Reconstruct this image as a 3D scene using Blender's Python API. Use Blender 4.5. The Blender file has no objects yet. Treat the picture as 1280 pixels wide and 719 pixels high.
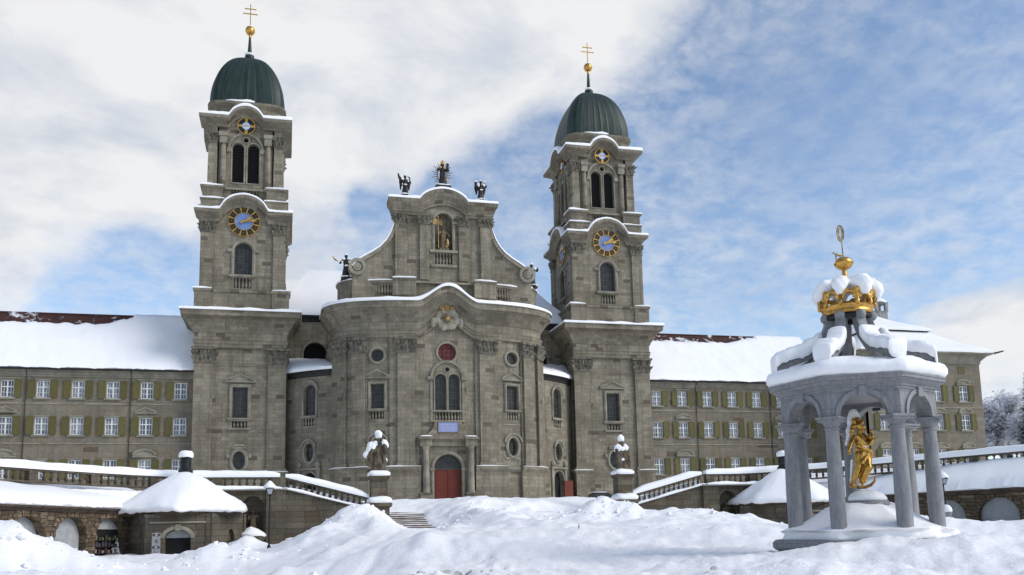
import bpy, math, random
from math import sin, cos, pi, radians, sqrt, hypot, atan2, floor
from mathutils import Vector, Matrix, noise
from mathutils.geometry import delaunay_2d_cdt, tessellate_polygon

random.seed(11)
scene = bpy.context.scene
COL = scene.collection

# ------------------------------------------------------------------ camera
EYE = Vector((-16.9, -103.1, -2.38))
YAW, PITCH, ROLL = 0.2475, 0.1432, -0.0214
fw = Vector((sin(YAW) * cos(PITCH), cos(YAW) * cos(PITCH), sin(PITCH)))
r0 = Vector((cos(YAW), -sin(YAW), 0))
u0 = r0.cross(fw)
rt = cos(ROLL) * r0 + sin(ROLL) * u0
up = -sin(ROLL) * r0 + cos(ROLL) * u0
cd = bpy.data.cameras.new('camera')
cam = bpy.data.objects.new('camera', cd)
COL.objects.link(cam)
M = Matrix((rt, up, -fw)).transposed().to_4x4()
M.translation = EYE
cam.matrix_world = M
cd.sensor_fit = 'HORIZONTAL'
cd.sensor_width = 36.0
cd.lens = 1123.7 / 1280 * 36
cd.shift_y = 137.9 / 1280
cd.clip_start = 0.1
cd.clip_end = 5000
scene.camera = cam

# ------------------------------------------------------------------ sky and sun
SUN_EL, SUN_AZ = radians(36), radians(122)     # soft sun through thin cloud, high on the right and a little behind the camera
sun_dir = Vector((sin(SUN_AZ) * cos(SUN_EL), cos(SUN_AZ) * cos(SUN_EL), sin(SUN_EL)))
w = bpy.data.worlds.new('World'); scene.world = w; w.use_nodes = True
nt = w.node_tree; nt.nodes.clear()
def N(tree, typ, **kw):
    n = tree.nodes.new(typ)
    for k, v in kw.items(): setattr(n, k, v)
    return n
def setin(n, **kw):
    for k, v in kw.items(): n.inputs[k].default_value = v
def L(tree, a, b): tree.links.new(a, b)
def mathn(tree, op, a, b=None, clamp=False):
    n = N(tree, 'ShaderNodeMath', operation=op, use_clamp=clamp)
    for i, x in enumerate((a, b)):
        if x is None: continue
        if isinstance(x, (int, float)): n.inputs[i].default_value = x
        else: L(tree, x, n.inputs[i])
    return n.outputs[0]
def ramp(tree, fac, stops, interp='LINEAR'):
    n = N(tree, 'ShaderNodeValToRGB'); cr = n.color_ramp; cr.interpolation = interp
    while len(cr.elements) < len(stops): cr.elements.new(0.5)
    for e, (p, c) in zip(cr.elements, stops):
        e.position = p; e.color = (c, c, c, 1) if isinstance(c, (int, float)) else (*c, 1)
    L(tree, fac, n.inputs[0]); return n.outputs[0]
def noisen(tree, vec, scale, detail=4, rough=0.5, dist=0.0):
    n = N(tree, 'ShaderNodeTexNoise'); setin(n, Scale=scale, Detail=detail, Roughness=rough, Distortion=dist)
    if vec is not None: L(tree, vec, n.inputs['Vector'])
    return n.outputs[0]
sky = N(nt, 'ShaderNodeTexSky', sky_type='NISHITA', sun_disc=False)
sky.sun_elevation = SUN_EL; sky.sun_rotation = SUN_AZ
sky.altitude = 900; sky.air_density = 1.0; sky.dust_density = 0.25; sky.ozone_density = 1.0
tc = N(nt, 'ShaderNodeTexCoord')
sep = N(nt, 'ShaderNodeSeparateXYZ'); L(nt, tc.outputs['Generated'], sep.inputs[0])
zc = mathn(nt, 'ADD', mathn(nt, 'MAXIMUM', sep.outputs['Z'], 0.0), 0.28)
comb = N(nt, 'ShaderNodeCombineXYZ')
L(nt, mathn(nt, 'DIVIDE', sep.outputs['X'], zc), comb.inputs[0]); L(nt, mathn(nt, 'DIVIDE', sep.outputs['Y'], zc), comb.inputs[1])
pl = comb.outputs[0]
def lobe(px, py, wdt, amt):                       # a cloud bank of the sky around one direction (pixel of the photo -> direction)
    d = fw + (px - 640) / 1123.7 * rt - (py - 497.4) / 1123.7 * up; d.normalize()
    dp = N(nt, 'ShaderNodeVectorMath', operation='DOT_PRODUCT'); L(nt, tc.outputs['Generated'], dp.inputs[0]); dp.inputs[1].default_value = d
    m = N(nt, 'ShaderNodeMapRange', interpolation_type='SMOOTHSTEP'); L(nt, dp.outputs['Value'], m.inputs[0])
    m.inputs[1].default_value = cos(wdt); m.inputs[2].default_value = 1.0; m.inputs[3].default_value = 0.0; m.inputs[4].default_value = amt
    return m.outputs[0]
SKYL = ((40, 40, .30, .45), (300, -40, .30, .40), (560, -60, .28, .40), (760, -30, .16, .36), (330, 300, .11, .34), (490, 150, .10, .34), (400, 190, .12, .26), (120, 220, .18, .34), (20, 330, .10, .24), (1270, 450, .11, .5), (1200, 400, .06, .14), (1080, 10, .08, .22), (640, 60, .12, .24), (830, 320, .05, .2), (660, 280, .045, .16), (380, 360, .07, .2),
        (560, 270, .06, -.34), (470, 250, .04, -.34), (150, 370, .12, -.55), (50, 255, .045, -.26), (250, 330, .05, -.2), (680, 180, .06, -.3), (900, 190, .2, -.32), (1120, 200, .2, -.22))
big = noisen(nt, pl, 3.6, 10, 0.62, 0.12)
cov = mathn(nt, 'MULTIPLY', mathn(nt, 'SUBTRACT', big, 0.5), 1.5)
for args in SKYL: cov = mathn(nt, 'ADD', cov, lobe(*args))
thick = ramp(nt, cov, [(0.0, 0.0), (0.15, 0.34), (0.32, 0.74), (0.58, 1.0)], 'LINEAR')
fine = noisen(nt, pl, 17.0, 6, 0.62, 0.2)
veil = noisen(nt, pl, 3.0, 4, 0.5)
thin = mathn(nt, 'MULTIPLY', ramp(nt, fine, [(0.36, 0.0), (0.64, 1.0)]), ramp(nt, veil, [(0.30, 0.30), (0.62, 0.75)]))
hz = ramp(nt, sep.outputs['Z'], [(0.0, 0.42), (0.22, 0.10), (0.7, 0.0)])
thin = mathn(nt, 'ADD', thin, hz, True)
fac = mathn(nt, 'MAXIMUM', thick, mathn(nt, 'MULTIPLY', thin, 0.56), True)
shade = noisen(nt, pl, 3.4, 8, 0.6, 0.25)
ccol = N(nt, 'ShaderNodeMix', data_type='RGBA')
L(nt, ramp(nt, shade, [(0.36, 0.0), (0.54, 1.0)]), ccol.inputs['Factor'])
ccol.inputs['A'].default_value = (0.70, 0.75, 0.84, 1); ccol.inputs['B'].default_value = (0.97, 0.975, 0.99, 1)
bg1 = N(nt, 'ShaderNodeBackground'); L(nt, sky.outputs[0], bg1.inputs[0]); bg1.inputs[1].default_value = 0.14
bg2 = N(nt, 'ShaderNodeBackground'); L(nt, ccol.outputs['Result'], bg2.inputs[0]); bg2.inputs[1].default_value = 0.70
mx = N(nt, 'ShaderNodeMixShader'); L(nt, fac, mx.inputs[0]); L(nt, bg1.outputs[0], mx.inputs[1]); L(nt, bg2.outputs[0], mx.inputs[2])
wo = N(nt, 'ShaderNodeOutputWorld'); L(nt, mx.outputs[0], wo.inputs[0])

sd = bpy.data.lights.new('sun', 'SUN'); sd.energy = 2.0; sd.angle = radians(34); sd.color = (1.0, 0.95, 0.88)
so = bpy.data.objects.new('sun', sd); COL.objects.link(so)
so.rotation_euler = (-sun_dir).to_track_quat('-Z', 'Y').to_euler(); so.location = (60, 60, 90)

vs = scene.view_settings
vs.view_transform = 'Standard'; vs.look = 'None'; vs.gamma = 1; vs.use_curve_mapping = False; vs.exposure = 0.36
try:
    scene.cycles.use_denoising = True; scene.cycles.max_bounces = 6; scene.cycles.diffuse_bounces = 4
except Exception: pass

# ------------------------------------------------------------------ materials
def lin(r, g, b):
    f = lambda c: c / 12.92 if c <= 0.04045 else ((c + 0.055) / 1.055) ** 2.4
    return (f(r / 255), f(g / 255), f(b / 255))
def mat(name, col, rough=0.7, metal=0.0, spec=0.4):
    m = bpy.data.materials.new(name); m.use_nodes = True
    b = m.node_tree.nodes['Principled BSDF']
    setin(b, **{'Base Color': (*col, 1), 'Roughness': rough, 'Metallic': metal, 'Specular IOR Level': spec})
    return m, m.node_tree, b
def bump(t, b, h, strength, dist=0.05):
    n = N(t, 'ShaderNodeBump'); setin(n, Strength=strength, Distance=dist); L(t, h, n.inputs['Height']); L(t, n.outputs[0], b.inputs['Normal'])
def mixc(t, fac, a, b_, blend='MIX'):
    n = N(t, 'ShaderNodeMix', data_type='RGBA', blend_type=blend)
    for s, x in (('Factor', fac), ('A', a), ('B', b_)):
        if hasattr(x, 'is_output') or hasattr(x, 'links'): L(t, x, n.inputs[s])
        elif isinstance(x, (int, float)): n.inputs[s].default_value = x
        else: n.inputs[s].default_value = (*x, 1)
    return n.outputs['Result']
def varied(name, c1, c2, scale=1.5, rough=0.8, metal=0.0, detail=5, bmp=0.25, bs=12, spec=0.4):
    m, t, b = mat(name, c1, rough, metal, spec)
    g = N(t, 'ShaderNodeNewGeometry')
    n = noisen(t, g.outputs['Position'], scale, detail, 0.6)
    L(t, mixc(t, ramp(t, n, [(0.35, 0.0), (0.65, 1.0)]), c1, c2), b.inputs['Base Color'])
    if bmp: bump(t, b, noisen(t, g.outputs['Position'], bs, 4, 0.6), bmp, 0.04)
    return m
def masonry(name, base, bw, bh, spread=0.22, odd=0.93, oddcol=(0.085, 0.06, 0.038), mort=0.62, stain=0.45, rubble=False, bstr=0.5, light=None):
    m, t, b = mat(name, base, 0.88, 0, 0.25)
    uv = N(t, 'ShaderNodeUVMap'); g = N(t, 'ShaderNodeNewGeometry'); pos = g.outputs['Position']
    vec = uv.outputs[0]
    if rubble:
        nn = N(t, 'ShaderNodeTexNoise'); setin(nn, Scale=0.9, Detail=2); L(t, uv.outputs[0], nn.inputs['Vector'])
        va = N(t, 'ShaderNodeVectorMath', operation='MULTIPLY_ADD'); L(t, nn.outputs['Color'], va.inputs[0]); va.inputs[1].default_value = (0.5, 0.28, 0); L(t, uv.outputs[0], va.inputs[2]); vec = va.outputs[0]
    s = N(t, 'ShaderNodeSeparateXYZ'); L(t, vec, s.inputs[0])
    v = mathn(t, 'DIVIDE', s.outputs['Y'], bh); row = mathn(t, 'FLOOR', v)
    wr = N(t, 'ShaderNodeTexWhiteNoise', noise_dimensions='1D'); L(t, row, wr.inputs['W'])
    u = mathn(t, 'ADD', mathn(t, 'DIVIDE', s.outputs['X'], bw), mathn(t, 'MULTIPLY', wr.outputs['Value'], 3.7))
    colx = mathn(t, 'FLOOR', u)
    cb = N(t, 'ShaderNodeCombineXYZ'); L(t, colx, cb.inputs[0]); L(t, row, cb.inputs[1])
    loc = N(t, 'ShaderNodeObjectInfo')
    L(t, mathn(t, 'FLOOR', mathn(t, 'MULTIPLY', noisen(t, pos, 0.02, 0), 3)), cb.inputs[2])
    wn = N(t, 'ShaderNodeTexWhiteNoise', noise_dimensions='3D'); L(t, cb.outputs[0], wn.inputs['Vector'])
    val = wn.outputs['Value']
    fu = mathn(t, 'FRACT', u); fv = mathn(t, 'FRACT', v)
    eu = mathn(t, 'MULTIPLY', mathn(t, 'MINIMUM', fu, mathn(t, 'SUBTRACT', 1, fu)), bw)
    ev = mathn(t, 'MULTIPLY', mathn(t, 'MINIMUM', fv, mathn(t, 'SUBTRACT', 1, fv)), bh)
    edge = mathn(t, 'MINIMUM', eu, ev)
    joint = ramp(t, edge, [(0.0, 0.0), (0.028, 1.0)])
    br = ramp(t, val, [(0.0, 1 - spread), (0.9, 1 + spread * 0.7), (1.0, 1 + spread)])
    warm = N(t, 'ShaderNodeTexWhiteNoise', noise_dimensions='3D'); 
    va2 = N(t, 'ShaderNodeVectorMath', operation='ADD'); L(t, cb.outputs[0], va2.inputs[0]); va2.inputs[1].default_value = (17.3, 5.1, 2.2); L(t, va2.outputs[0], warm.inputs['Vector'])
    c = mixc(t, mathn(t, 'MULTIPLY', warm.outputs['Value'], 0.75), base, light or (base[0] * 1.14, base[1] * 0.96, base[2] * 0.80))
    c = mixc(t, 1.0, c, br, 'MULTIPLY')
    c = mixc(t, mathn(t, 'MULTIPLY', mathn(t, 'GREATER_THAN', warm.outputs['Value'], odd), 0.75), c, oddcol)
    # weathering: broad patches, rain streaks and lichen
    big = noisen(t, pos, 0.33, 6, 0.62)
    c = mixc(t, mathn(t, 'MULTIPLY', ramp(t, big, [(0.42, 0.0), (0.66, 1.0)]), stain), c, (base[0] * 0.42, base[1] * 0.40, base[2] * 0.38))
    mp = N(t, 'ShaderNodeMapping'); L(t, pos, mp.inputs[0]); mp.inputs['Scale'].default_value = (1.3, 1.3, 0.07)
    st = noisen(t, mp.outputs[0], 1.6, 5, 0.65)
    c = mixc(t, mathn(t, 'MULTIPLY', ramp(t, st, [(0.47, 0.0), (0.66, 1.0)]), stain * 0.95), c, (base[0] * 0.48, base[1] * 0.45, base[2] * 0.42))
    fin = noisen(t, pos, 5.0, 5, 0.65)
    c = mixc(t, 1.0, c, ramp(t, fin, [(0.3, 0.80), (0.7, 1.15)]), 'MULTIPLY')
    c = mixc(t, 1.0, c, ramp(t, joint, [(0.0, mort), (1.0, 1.0)]), 'MULTIPLY')
    L(t, c, b.inputs['Base Color'])
    hgt = mathn(t, 'ADD', mathn(t, 'MULTIPLY', joint, 0.8), mathn(t, 'ADD', mathn(t, 'MULTIPLY', fin, 0.5), mathn(t, 'MULTIPLY', val, 0.35)))
    bump(t, b, hgt, bstr, 0.05)
    return m

STONE = masonry('church_sandstone', lin(136, 129, 113), 0.95, 0.43, spread=.18, odd=.962, oddcol=(.075, .058, .042), mort=.76, stain=.60, light=(.265, .23, .172))
TRIM = varied('carved_sandstone', lin(148, 142, 127), lin(114, 109, 97), 0.8, 0.88, bmp=0.3, bs=7, spec=0.25)
WINGSTONE = masonry('wing_sandstone', lin(124, 119, 107), 1.5, 0.55, spread=0.13, odd=0.975, mort=0.80, stain=0.32, bstr=0.3)
RUBBLE = masonry('rubble_wall', lin(104, 93, 78), 0.62, 0.27, spread=0.45, odd=0.86, mort=0.45, stain=0.5, rubble=True, bstr=1.0)
TERRACE = masonry('terrace_stone', lin(98, 93, 82), 1.1, 0.42, spread=0.25, odd=0.90, stain=0.6, mort=0.55)
def marble(name, c1, c2, joints=False):
    m, t, b = mat(name, c1, .6, 0, .35); g = N(t, 'ShaderNodeNewGeometry'); p = g.outputs['Position']
    mp = N(t, 'ShaderNodeMapping'); L(t, p, mp.inputs[0]); mp.inputs['Scale'].default_value = (2.4, 2.4, .5); mp.inputs['Rotation'].default_value = (.25, .1, 0)
    v = noisen(t, mp.outputs[0], 3.0, 8, .7, .5); f = noisen(t, p, 30, 4, .6)
    c = mixc(t, ramp(t, v, [(.40, 0), (.60, 1)]), c1, c2); c = mixc(t, 1.0, c, ramp(t, f, [(.3, .88), (.7, 1.08)]), 'MULTIPLY')
    vn = ramp(t, mathn(t, 'ABSOLUTE', mathn(t, 'SUBTRACT', noisen(t, p, 2.2, 6, .6, .8), .5)), [(0.0, 1.0), (.02, 0.0)])
    c = mixc(t, mathn(t, 'MULTIPLY', vn, .14), c, (.42, .42, .44))
    h = f
    if joints:
        uv = N(t, 'ShaderNodeUVMap'); br = N(t, 'ShaderNodeTexBrick'); setin(br, Scale=1.0); br.inputs['Brick Width'].default_value = .92; br.inputs['Row Height'].default_value = .47; br.inputs['Mortar Size'].default_value = .008
        L(t, uv.outputs[0], br.inputs['Vector']); c = mixc(t, mathn(t, 'MULTIPLY', br.outputs['Fac'], .55), c, (.06, .06, .065)); h = mathn(t, 'SUBTRACT', f, br.outputs['Fac'])
    L(t, c, b.inputs['Base Color']); bump(t, b, h, .3, .02); return m
GREYSTONE = marble('pale_grey_marble', lin(139, 139, 140), lin(120, 120, 122)); GREYBLOCK = marble('jointed_grey_marble', lin(136, 136, 137), lin(117, 117, 119), True)
CAPST = varied('carved_capitals', lin(126, 120, 106), lin(76, 72, 63), 2.2, 0.9, bmp=.8, bs=5)
EAVEW = varied('brown_eaves', lin(84, 70, 58), lin(56, 48, 42), 2.0, .85, bmp=.3)
BRONZE = varied('dark_bronze', lin(58, 50, 42), lin(38, 36, 34), 2.0, 0.55, 0.3, bmp=0.4, bs=6)
STATUE = varied('weathered_statue_stone', lin(104, 92, 74), lin(62, 55, 46), 2.5, 0.85, bmp=0.5, bs=8)
PALESTATUE = varied('gilded_pale_stone', lin(120, 104, 76), lin(84, 74, 58), 3, 0.7, bmp=0.4, bs=8)
m, t, b = mat('gilding', (0.72, 0.43, 0.11), 0.32, 0.82); GOLD = m
g_ = N(t, 'ShaderNodeNewGeometry'); nz = noisen(t, g_.outputs['Position'], 6, 4, 0.6)
L(t, mixc(t, ramp(t, nz, [(0.35, 0.0), (0.7, 1.0)]), (0.66, 0.38, 0.09), (0.34, 0.18, 0.04)), b.inputs['Base Color']); 
pt_ = ramp(t, g_.outputs['Pointiness'], [(.44, .30), (.50, 1.0), (.58, 1.12)]); cg_ = b.inputs['Base Color'].links[0].from_socket; L(t, mixc(t, 1.0, cg_, pt_, 'MULTIPLY'), b.inputs['Base Color'])  # crease shade and edge highlights put into the gold colour by pointiness
bump(t, b, noisen(t, g_.outputs['Position'], 14, 3), 0.3, 0.03)
m, t, b = mat('green_copper', lin(66, 82, 76), 0.5, 0.2, 0.4); COPPER = m
g_ = N(t, 'ShaderNodeNewGeometry'); uv_ = N(t, 'ShaderNodeUVMap'); mp_ = N(t, 'ShaderNodeMapping'); L(t, uv_.outputs[0], mp_.inputs[0]); mp_.inputs['Scale'].default_value = (1.0, .06, 1)
st_ = noisen(t, mp_.outputs[0], 2.6, 4, .6); bl_ = noisen(t, g_.outputs['Position'], .8, 5, .6)
c_ = mixc(t, ramp(t, bl_, [(.35, 0), (.65, 1)]), lin(31, 46, 41), lin(23, 32, 30)); c_ = mixc(t, ramp(t, st_, [(.40, 0), (.62, .75)]), c_, lin(46, 64, 56))
L(t, c_, b.inputs['Base Color'])
DULLGOLD = varied('dull_gilding', (.42, .27, .10), (.22, .14, .06), 5, .45, .6, bmp=.3, bs=12)
DARKMETAL = varied('dark_iron', lin(46, 47, 50), lin(30, 31, 33), 3, 0.5, 0.5, bmp=0.1)
LEAD = varied('dark_gutter', lin(52, 50, 48), lin(36, 35, 34), 2, 0.6, 0.2, bmp=0.1)
m, t, b = mat('window_glass', lin(44, 47, 52), 0.3, 0.0, 0.35); GLASS = m
g_ = N(t, 'ShaderNodeNewGeometry'); L(t, mixc(t, ramp(t, noisen(t, g_.outputs['Position'], 1.7, 3), [(0.35, 0), (0.65, 1)]), lin(36, 37, 37), lin(58, 58, 56)), b.inputs['Base Color']); bump(t, b, noisen(t, g_.outputs['Position'], 2.5, 2), 0.12, 0.05)
m, t, b = mat('curtained_glass', lin(120, 124, 130), 0.15, 0.0, 0.6); PANE = m
g_ = N(t, 'ShaderNodeNewGeometry'); L(t, mixc(t, ramp(t, noisen(t, g_.outputs['Position'], 1.9, 3, 0.7), [(0.38, 0), (0.62, 1)]), lin(84, 92, 106), lin(158, 158, 160)), b.inputs['Base Color'])
oi_ = N(t, 'ShaderNodeObjectInfo'); cc_ = b.inputs['Base Color'].links[0].from_socket
L(t, mixc(t, ramp(t, oi_.outputs['Random'], [(0, 0.0), (.55, .12), (.8, .7), (1, .85)]), cc_, lin(58, 66, 80)), b.inputs['Base Color'])
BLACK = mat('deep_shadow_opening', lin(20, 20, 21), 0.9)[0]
FRAMEW = varied('white_window_paint', lin(226, 226, 222), lin(205, 206, 204), 3, 0.6, bmp=0)
LEADBAR = varied('leaded_bars', lin(82, 80, 74), lin(62, 61, 58), 3, 0.6, bmp=0)
m, t, b = mat('olive_shutter', lin(98, 92, 50), 0.7); SHUTTER = m
uvn = N(t, 'ShaderNodeNewGeometry'); sp = N(t, 'ShaderNodeSeparateXYZ'); L(t, uvn.outputs['Position'], sp.inputs[0])
fr = mathn(t, 'FRACT', mathn(t, 'MULTIPLY', sp.outputs['Z'], 12.0)); bump(t, b, fr, 0.5, 0.02)
oi_ = N(t, 'ShaderNodeObjectInfo')
L(t, mixc(t, 1.0, mixc(t, noisen(t, uvn.outputs['Position'], 0.9, 3), lin(84, 80, 44), lin(104, 97, 54)), ramp(t, oi_.outputs['Random'], [(0, .78), (1, 1.14)]), 'MULTIPLY'), b.inputs['Base Color'])
m, t, b = mat('red_door_wood', lin(116, 44, 27), 0.6); DOORRED = m
uvn = N(t, 'ShaderNodeNewGeometry'); sp = N(t, 'ShaderNodeSeparateXYZ'); L(t, uvn.outputs['Position'], sp.inputs[0])
fr = mathn(t, 'FRACT', mathn(t, 'MULTIPLY', sp.outputs['X'], 4.0)); 
L(t, mixc(t, 1.0, mixc(t, noisen(t, uvn.outputs['Position'], 3, 4), lin(92, 34, 20), lin(114, 44, 26)), ramp(t, fr, [(0.0, 0.55), (0.06, 1.0), (0.94, 1.0), (1.0, 0.55)]), 'MULTIPLY'), b.inputs['Base Color'])
REDGLASS = varied('red_rose_panel', lin(112, 34, 34), lin(86, 26, 28), 4, 0.5, bmp=0.1)
BLUEP = varied('blue_paint', lin(112, 136, 182), lin(94, 118, 166), 3, 0.5, bmp=0)
PLAQUE = varied('blue_plaque', lin(140, 150, 190), lin(124, 136, 180), 5, 0.5, bmp=0)
DIALW = mat('pale_dial', lin(190, 200, 226), 0.5)[0]
BLACKP = mat('black_enamel', lin(24, 22, 20), 0.45)[0]
TILES = None
def make_tiles():
    m, t, b = mat('red_brown_roof_tiles', lin(100, 52, 42), 0.85)
    uv = N(t, 'ShaderNodeUVMap'); g = N(t, 'ShaderNodeNewGeometry')
    br = N(t, 'ShaderNodeTexBrick'); setin(br, Scale=1.0); br.inputs['Brick Width'].default_value = 0.34; br.inputs['Row Height'].default_value = 0.2; br.inputs['Mortar Size'].default_value = 0.02
    br.inputs['Color1'].default_value = (*lin(88, 50, 42), 1); br.inputs['Color2'].default_value = (*lin(60, 36, 32), 1); br.inputs['Mortar'].default_value = (*lin(34, 22, 21), 1)
    L(t, uv.outputs[0], br.inputs['Vector'])
    n = noisen(t, g.outputs['Position'], 1.3, 7, 0.68); n2 = noisen(t, g.outputs['Position'], 0.30, 3)
    sn = ramp(t, mathn(t, 'ADD', mathn(t, 'MULTIPLY', n, 0.6), mathn(t, 'MULTIPLY', n2, 0.45)), [(0.56, 0.0), (0.63, 1.0)])
    L(t, mixc(t, sn, br.outputs['Color'], (0.80, 0.81, 0.84)), b.inputs['Base Color'])
    bump(t, b, mathn(t, 'ADD', br.outputs['Fac'], mathn(t, 'MULTIPLY', sn, 2.0)), 0.6, 0.05)
    return m
TILES = make_tiles()
def make_snow(name, rough_amt, tint):
    m, t, b = mat(name, tint, 0.55, 0, 0.25)
    g = N(t, 'ShaderNodeNewGeometry'); p = g.outputs['Position']
    n1 = noisen(t, p, 0.8, 5, 0.55); n2 = noisen(t, p, 6.0, 6, 0.62); n3 = noisen(t, p, 38.0, 3, 0.6)
    h = mathn(t, 'ADD', mathn(t, 'ADD', mathn(t, 'MULTIPLY', n1, 1.0), mathn(t, 'MULTIPLY', n2, 0.38)), mathn(t, 'MULTIPLY', n3, 0.05))
    bump(t, b, h, rough_amt, 0.12)
    L(t, mixc(t, n2, tint, (tint[0] * 0.94, tint[1] * 0.95, tint[2] * 0.97)), b.inputs['Base Color'])
    return m
SNOW = make_snow('snow_cover', 0.45, (0.92, 0.91, 0.905))
GSNOW = make_snow('ground_snow', 0.85, (0.925, 0.91, 0.90))
DIRTY = varied('dirty_snow', (.62, .60, .58), (.40, .38, .36), 9, .8, bmp=.6, bs=30)

# ------------------------------------------------------------------ mesh helpers
OFF = {}
class MB:
    def __init__(self): self.v = []; self.f = []; self.u = []
    def vert(self, p): self.v.append(Vector(p)); return len(self.v) - 1
    def face(self, idx, uv=None): self.f.append(tuple(idx)); self.u.append(uv)
    def poly(self, pts, uv=None): self.face([self.vert(p) for p in pts], uv)
    def box(self, x0, x1, y0, y1, z0, z1):
        i = [self.vert(p) for p in ((x0, y0, z0), (x1, y0, z0), (x1, y1, z0), (x0, y1, z0), (x0, y0, z1), (x1, y0, z1), (x1, y1, z1), (x0, y1, z1))]
        for q in ((0, 3, 2, 1), (4, 5, 6, 7), (0, 1, 5, 4), (1, 2, 6, 5), (2, 3, 7, 6), (3, 0, 4, 7)): self.face([i[k] for k in q])
    def grid(self, rows, cu=False, cv=False, uvs=None):
        nr, nc = len(rows), len(rows[0]); ix = [[self.vert(p) for p in r] for r in rows]
        for i in range(nr if cu else nr - 1):
            for j in range(nc if cv else nc - 1):
                a, b2 = i, (i + 1) % nr; c, d = j, (j + 1) % nc
                uv = None
                if uvs: uv = (uvs(i, j), uvs(i + 1, j), uvs(i + 1, j + 1), uvs(i, j + 1))
                self.face((ix[a][c], ix[b2][c], ix[b2][d], ix[a][d]), uv)
        return ix
    def cap(self, idx): self.face(idx)
    def tube(self, p0, p1, ra, rb, n=10, caps=True):
        p0, p1 = Vector(p0), Vector(p1); d = (p1 - p0).normalized()
        a = d.orthogonal().normalized(); c = d.cross(a)
        R = [[p + (a * cos(2 * pi * k / n) + c * sin(2 * pi * k / n)) * r for k in range(n)] for p, r in ((p0, ra), (p1, rb))]
        ix = self.grid(R, cv=True)
        if caps: self.face(list(reversed(ix[0]))); self.face(ix[1])
    def path_tube(self, pts, radii, n=8):
        pts = [Vector(p) for p in pts]; R = []
        ref = None
        for i, p in enumerate(pts):
            d = (pts[min(i + 1, len(pts) - 1)] - pts[max(i - 1, 0)]).normalized()
            a = d.orthogonal().normalized() if ref is None else (ref - d * ref.dot(d)).normalized()
            ref = a; c = d.cross(a); r = radii[i] if isinstance(radii, (list, tuple)) else radii
            R.append([p + (a * cos(2 * pi * k / n) + c * sin(2 * pi * k / n)) * r for k in range(n)])
        ix = self.grid(R, cv=True); self.face(list(reversed(ix[0]))); self.face(ix[-1])
    def lathe(self, prof, c=(0, 0, 0), n=24, rf=None, wob=0.0, seed=0):
        rows = []
        for k in range(n):
            a = 2 * pi * k / n; q = rf(a) if rf else 1.0
            row = []
            for (r, z) in prof:
                dz = wob * noise.noise((cos(a) * 1.5 + seed, sin(a) * 1.5, z + seed)) if wob else 0
                row.append((c[0] + r * q * cos(a), c[1] + r * q * sin(a), c[2] + z + dz))
            rows.append(row)
        arc = [0]
        for i in range(1, len(prof)): arc.append(arc[-1] + hypot(prof[i][0] - prof[i - 1][0], prof[i][1] - prof[i - 1][1]))
        rm = max(p[0] for p in prof)
        self.grid(rows, cu=True, uvs=lambda i, j: (rm * 2 * pi * i / n, arc[j]))
    def ellipsoid(self, c, r, n=12, m=8, rot=None):
        c = Vector(c); rows = []
        for i in range(n):
            a = 2 * pi * i / n; row = []
            for j in range(1, m):
                b2 = -pi / 2 + pi * j / m
                p = Vector((r[0] * cos(b2) * cos(a), r[1] * cos(b2) * sin(a), r[2] * sin(b2)))
                if rot: p = rot @ p
                row.append(c + p)
            rows.append(row)
        ix = self.grid(rows, cu=True)
        e = Vector((0, 0, r[2]))
        if rot: e = rot @ e
        s, tp = self.vert(c - e), self.vert(c + e)
        for i in range(n):
            self.face((ix[(i + 1) % n][0], ix[i][0], s)); self.face((ix[i][-1], ix[(i + 1) % n][-1], tp))
    def capsule(self, p0, p1, ra, rb, n=10):
        p0, p1 = Vector(p0), Vector(p1); d = (p1 - p0); ln = d.length; d.normalize()
        pts = []; rad = []
        for k in range(4): a = pi / 2 * (1 - k / 4) ; pts.append(p0 - d * ra * sin(a)); rad.append(max(ra * cos(a), 0.001))
        for k in range(5): a = pi / 2 * k / 4; pts.append(p1 + d * rb * sin(a)); rad.append(max(rb * cos(a), 0.001))
        a = d.orthogonal().normalized(); c = d.cross(a)
        R = [[p + (a * cos(2 * pi * k / n) + c * sin(2 * pi * k / n)) * r for k in range(n)] for p, r in zip(pts, rad)]
        ix = self.grid(R, cv=True); self.face(list(reversed(ix[0]))); self.face(ix[-1])
    def sweep(self, path, prof, closed=False, mod=None, ends=True):
        """path: (x, y[, dz]); outward is on the right of the walking direction; prof: (off, z)"""
        n = len(path); P = [Vector((p[0], p[1])) for p in path]; dz = [p[2] if len(p) > 2 else 0 for p in path]
        mit = []
        for i in range(n):
            a = P[i] - P[i - 1] if (closed or i > 0) else None
            b2 = P[(i + 1) % n] - P[i] if (closed or i < n - 1) else None
            a = a if a is not None and a.length > 1e-9 else b2; b2 = b2 if b2 is not None and b2.length > 1e-9 else a
            na = Vector((a.y, -a.x)).normalized(); nb = Vector((b2.y, -b2.x)).normalized()
            mv = na + nb
            if mv.length < 1e-6: mv = na
            mv.normalize(); mv /= max(0.35, mv.dot(na)); mit.append(mv)
        s = [0]
        for i in range(1, n + 1): s.append(s[-1] + (P[i % n] - P[i - 1]).length)
        pv = [prof[0][1]]
        for j in range(1, len(prof)):
            pv.append(pv[-1] + hypot(prof[j][0] - prof[j - 1][0], prof[j][1] - prof[j - 1][1]))
        rows = []
        for i in range(n):
            row = []
            for j, (o, z) in enumerate(prof):
                e = mod(s[i], j) if mod else 0
                q = P[i] + mit[i] * (o + e); row.append((q.x, q.y, z + dz[i]))
            rows.append(row)
        ix = self.grid(rows, cu=closed, uvs=lambda i, j: (s[i], pv[j]))
        if ends and not closed:
            self.face(list(reversed(ix[0]))); self.face(ix[-1])
        return ix
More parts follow.
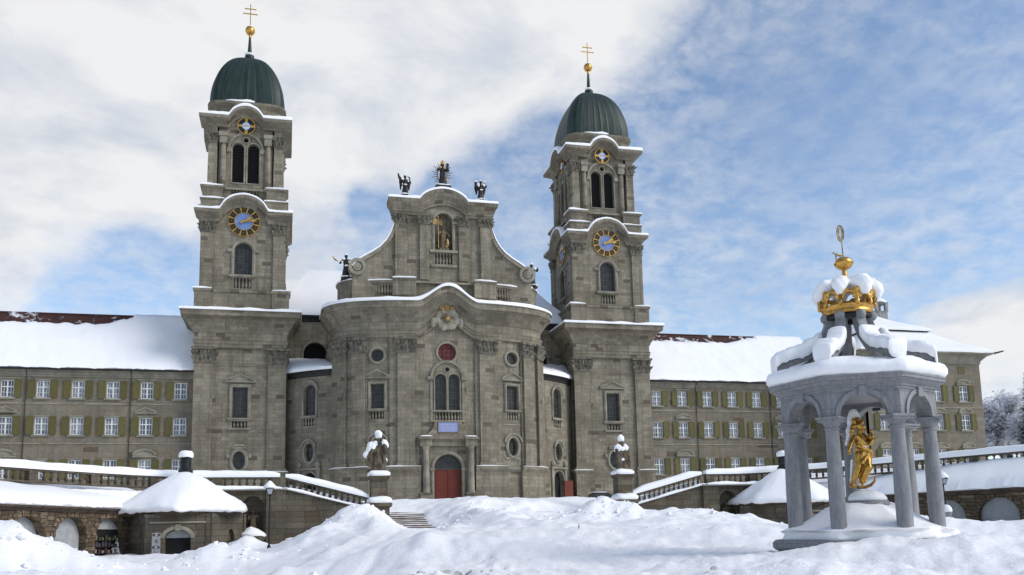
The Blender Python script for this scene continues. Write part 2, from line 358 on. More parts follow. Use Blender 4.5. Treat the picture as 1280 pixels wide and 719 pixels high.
    def build(self, name, material, parent=None, smooth=35, origin=None, link=True):
        me = bpy.data.meshes.new(name)
        po = OFF.get(parent.name, Vector((0, 0, 0))) if parent else Vector((0, 0, 0))
        og = Vector(origin) if origin is not None else po
        me.from_pydata([tuple(p - og) for p in self.v], [], self.f)
        uvl = me.uv_layers.new(name='UVMap')
        me.update()
        uvd = uvl.data
        vv = self.v
        for p, uv in zip(me.polygons, self.u):
            if uv is not None and len(uv) == p.loop_total:
                for k, li in enumerate(p.loop_indices): uvd[li].uv = uv[k]
            else:
                nx, ny, nz = p.normal
                if abs(nz) > 0.75:
                    for li in p.loop_indices:
                        q = vv[me.loops[li].vertex_index]; uvd[li].uv = (q.x, q.y)
                else:
                    l = hypot(nx, ny) or 1; tx, ty = -ny / l, nx / l
                    for li in p.loop_indices:
                        q = vv[me.loops[li].vertex_index]; uvd[li].uv = (q.x * tx + q.y * ty, q.z)
        if smooth:
            me.polygons.foreach_set('use_smooth', [True] * len(me.polygons))
            if smooth < 180: me.set_sharp_from_angle(angle=radians(smooth))
        if material: me.materials.append(material)
        o = bpy.data.objects.new(name, me); COL.objects.link(o)
        OFF[o.name] = og.copy()
        if parent: o.parent = parent; o.location = og - po
        else: o.location = og
        return o

def thing(name, label, cat, loc=(0, 0, 0), group=None):
    o = bpy.data.objects.new(name, None); COL.objects.link(o); o.location = loc; o.empty_display_size = 0.3
    OFF[o.name] = Vector(loc); return tag(o, label, cat, group)
def tag(o, label=None, cat=None, group=None, kind=None):
    if label: o['label'] = label
    if cat: o['category'] = cat
    if group: o['group'] = group
    if kind: o['kind'] = kind
    return o
def kids(o): return [c for c in COL.objects if c.parent == o]
CH = {}
def children_map():
    CH.clear()
    for o in COL.objects:
        if o.parent: CH.setdefault(o.parent.name, []).append(o)
def copy_tree(o, parent=None, shift=(0, 0, 0), top=True):
    if top: children_map()
    c = o.copy(); COL.objects.link(c)
    sh = Vector(shift)
    if top: c.location = o.location + sh
    OFF[c.name] = OFF[o.name] + sh
    if parent: c.parent = parent
    for ch in CH.get(o.name, []): copy_tree(ch, c, shift, False)
    return c

# flat or bent wall maps: (s, z, d) -> point; s runs left to right seen from outside, d outward
def flat(x0, y0, tx=1.0, ty=0.0):
    def f(s, z, d=0.0): return Vector((x0 + tx * s + ty * d, y0 + ty * s - tx * d, z))
    return f
def bent(pts):
    P = [Vector(p) for p in pts]; S = [0]
    for i in range(1, len(P)): S.append(S[-1] + (P[i] - P[i - 1]).length)
    mid = None
    def f(s, z, d=0.0):
        q = s + f.s0
        i = 0
        q2 = min(max(q, S[0]), S[-1])
        lo, hi = 0, len(S) - 2
        while lo < hi:
            m_ = (lo + hi + 1) // 2
            if S[m_] <= q2: lo = m_
            else: hi = m_ - 1
        i = lo
        tt = (q - S[i]) / max(1e-9, S[i + 1] - S[i])
        p = P[i].lerp(P[i + 1], tt)
        def nrm(k):
            a = P[min(k + 1, len(P) - 1)] - P[max(k - 1, 0)]; return Vector((a.y, -a.x)).normalized()
        nn = nrm(i).lerp(nrm(i + 1), min(1, max(0, tt))).normalized()
        return Vector((p.x + nn.x * d, p.y + nn.y * d, z))
    f.s0 = 0; f.S = S; f.P = P
    return f
def rect(s0, s1, z0, z1): return [(s0, z0), (s1, z0), (s1, z1), (s0, z1)]
def arch(cs, hw, z0, zs, n=12, rise=None):
    rise = hw if rise is None else rise
    return [(cs - hw, z0), (cs + hw, z0)] + [(cs + hw * cos(pi * k / n), zs + rise * sin(pi * k / n)) for k in range(n + 1)]
def oval(cs, cz, rs, rz, n=20): return [(cs + rs * cos(2 * pi * k / n), cz + rz * sin(2 * pi * k / n)) for k in range(n)]
def densify(poly, step):
    out = []
    for i, a in enumerate(poly):
        b2 = poly[(i + 1) % len(poly)]; n = max(1, int(math.ceil(hypot(b2[0] - a[0], b2[1] - a[1]) / step)))
        for k in range(n): out.append((a[0] + (b2[0] - a[0]) * k / n, a[1] + (b2[1] - a[1]) * k / n))
    return out
def inside(p, poly):
    x, y = p; c = False; j = len(poly) - 1
    for i in range(len(poly)):
        xi, yi = poly[i]; xj, yj = poly[j]
        if (yi > y) != (yj > y) and x < (xj - xi) * (y - yi) / (yj - yi) + xi: c = not c
        j = i
    return c
def offset(poly, w_):
    n = len(poly); out = []
    for i in range(n):
        a = Vector(poly[i - 1]); p = Vector(poly[i]); b2 = Vector(poly[(i + 1) % n])
        e1 = p - a; e2 = b2 - p
        if e1.length < 1e-7: e1 = e2
        if e2.length < 1e-7: e2 = e1
        n1 = Vector((e1.y, -e1.x)).normalized(); n2 = Vector((e2.y, -e2.x)).normalized()
        mv = n1 + n2
        if mv.length < 1e-6: mv = n1
        mv.normalize(); mv /= max(0.5, mv.dot(n1)); out.append(tuple(p + mv * w_))
    return out
def cdt(outline, holes, step=None):
    vs_, es = [], []
    for lp in [outline] + holes:
        b0 = len(vs_); n = len(lp)
        vs_ += [Vector(p) for p in lp]; es += [(b0 + i, b0 + (i + 1) % n) for i in range(n)]
    if step:
        xs = [p[0] for p in outline]; zs = [p[1] for p in outline]
        nx = int((max(xs) - min(xs)) / step); nz = int((max(zs) - min(zs)) / (step * 2.2))
        for i in range(1, nx):
            for j in range(1, max(nz, 1)):
                q = (min(xs) + (max(xs) - min(xs)) * i / nx, min(zs) + (max(zs) - min(zs)) * j / max(nz, 1))
                if inside(q, outline) and not any(inside(q, h) for h in holes): vs_.append(Vector(q))
    r = delaunay_2d_cdt(vs_, es, [], 0, 1e-5)
    V2, F2 = r[0], r[2]; out = []
    for f in F2:
        c = (sum(V2[i].x for i in f) / len(f), sum(V2[i].y for i in f) / len(f))
        if inside(c, outline) and not any(inside(c, h) for h in holes): out.append(tuple(f))
    return V2, out
def panel(mb, mf, outline, holes=(), step=None, d=0.0, su=0.0):
    """holes: (poly, depth, back)"""
    ol = densify(outline, step) if step else outline
    hp = [densify(h[0], step) if step else h[0] for h in holes]
    V2, F2 = cdt(ol, hp, step)
    ix = [mb.vert(mf(p.x, p.y, d)) for p in V2]
    for f in F2:
        a, b2, c = (V2[i] for i in f[:3])
        ff = f if (b2 - a).cross(c - a) > 0 else tuple(reversed(f))
        mb.face([ix[i] for i in ff], [(V2[i].x + su, V2[i].y) for i in ff])
    for h, q in zip(holes, hp):
        n = len(q)
        for i in range(n):
            a, b2 = q[i], q[(i + 1) % n]
            mb.poly([mf(*a, d), mf(*a, d - h[1]), mf(*b2, d - h[1]), mf(*b2, d)])
        if len(h) > 2 and h[2]:
            V3, F3 = cdt(q, [], None); jx = [mb.vert(mf(p.x, p.y, d - h[1])) for p in V3]
            for f in F3: mb.face([jx[i] for i in f], [(V3[i].x, V3[i].y) for i in f])
def extrude(mb, mf, poly, d0, d1, step=None):
    ol = densify(poly, step) if step else list(poly)
    V2, F2 = cdt(ol, [], None); ix = [mb.vert(mf(p.x, p.y, d1)) for p in V2]
    for f in F2: mb.face([ix[i] for i in f])
    n = len(ol)
    for i in range(n):
        a, b2 = ol[i], ol[(i + 1) % n]; mb.poly([mf(*a, d0), mf(*b2, d0), mf(*b2, d1), mf(*a, d1)])
def ring(mb, mf, shape, w_, proud, d0=0.0, step=None, inner=0.0):
    a = densify(offset(shape, inner), step) if step else offset(shape, inner); b2 = offset(a, w_); n = len(a); mid = offset(a, w_ * 0.55)
    for i in range(n):
        j = (i + 1) % n
        mb.poly([mf(*a[i], proud * .7), mf(*mid[i], proud), mf(*mid[j], proud), mf(*a[j], proud * .7)][::-1])
        mb.poly([mf(*mid[i], proud), mf(*b2[i], proud * .6), mf(*b2[j], proud * .6), mf(*mid[j], proud)][::-1])
        mb.poly([mf(*b2[i], proud * .6), mf(*b2[i], d0), mf(*b2[j], d0), mf(*b2[j], proud * .6)][::-1])
        mb.poly([mf(*a[i], proud * .7), mf(*a[j], proud * .7), mf(*a[j], d0 - .02), mf(*a[i], d0 - .02)][::-1])
def strip(mb, mf, s0, s1, z0, z1, d0, d1, n=1):
    rows = []
    for i in range(n + 1):
        s = s0 + (s1 - s0) * i / n; rows.append([mf(s, z0, d0), mf(s, z0, d1), mf(s, z1, d1), mf(s, z1, d0)])
    uvs = lambda i, j: (s0 + (s1 - s0) * i / n, (z0, z0, z1, z1)[j])
    ix = mb.grid(rows, uvs=uvs); mb.face(list(reversed(ix[0]))); mb.face(ix[-1])
def bars(mb, mf, shape, nv, nh, d, wv=0.07, th=0.05):
    xs = [p[0] for p in shape]; zs = [p[1] for p in shape]; x0, x1, z0, z1 = min(xs), max(xs), min(zs), max(zs)
    def clip(fn, lo, hi):
        on = [lo + (hi - lo) * k / 60 for k in range(61)]; ok = [v for v in on if inside(fn(v), shape)]
        return (min(ok), max(ok)) if ok else None
    for k in range(1, nv + 1):
        x = x0 + (x1 - x0) * k / (nv + 1); c = clip(lambda v: (x, v), z0, z1)
        if c: strip(mb, mf, x - wv / 2, x + wv / 2, c[0] - .02, c[1] + .02, d, d + th)
    for k in range(1, nh + 1):
        z = z0 + (z1 - z0) * k / (nh + 1); c = clip(lambda v: (v, z), x0, x1)
        if c: strip(mb, mf, c[0] - .02, c[1] + .02, z - wv / 2, z + wv / 2, d, d + th * .8)
def window(parent, mf, shape, depth=0.35, nv=2, nh=4, glass=None, framem=None, fw_=0.08, surround=0.3, proud=0.12, smat=None, step=None, name='window', bw=0.06):
    mb = MB(); V2, F2 = cdt(densify(shape, step) if step else shape, [], None); ix = [mb.vert(mf(p.x, p.y, -depth)) for p in V2]
    for f in F2: mb.face([ix[i] for i in f])
    wdw = mb.build(name, glass or GLASS, parent)
    mb = MB(); inner = offset(shape, -fw_); n = len(shape)
    for i in range(n):
        j = (i + 1) % n
        mb.poly([mf(*inner[i], -depth + .05), mf(*shape[i], -depth + .05), mf(*shape[j], -depth + .05), mf(*inner[j], -depth + .05)])
        mb.poly([mf(*inner[i], -depth), mf(*inner[i], -depth + .05), mf(*inner[j], -depth + .05), mf(*inner[j], -depth)])
    bars(mb, mf, shape, nv, nh, -depth + .004, bw, .045)
    mb.build('frame', framem or LEADBAR, wdw)
    if surround:
        mb = MB(); ring(mb, mf, shape, surround, proud, 0.0, step, 0.03); mb.build('surround', smat or TRIM, wdw)
    return wdw
def resample(path, step, closed=False):
    out = []; n = len(path)
    for i in range(n if closed else n - 1):
        a, b2 = path[i], path[(i + 1) % n]; l = hypot(b2[0] - a[0], b2[1] - a[1]); k = max(1, int(round(l / step)))
        for j in range(k): out.append(tuple(a[c] + (b2[c] - a[c]) * j / k for c in range(len(a))))
    if not closed: out.append(tuple(path[-1]))
    return out
def snow_run(parent, path, inner, outer, z, th, closed=False, step=0.5, var=0.35, name='snow_cap', seed=0, dzf=None, rnd=0.8):
    """snow lying along a ledge: rounded section, thickness wandering along the path"""
    P = resample(path, step, closed); mb = MB()
    rows_n = 7
    prof = [(outer, z - .01), (outer + .05 * rnd, z + th * .35), (outer - .04, z + th * .78), (outer - .22 * min(1, (outer - inner) * 1.4), z + th), (inner + .25 * (outer - inner), z + th * 1.04), (inner, z + th * .9), (inner, z - .01)]
    zt = [0, .35, .78, 1, 1.04, .9, 0]
    base = mb.v
    m0 = MB(); m0.sweep(P, prof, closed, None, True)
    for i in range(len(P)):
        q = P[i]; f = 1 + var * (noise.noise((q[0] * .55 + seed, q[1] * .55, z)) * 1.3 + .5 * noise.noise((q[0] * 1.7 + seed, q[1] * 1.7, z)))
        if not closed and len(P) > 4: f *= min(1, .55 + .45 * min(i, len(P) - 1 - i) / 1.5)
        for j in range(rows_n):
            v = m0.v[i * rows_n + j]; v.z += th * zt[j] * (f - 1)
    return m0.build(name, SNOW, parent, smooth=60)
def snow_pad(parent, x0, x1, y0, y1, z, h, n=12, seed=0, name='snow_cap', over=0.06, mb=None):
    """a pillow of snow on a flat top"""
    own = mb is None
    if own: mb = MB()
    cx, cy, rx, ry = (x0 + x1) / 2, (y0 + y1) / 2, (x1 - x0) / 2, (y1 - y0) / 2
    prof = [(1.0, 0), (1.0, .25), (.98, .55), (.90, .82), (.72, .96), (.4, 1.03), (0.001, 1.05)]
    rows = []; m_ = 28
    for k in range(m_):
        a = 2 * pi * k / m_; q = (abs(cos(a)) ** 5 + abs(sin(a)) ** 5) ** (-1 / 5)
        row = []
        for (r, zz) in prof:
            ex = over if .1 < zz < .7 else 0
            px, py = cx + (rx + ex) * q * cos(a) * r, cy + (ry + ex) * q * sin(a) * r
            row.append((px, py, z + zz * h * (1 + .22 * noise.noise((px * 1.2 + seed, py * 1.2, seed)))))
        rows.append(row)
    mb.grid(rows, cu=True)
    return mb.build(name, SNOW, parent, smooth=70) if own else None
BAL = [(.001, 0), (.12, 0), (.12, .07), (.065, .11), (.075, .16), (.125, .32), (.12, .40), (.06, .70), (.055, .80), (.085, .84), (.12, .90), (.12, 1.0), (.001, 1.0)]
BALME = {}
def baluster(parent, p, h, rs=1.0, material=None, n=10):
    key = (material.name, n)
    po = OFF[parent.name]
    if key not in BALME:
        mb = MB(); mb.lathe(BAL, n=n); o = mb.build('baluster', material); me = o.data; bpy.data.objects.remove(o); BALME[key] = me
    o = bpy.data.objects.new('baluster', BALME[key]); COL.objects.link(o); o.parent = parent
    OFF[o.name] = Vector(p); o.location = Vector(p) - po; o.scale = (rs, rs, h); return o
def remesh(mb, name, material, parent=None, voxel=0.05, fold=0.0, fscale=3.0, origin=None, zs=0.35, smooth_it=2):
    """fuse overlapping volumes into one continuous skin"""
    o = mb.build('tmp', None, None, smooth=0, origin=(0, 0, 0))
    md = o.modifiers.new('r', 'REMESH'); md.mode = 'VOXEL'; md.voxel_size = voxel
    if smooth_it:
        ms = o.modifiers.new('s', 'SMOOTH'); ms.factor = 0.5; ms.iterations = smooth_it
    dg = bpy.context.evaluated_depsgraph_get(); me = bpy.data.meshes.new_from_object(o.evaluated_get(dg))
    if fold:
        ns = [v.normal.copy() for v in me.vertices]
        for v, nn in zip(me.vertices, ns):
            c = v.co; f = noise.noise((c.x * fscale, c.y * fscale, c.z * fscale * zs)) + .5 * noise.noise((c.x * fscale * 2.3, c.y * fscale * 2.3, c.z * fscale * zs * 2))
            v.co = c + nn * f * fold
    old = o.data; bpy.data.objects.remove(o); bpy.data.meshes.remove(old)
    po = OFF.get(parent.name, Vector((0, 0, 0))) if parent else Vector((0, 0, 0))
    og = Vector(origin) if origin is not None else po
    for v in me.vertices: v.co = v.co - og
    me.materials.clear(); me.materials.append(material)
    me.polygons.foreach_set('use_smooth', [True] * len(me.polygons)); me.update(); me.name = name
    ob = bpy.data.objects.new(name, me); COL.objects.link(ob); OFF[ob.name] = og
    if parent: ob.parent = parent; ob.location = og - po
    else: ob.location = og
    return ob
# ------------------------------------------------------------------ the two church towers
TYC = 4.95
def side(cx, h, k):
    a = k * pi / 2; t = (cos(a), sin(a)); nn = (t[1], -t[0])
    return flat(cx + nn[0] * h, TYC + nn[1] * h, t[0], t[1])
def square(cx, half, step=None, dzf=None):
    out = []
    for k in range(4):
        mf = side(cx, half, k); n = max(1, int(2 * half / step)) if step else 1
        for i in range(n):
            s = -half + 2 * half * i / n; p = mf(s, 0); out.append((p.x, p.y, dzf(s) if dzf else 0))
    return out
def corner(cx, half, pw, pd, k):
    a, b2 = side(cx, half, k), side(cx, half, k + 1)
    pts = [a(half - pw, 0, -pd), a(half - pw, 0), a(half, 0), b2(-half + pw, 0), b2(-half + pw, 0, -pd)]
    return [(p.x, p.y) for p in pts]
def capital(parent, paths, z0, z1, flare=0.28):
    for pth in paths:
        mb = MB(); P = resample(pth, 0.09); h = z1 - z0
        prof = [(0, z0), (.09, z0 + .03 * h), (.09, z0 + .09 * h), (.03, z0 + .1 * h), (.04, z0 + .2 * h), (.16, z0 + .42 * h), (.05, z0 + .45 * h), (.07, z0 + .55 * h), (.22, z0 + .78 * h), (.10, z0 + .81 * h), (flare, z0 + .86 * h), (flare + .04, z1), (0, z1)]
        amp = {4: .08, 5: .20, 6: .03, 7: .08, 8: .22, 9: .05}
        mb.sweep(P, prof, False, lambda s, j: amp.get(j, 0) * (sin(s * 15 + (1.6 if j > 6 else 0)) * .8 + .5 * sin(s * 6.3)))
        mb.build('capital', CAPST, parent)
def romans(k): return ['XII', 'I', 'II', 'III', 'IIII', 'V', 'VI', 'VII', 'VIII', 'IX', 'X', 'XI'][k]
def numeral(mb, mf, cs, cz, R, ang, txt, size, d, lw):
    wds = {'I': .32, 'V': .72, 'X': .72}; tot = sum(wds[c] for c in txt); x = -tot / 2
    u = (sin(ang), cos(ang)); t = (cos(ang), -sin(ang))
    scl = min(1.0, 1.5 / tot)
    def put(x0, y0, x1, y1):
        a = (cs + u[0] * (R + y0 * size) + t[0] * x0 * size * scl, cz + u[1] * (R + y0 * size) + t[1] * x0 * size * scl)
        b2 = (cs + u[0] * (R + y1 * size) + t[0] * x1 * size * scl, cz + u[1] * (R + y1 * size) + t[1] * x1 * size * scl)
        dx, dz = b2[0] - a[0], b2[1] - a[1]; l = hypot(dx, dz); nx, nz = -dz / l * lw / 2, dx / l * lw / 2
        extrude(mb, mf, [(a[0] - nx, a[1] - nz), (b2[0] - nx, b2[1] - nz), (b2[0] + nx, b2[1] + nz), (a[0] + nx, a[1] + nz)][::-1], d, d + .02)
    for c in txt:
        w_ = wds[c]; m_ = x + w_ / 2
        if c == 'I': put(m_, -.5, m_, .5)
        elif c == 'V': put(x + .08, .5, m_, -.5); put(x + w_ - .08, .5, m_, -.5)
        else: put(x + .08, .5, x + w_ - .08, -.5); put(x + w_ - .08, .5, x + .08, -.5)
        x += w_
def disc(mb, mf, cs, cz, r, d0, d1, n=40): extrude(mb, mf, oval(cs, cz, r, r, n), d0, d1)
def annulus(mb, mf, cs, cz, ra, rb, d0, d1, n=48):
    for i in range(n):
        a, b2 = 2 * pi * i / n, 2 * pi * (i + 1) / n
        P = lambda r, g, d: mf(cs + r * cos(g), cz + r * sin(g), d)
        mb.poly([P(ra, a, d1), P(rb, a, d1), P(rb, b2, d1), P(ra, b2, d1)]); mb.poly([P(rb, a, d0), P(rb, b2, d0), P(rb, b2, d1), P(rb, a, d1)]); mb.poly([P(ra, a, d1), P(ra, b2, d1), P(ra, b2, d0), P(ra, a, d0)])
def big_clock(parent, mf, cs, cz, R):
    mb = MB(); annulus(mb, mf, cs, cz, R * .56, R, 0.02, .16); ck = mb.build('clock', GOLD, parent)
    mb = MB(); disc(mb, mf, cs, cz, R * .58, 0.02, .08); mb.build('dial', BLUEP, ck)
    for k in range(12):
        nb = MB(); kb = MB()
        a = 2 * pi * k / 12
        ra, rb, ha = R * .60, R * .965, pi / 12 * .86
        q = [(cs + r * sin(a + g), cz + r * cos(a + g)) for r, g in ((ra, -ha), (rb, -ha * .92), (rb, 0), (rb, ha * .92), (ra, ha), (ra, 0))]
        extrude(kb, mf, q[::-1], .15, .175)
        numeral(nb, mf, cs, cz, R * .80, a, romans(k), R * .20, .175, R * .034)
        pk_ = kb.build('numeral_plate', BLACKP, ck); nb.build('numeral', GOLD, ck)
    for ang, ln, wd, dd in ((radians(84), .80, .085, .20), (radians(58), .55, .12, .235)):
        u = (sin(ang), cos(ang)); t = (cos(ang), -sin(ang)); mb = MB()
        pt = lambda x, y: (cs + u[0] * y * R + t[0] * x * R, cz + u[1] * y * R + t[1] * x * R)
        extrude(mb, mf, [pt(-wd * .5, -.24), pt(wd * .5, -.24), pt(wd * .45, ln * .55), pt(wd * 1.1, ln * .72), pt(0, ln), pt(-wd * 1.1, ln * .72), pt(-wd * .45, ln * .55)], dd, dd + .03)
        mb.build('hand', GOLD, ck)
def small_dial(parent, mf, cs, cz, R):
    mb = MB(); disc(mb, mf, cs, cz, R, 0.0, .12); ck = mb.build('moon_dial', BLACKP, parent)
    mb = MB(); annulus(mb, mf, cs, cz, R * .93, R * 1.02, 0.0, .16); mb.build('rim', GOLD, ck)
    mb = MB(); disc(mb, mf, cs, cz, R * .44, .1, .18, 24); mb.build('dial', DIALW, ck)
    for k in range(4):
        a = k * pi / 2; mb = MB(); u = (sin(a), cos(a)); t = (cos(a), -sin(a)); w_ = R * .14
        pt = lambda x, y: (cs + u[0] * y + t[0] * x, cz + u[1] * y + t[1] * x)
        extrude(mb, mf, [pt(-w_, R * .44), pt(w_, R * .44), pt(w_ * 1.2, R * .93), pt(-w_ * 1.2, R * .93)], .10, .17); mb.build('ray_bar', GOLD, ck)
    mb = MB(); a = radians(80)
    extrude(mb, mf, [(cs - .3 * R, cz - .09 * R), (cs + .36 * R, cz - .03 * R), (cs + .36 * R, cz + .05 * R), (cs - .3 * R, cz + .09 * R)], .18, .2); mb.build('hand', GOLD, ck)
def pediment(mb, mf, cs, z, hw, h, kind='tri', d=0.3):
    if kind == 'tri': p = [(cs - hw, z), (cs + hw, z), (cs + hw, z + .16), (cs, z + h), (cs - hw, z + .16)]
    else: p = [(cs - hw, z), (cs + hw, z)] + [(cs + hw * cos(pi * k / 12), z + .14 + (h - .14) * sin(pi * k / 12)) for k in range(13)]
    extrude(mb, mf, p, 0, d * .55)
    if kind == 'tri':
        for sg in (-1, 1):
            q = [(cs + sg * hw * 1.07, z + .04), (cs + sg * hw * 1.07, z + .22), (cs, z + h + .17), (cs, z + h - .05)]
            extrude(mb, mf, q if sg < 0 else q[::-1], 0, d)
    else:
        o_ = [(cs + (hw + .08) * cos(pi * k / 12), z + .14 + (h - .06) * sin(pi * k / 12)) for k in range(13)]; i_ = [(cs + (hw - .12) * cos(pi * k / 12), z + .1 + (h - .26) * sin(pi * k / 12)) for k in range(13)]
        for k in range(12): extrude(mb, mf, [i_[k], o_[k], o_[k + 1], i_[k + 1]], 0, d)
    strip(mb, mf, cs - hw - .1, cs + hw + .1, z - .1, z + .06, 0, d)

def make_tower(cx, label):
    T = thing('church_tower', label, 'tower', (cx, TYC, 0), 'twin towers of the church')
    K = (0, 1, 2, 3)
    # lower storey
    mb = MB()
    for k in K:
        mf = side(cx, 4.95 - .25, k)
        holes = [(rect(-.8, .8, 10.3, 13.7), .4), (oval(0, 5.55, .66, 1.0), .4), (rect(-.8, .8, 9.15, 10.1), .75, True)] if k != 2 else []
        panel(mb, mf, rect(-2.95, 2.95, 0, 18.2), holes)
        if k != 2:
            strip(mb, mf, -2.95, 2.95, 16.15, 16.28, 0, .08); strip(mb, mf, -2.95, 2.95, 8.75, 8.9, 0, .07)
            strip(mb, mf, -1.5, 1.5, 1.4, 3.2, 0, .05)
    for k in K: mb.sweep(corner(cx, 4.95, 2.0, .25, k), [(0, 4.3), (0, 16.4)])
    T1 = mb.build('lower_storey', STONE, T)
    mb = MB()
    for k in K:
        mb = MB(); p = corner(cx, 4.95, 2.0, .25, k)
        mb.sweep(p, [(.22, 0), (.22, .5), (.14, .6), (.14, 3.75), (.2, 3.85), (.32, 4.1), (.32, 4.25), (.18, 4.3), (.16, 4.55), (.03, 4.7), (0, 4.7)])
        mb.build('plinth', STONE, T)
    for k in K: snow_run(T, corner(cx, 4.95, 2.0, .25, k)[1:4], -.02, .32, 4.25, .12, seed=k)
    capital(T, [corner(cx, 4.95, 2.0, .25, k) for k in K], 16.35, 18.15)
    mb = MB(); mb.sweep(square(cx, 4.95), [(-.25, 18.1), (.06, 18.12), (.06, 18.5), (.12, 18.55), (.12, 18.85), (.2, 18.95), (.05, 19.05), (.05, 19.75), (.16, 19.85), (.22, 20.1), (.5, 20.45), (.72, 20.95), (1.1, 21.35), (1.42, 21.5), (1.45, 21.95), (1.56, 22.05), (1.5, 22.15), (-.4, 22.6)], True)
    mb.build('cornice', STONE, T)
    snow_run(T, square(cx, 4.95), .25, 1.58, 22.1, .34, True, .6)
    for k in (0, 1, 3):
        mf = side(cx, 4.70, k)
        wd = window(T, mf, rect(-.8, .8, 10.3, 13.7), .4, 3, 5, surround=.36, proud=.2)
        mb = MB(); pediment(mb, mf, 0, 14.35, 1.55, .75, 'tri', .32); mb.build('pediment', TRIM, wd)
        mb = MB(); strip(mb, mf, -1.3, 1.3, 10.08, 10.26, 0, .3); mb.build('sill', TRIM, wd); mb = MB(); strip(mb, mf, -1.25, 1.25, 8.95, 9.15, 0, .25); mb.build('sill', TRIM, wd)
        for i in range(4): baluster(wd, mf(-.57 + .38 * i, 9.15, -.14), .93, 1.0, TRIM, 8)
        ov = window(T, mf, oval(0, 5.55, .66, 1.0), .4, 1, 2, surround=.36, proud=.24)
        mb = MB()
        for sg in (-1, 1): mb.ellipsoid(mf(sg * 1.16, 6.05, .1), (.22, .16, .3)); mb.build('scroll', TRIM, ov); mb = MB()
        pediment(mb, mf, 0, 6.95, .7, .35, 'seg', .25); mb.build('hood', TRIM, ov)
    # middle storey
    h2 = 4.68
    bump2 = lambda s: 1.85 * (max(0, 1 - (s / 2.55) ** 2)) ** .62 if abs(s) < 2.55 else 0
    mb = MB(); mb.sweep(square(cx, 4.95), [(0, 22.3), (.12, 22.35), (.12, 22.75), (.02, 22.85), (.02, 24.3), (.08, 24.4), (.2, 24.5), (.2, 24.75), (-.3, 24.85)], True); mb.build('storey_base', STONE, T)
    for k in K: mb = MB(); mb.sweep(corner(cx, 5.12, 1.85, .17, k), [(-.05, 22.7), (.02, 22.72), (.02, 24.4), (.12, 24.5), (.16, 24.6), (.16, 24.8), (-.3, 24.86)]); mb.build('pilaster_base', STONE, T)
    for k in K: snow_run(T, [(p[0], p[1]) for p in corner(cx, 5.12, 1.85, .17, k)][1:4], -.5, .17, 24.8, .22, seed=k + 5)
    mb = MB()
    for k in K:
        mf = side(cx, h2 - .22, k)
        top = [(x, 33.3 + bump2(x)) for x in [3.4 - .25 * i for i in range(28)]]
        ol = [(-3.4, 24.7), (3.4, 24.7)] + top
        holes = [(arch(0, .97, 26.7, 29.5), .4), (rect(-.95, .95, 25.1, 26.45), .75, True)] if k != 2 else []
        panel(mb, mf, ol, holes); strip(mb, mf, -3.4, 3.4, 26.5, 26.6, 0, .06)
    for k in K: mb.sweep(corner(cx, h2, 1.4, .22, k), [(0, 24.7), (0, 31.6)])
    mb.build('middle_storey', STONE, T)
    capital(T, [corner(cx, h2, 1.4, .22, k) for k in K], 31.5, 32.85, .2)
    mb = MB(); sq = square(cx, h2, .22, bump2)
    mb.sweep(sq, [(-.22, 32.75), (.05, 32.78), (.05, 33.1), (.12, 33.16), (.2, 33.3), (.42, 33.5), (.62, 33.68), (.7, 33.72), (.74, 34.05), (.66, 34.15), (-.5, 34.3)], True)
    mb.build('arched_cornice', STONE, T)
    snow_run(T, sq, -.1, .74, 34.08, .34, True, .25)
    for k in (0, 1, 3):
        mf = side(cx, h2 - .22, k)
        wd = window(T, mf, arch(0, .97, 26.7, 29.5), .4, 3, 4, surround=.34, proud=.2)
        for q_ in (-1.75, 1.2): mb = MB(); strip(mb, mf, q_, q_ + .55, 29.35, 29.7, 0, .24); mb.build('impost', TRIM, wd)
        mb = MB(); strip(mb, mf, -1.5, 1.5, 26.45, 26.68, 0, .3); mb.build('sill', TRIM, wd)
        for i in range(5): baluster(wd, mf(-.76 + .38 * i, 25.1, -.14), 1.33, 1.0, TRIM, 8)
        big_clock(T, side(cx, h2 - .22, k), 0, 33.0, 1.78)
    # belfry
    bump3 = lambda s: 1.3 * (max(0, 1 - (s / 1.8) ** 2)) ** .6 if abs(s) < 1.8 else 0
    for k in K: mb = MB(); mb.sweep(corner(cx, 4.6, 2.15, .62, k), [(.1, 34.0), (.16, 34.6), (.16, 35.3), (.26, 35.4), (.28, 35.55), (.02, 35.65), (.02, 36.6), (.12, 36.75), (.26, 36.85), (.28, 37.08), (-.8, 37.2)]); mb.build('belfry_base', STONE, T)
    for k in K: snow_run(T, corner(cx, 4.75, 2.4, .2, k)[1:4], -.5, .14, 37.05, .26, seed=k + 9); snow_run(T, corner(cx, 4.75, 2.6, .2, k)[1:4], -.1, .14, 35.5, .2, seed=k + 19)
    h3 = 4.15
    mb = MB()
    for k in K:
        mf = side(cx, h3 - .3, k)
        top = [(x, 44.6 + bump3(x)) for x in [3.0 - .2 * i for i in range(31)]]
        holes = [(arch(-.86, .64, 37.9, 42.05), .5), (arch(.86, .64, 37.9, 42.05), .5), (oval(0, 43.1, .3, .3, 14), .5), (rect(-1.5, 1.5, 35.7, 36.9), .7, True)] if k != 2 else []
        panel(mb, mf, [(-3.0, 34.0), (3.0, 34.0)] + top, holes)
    mb.build('belfry', STONE, T)
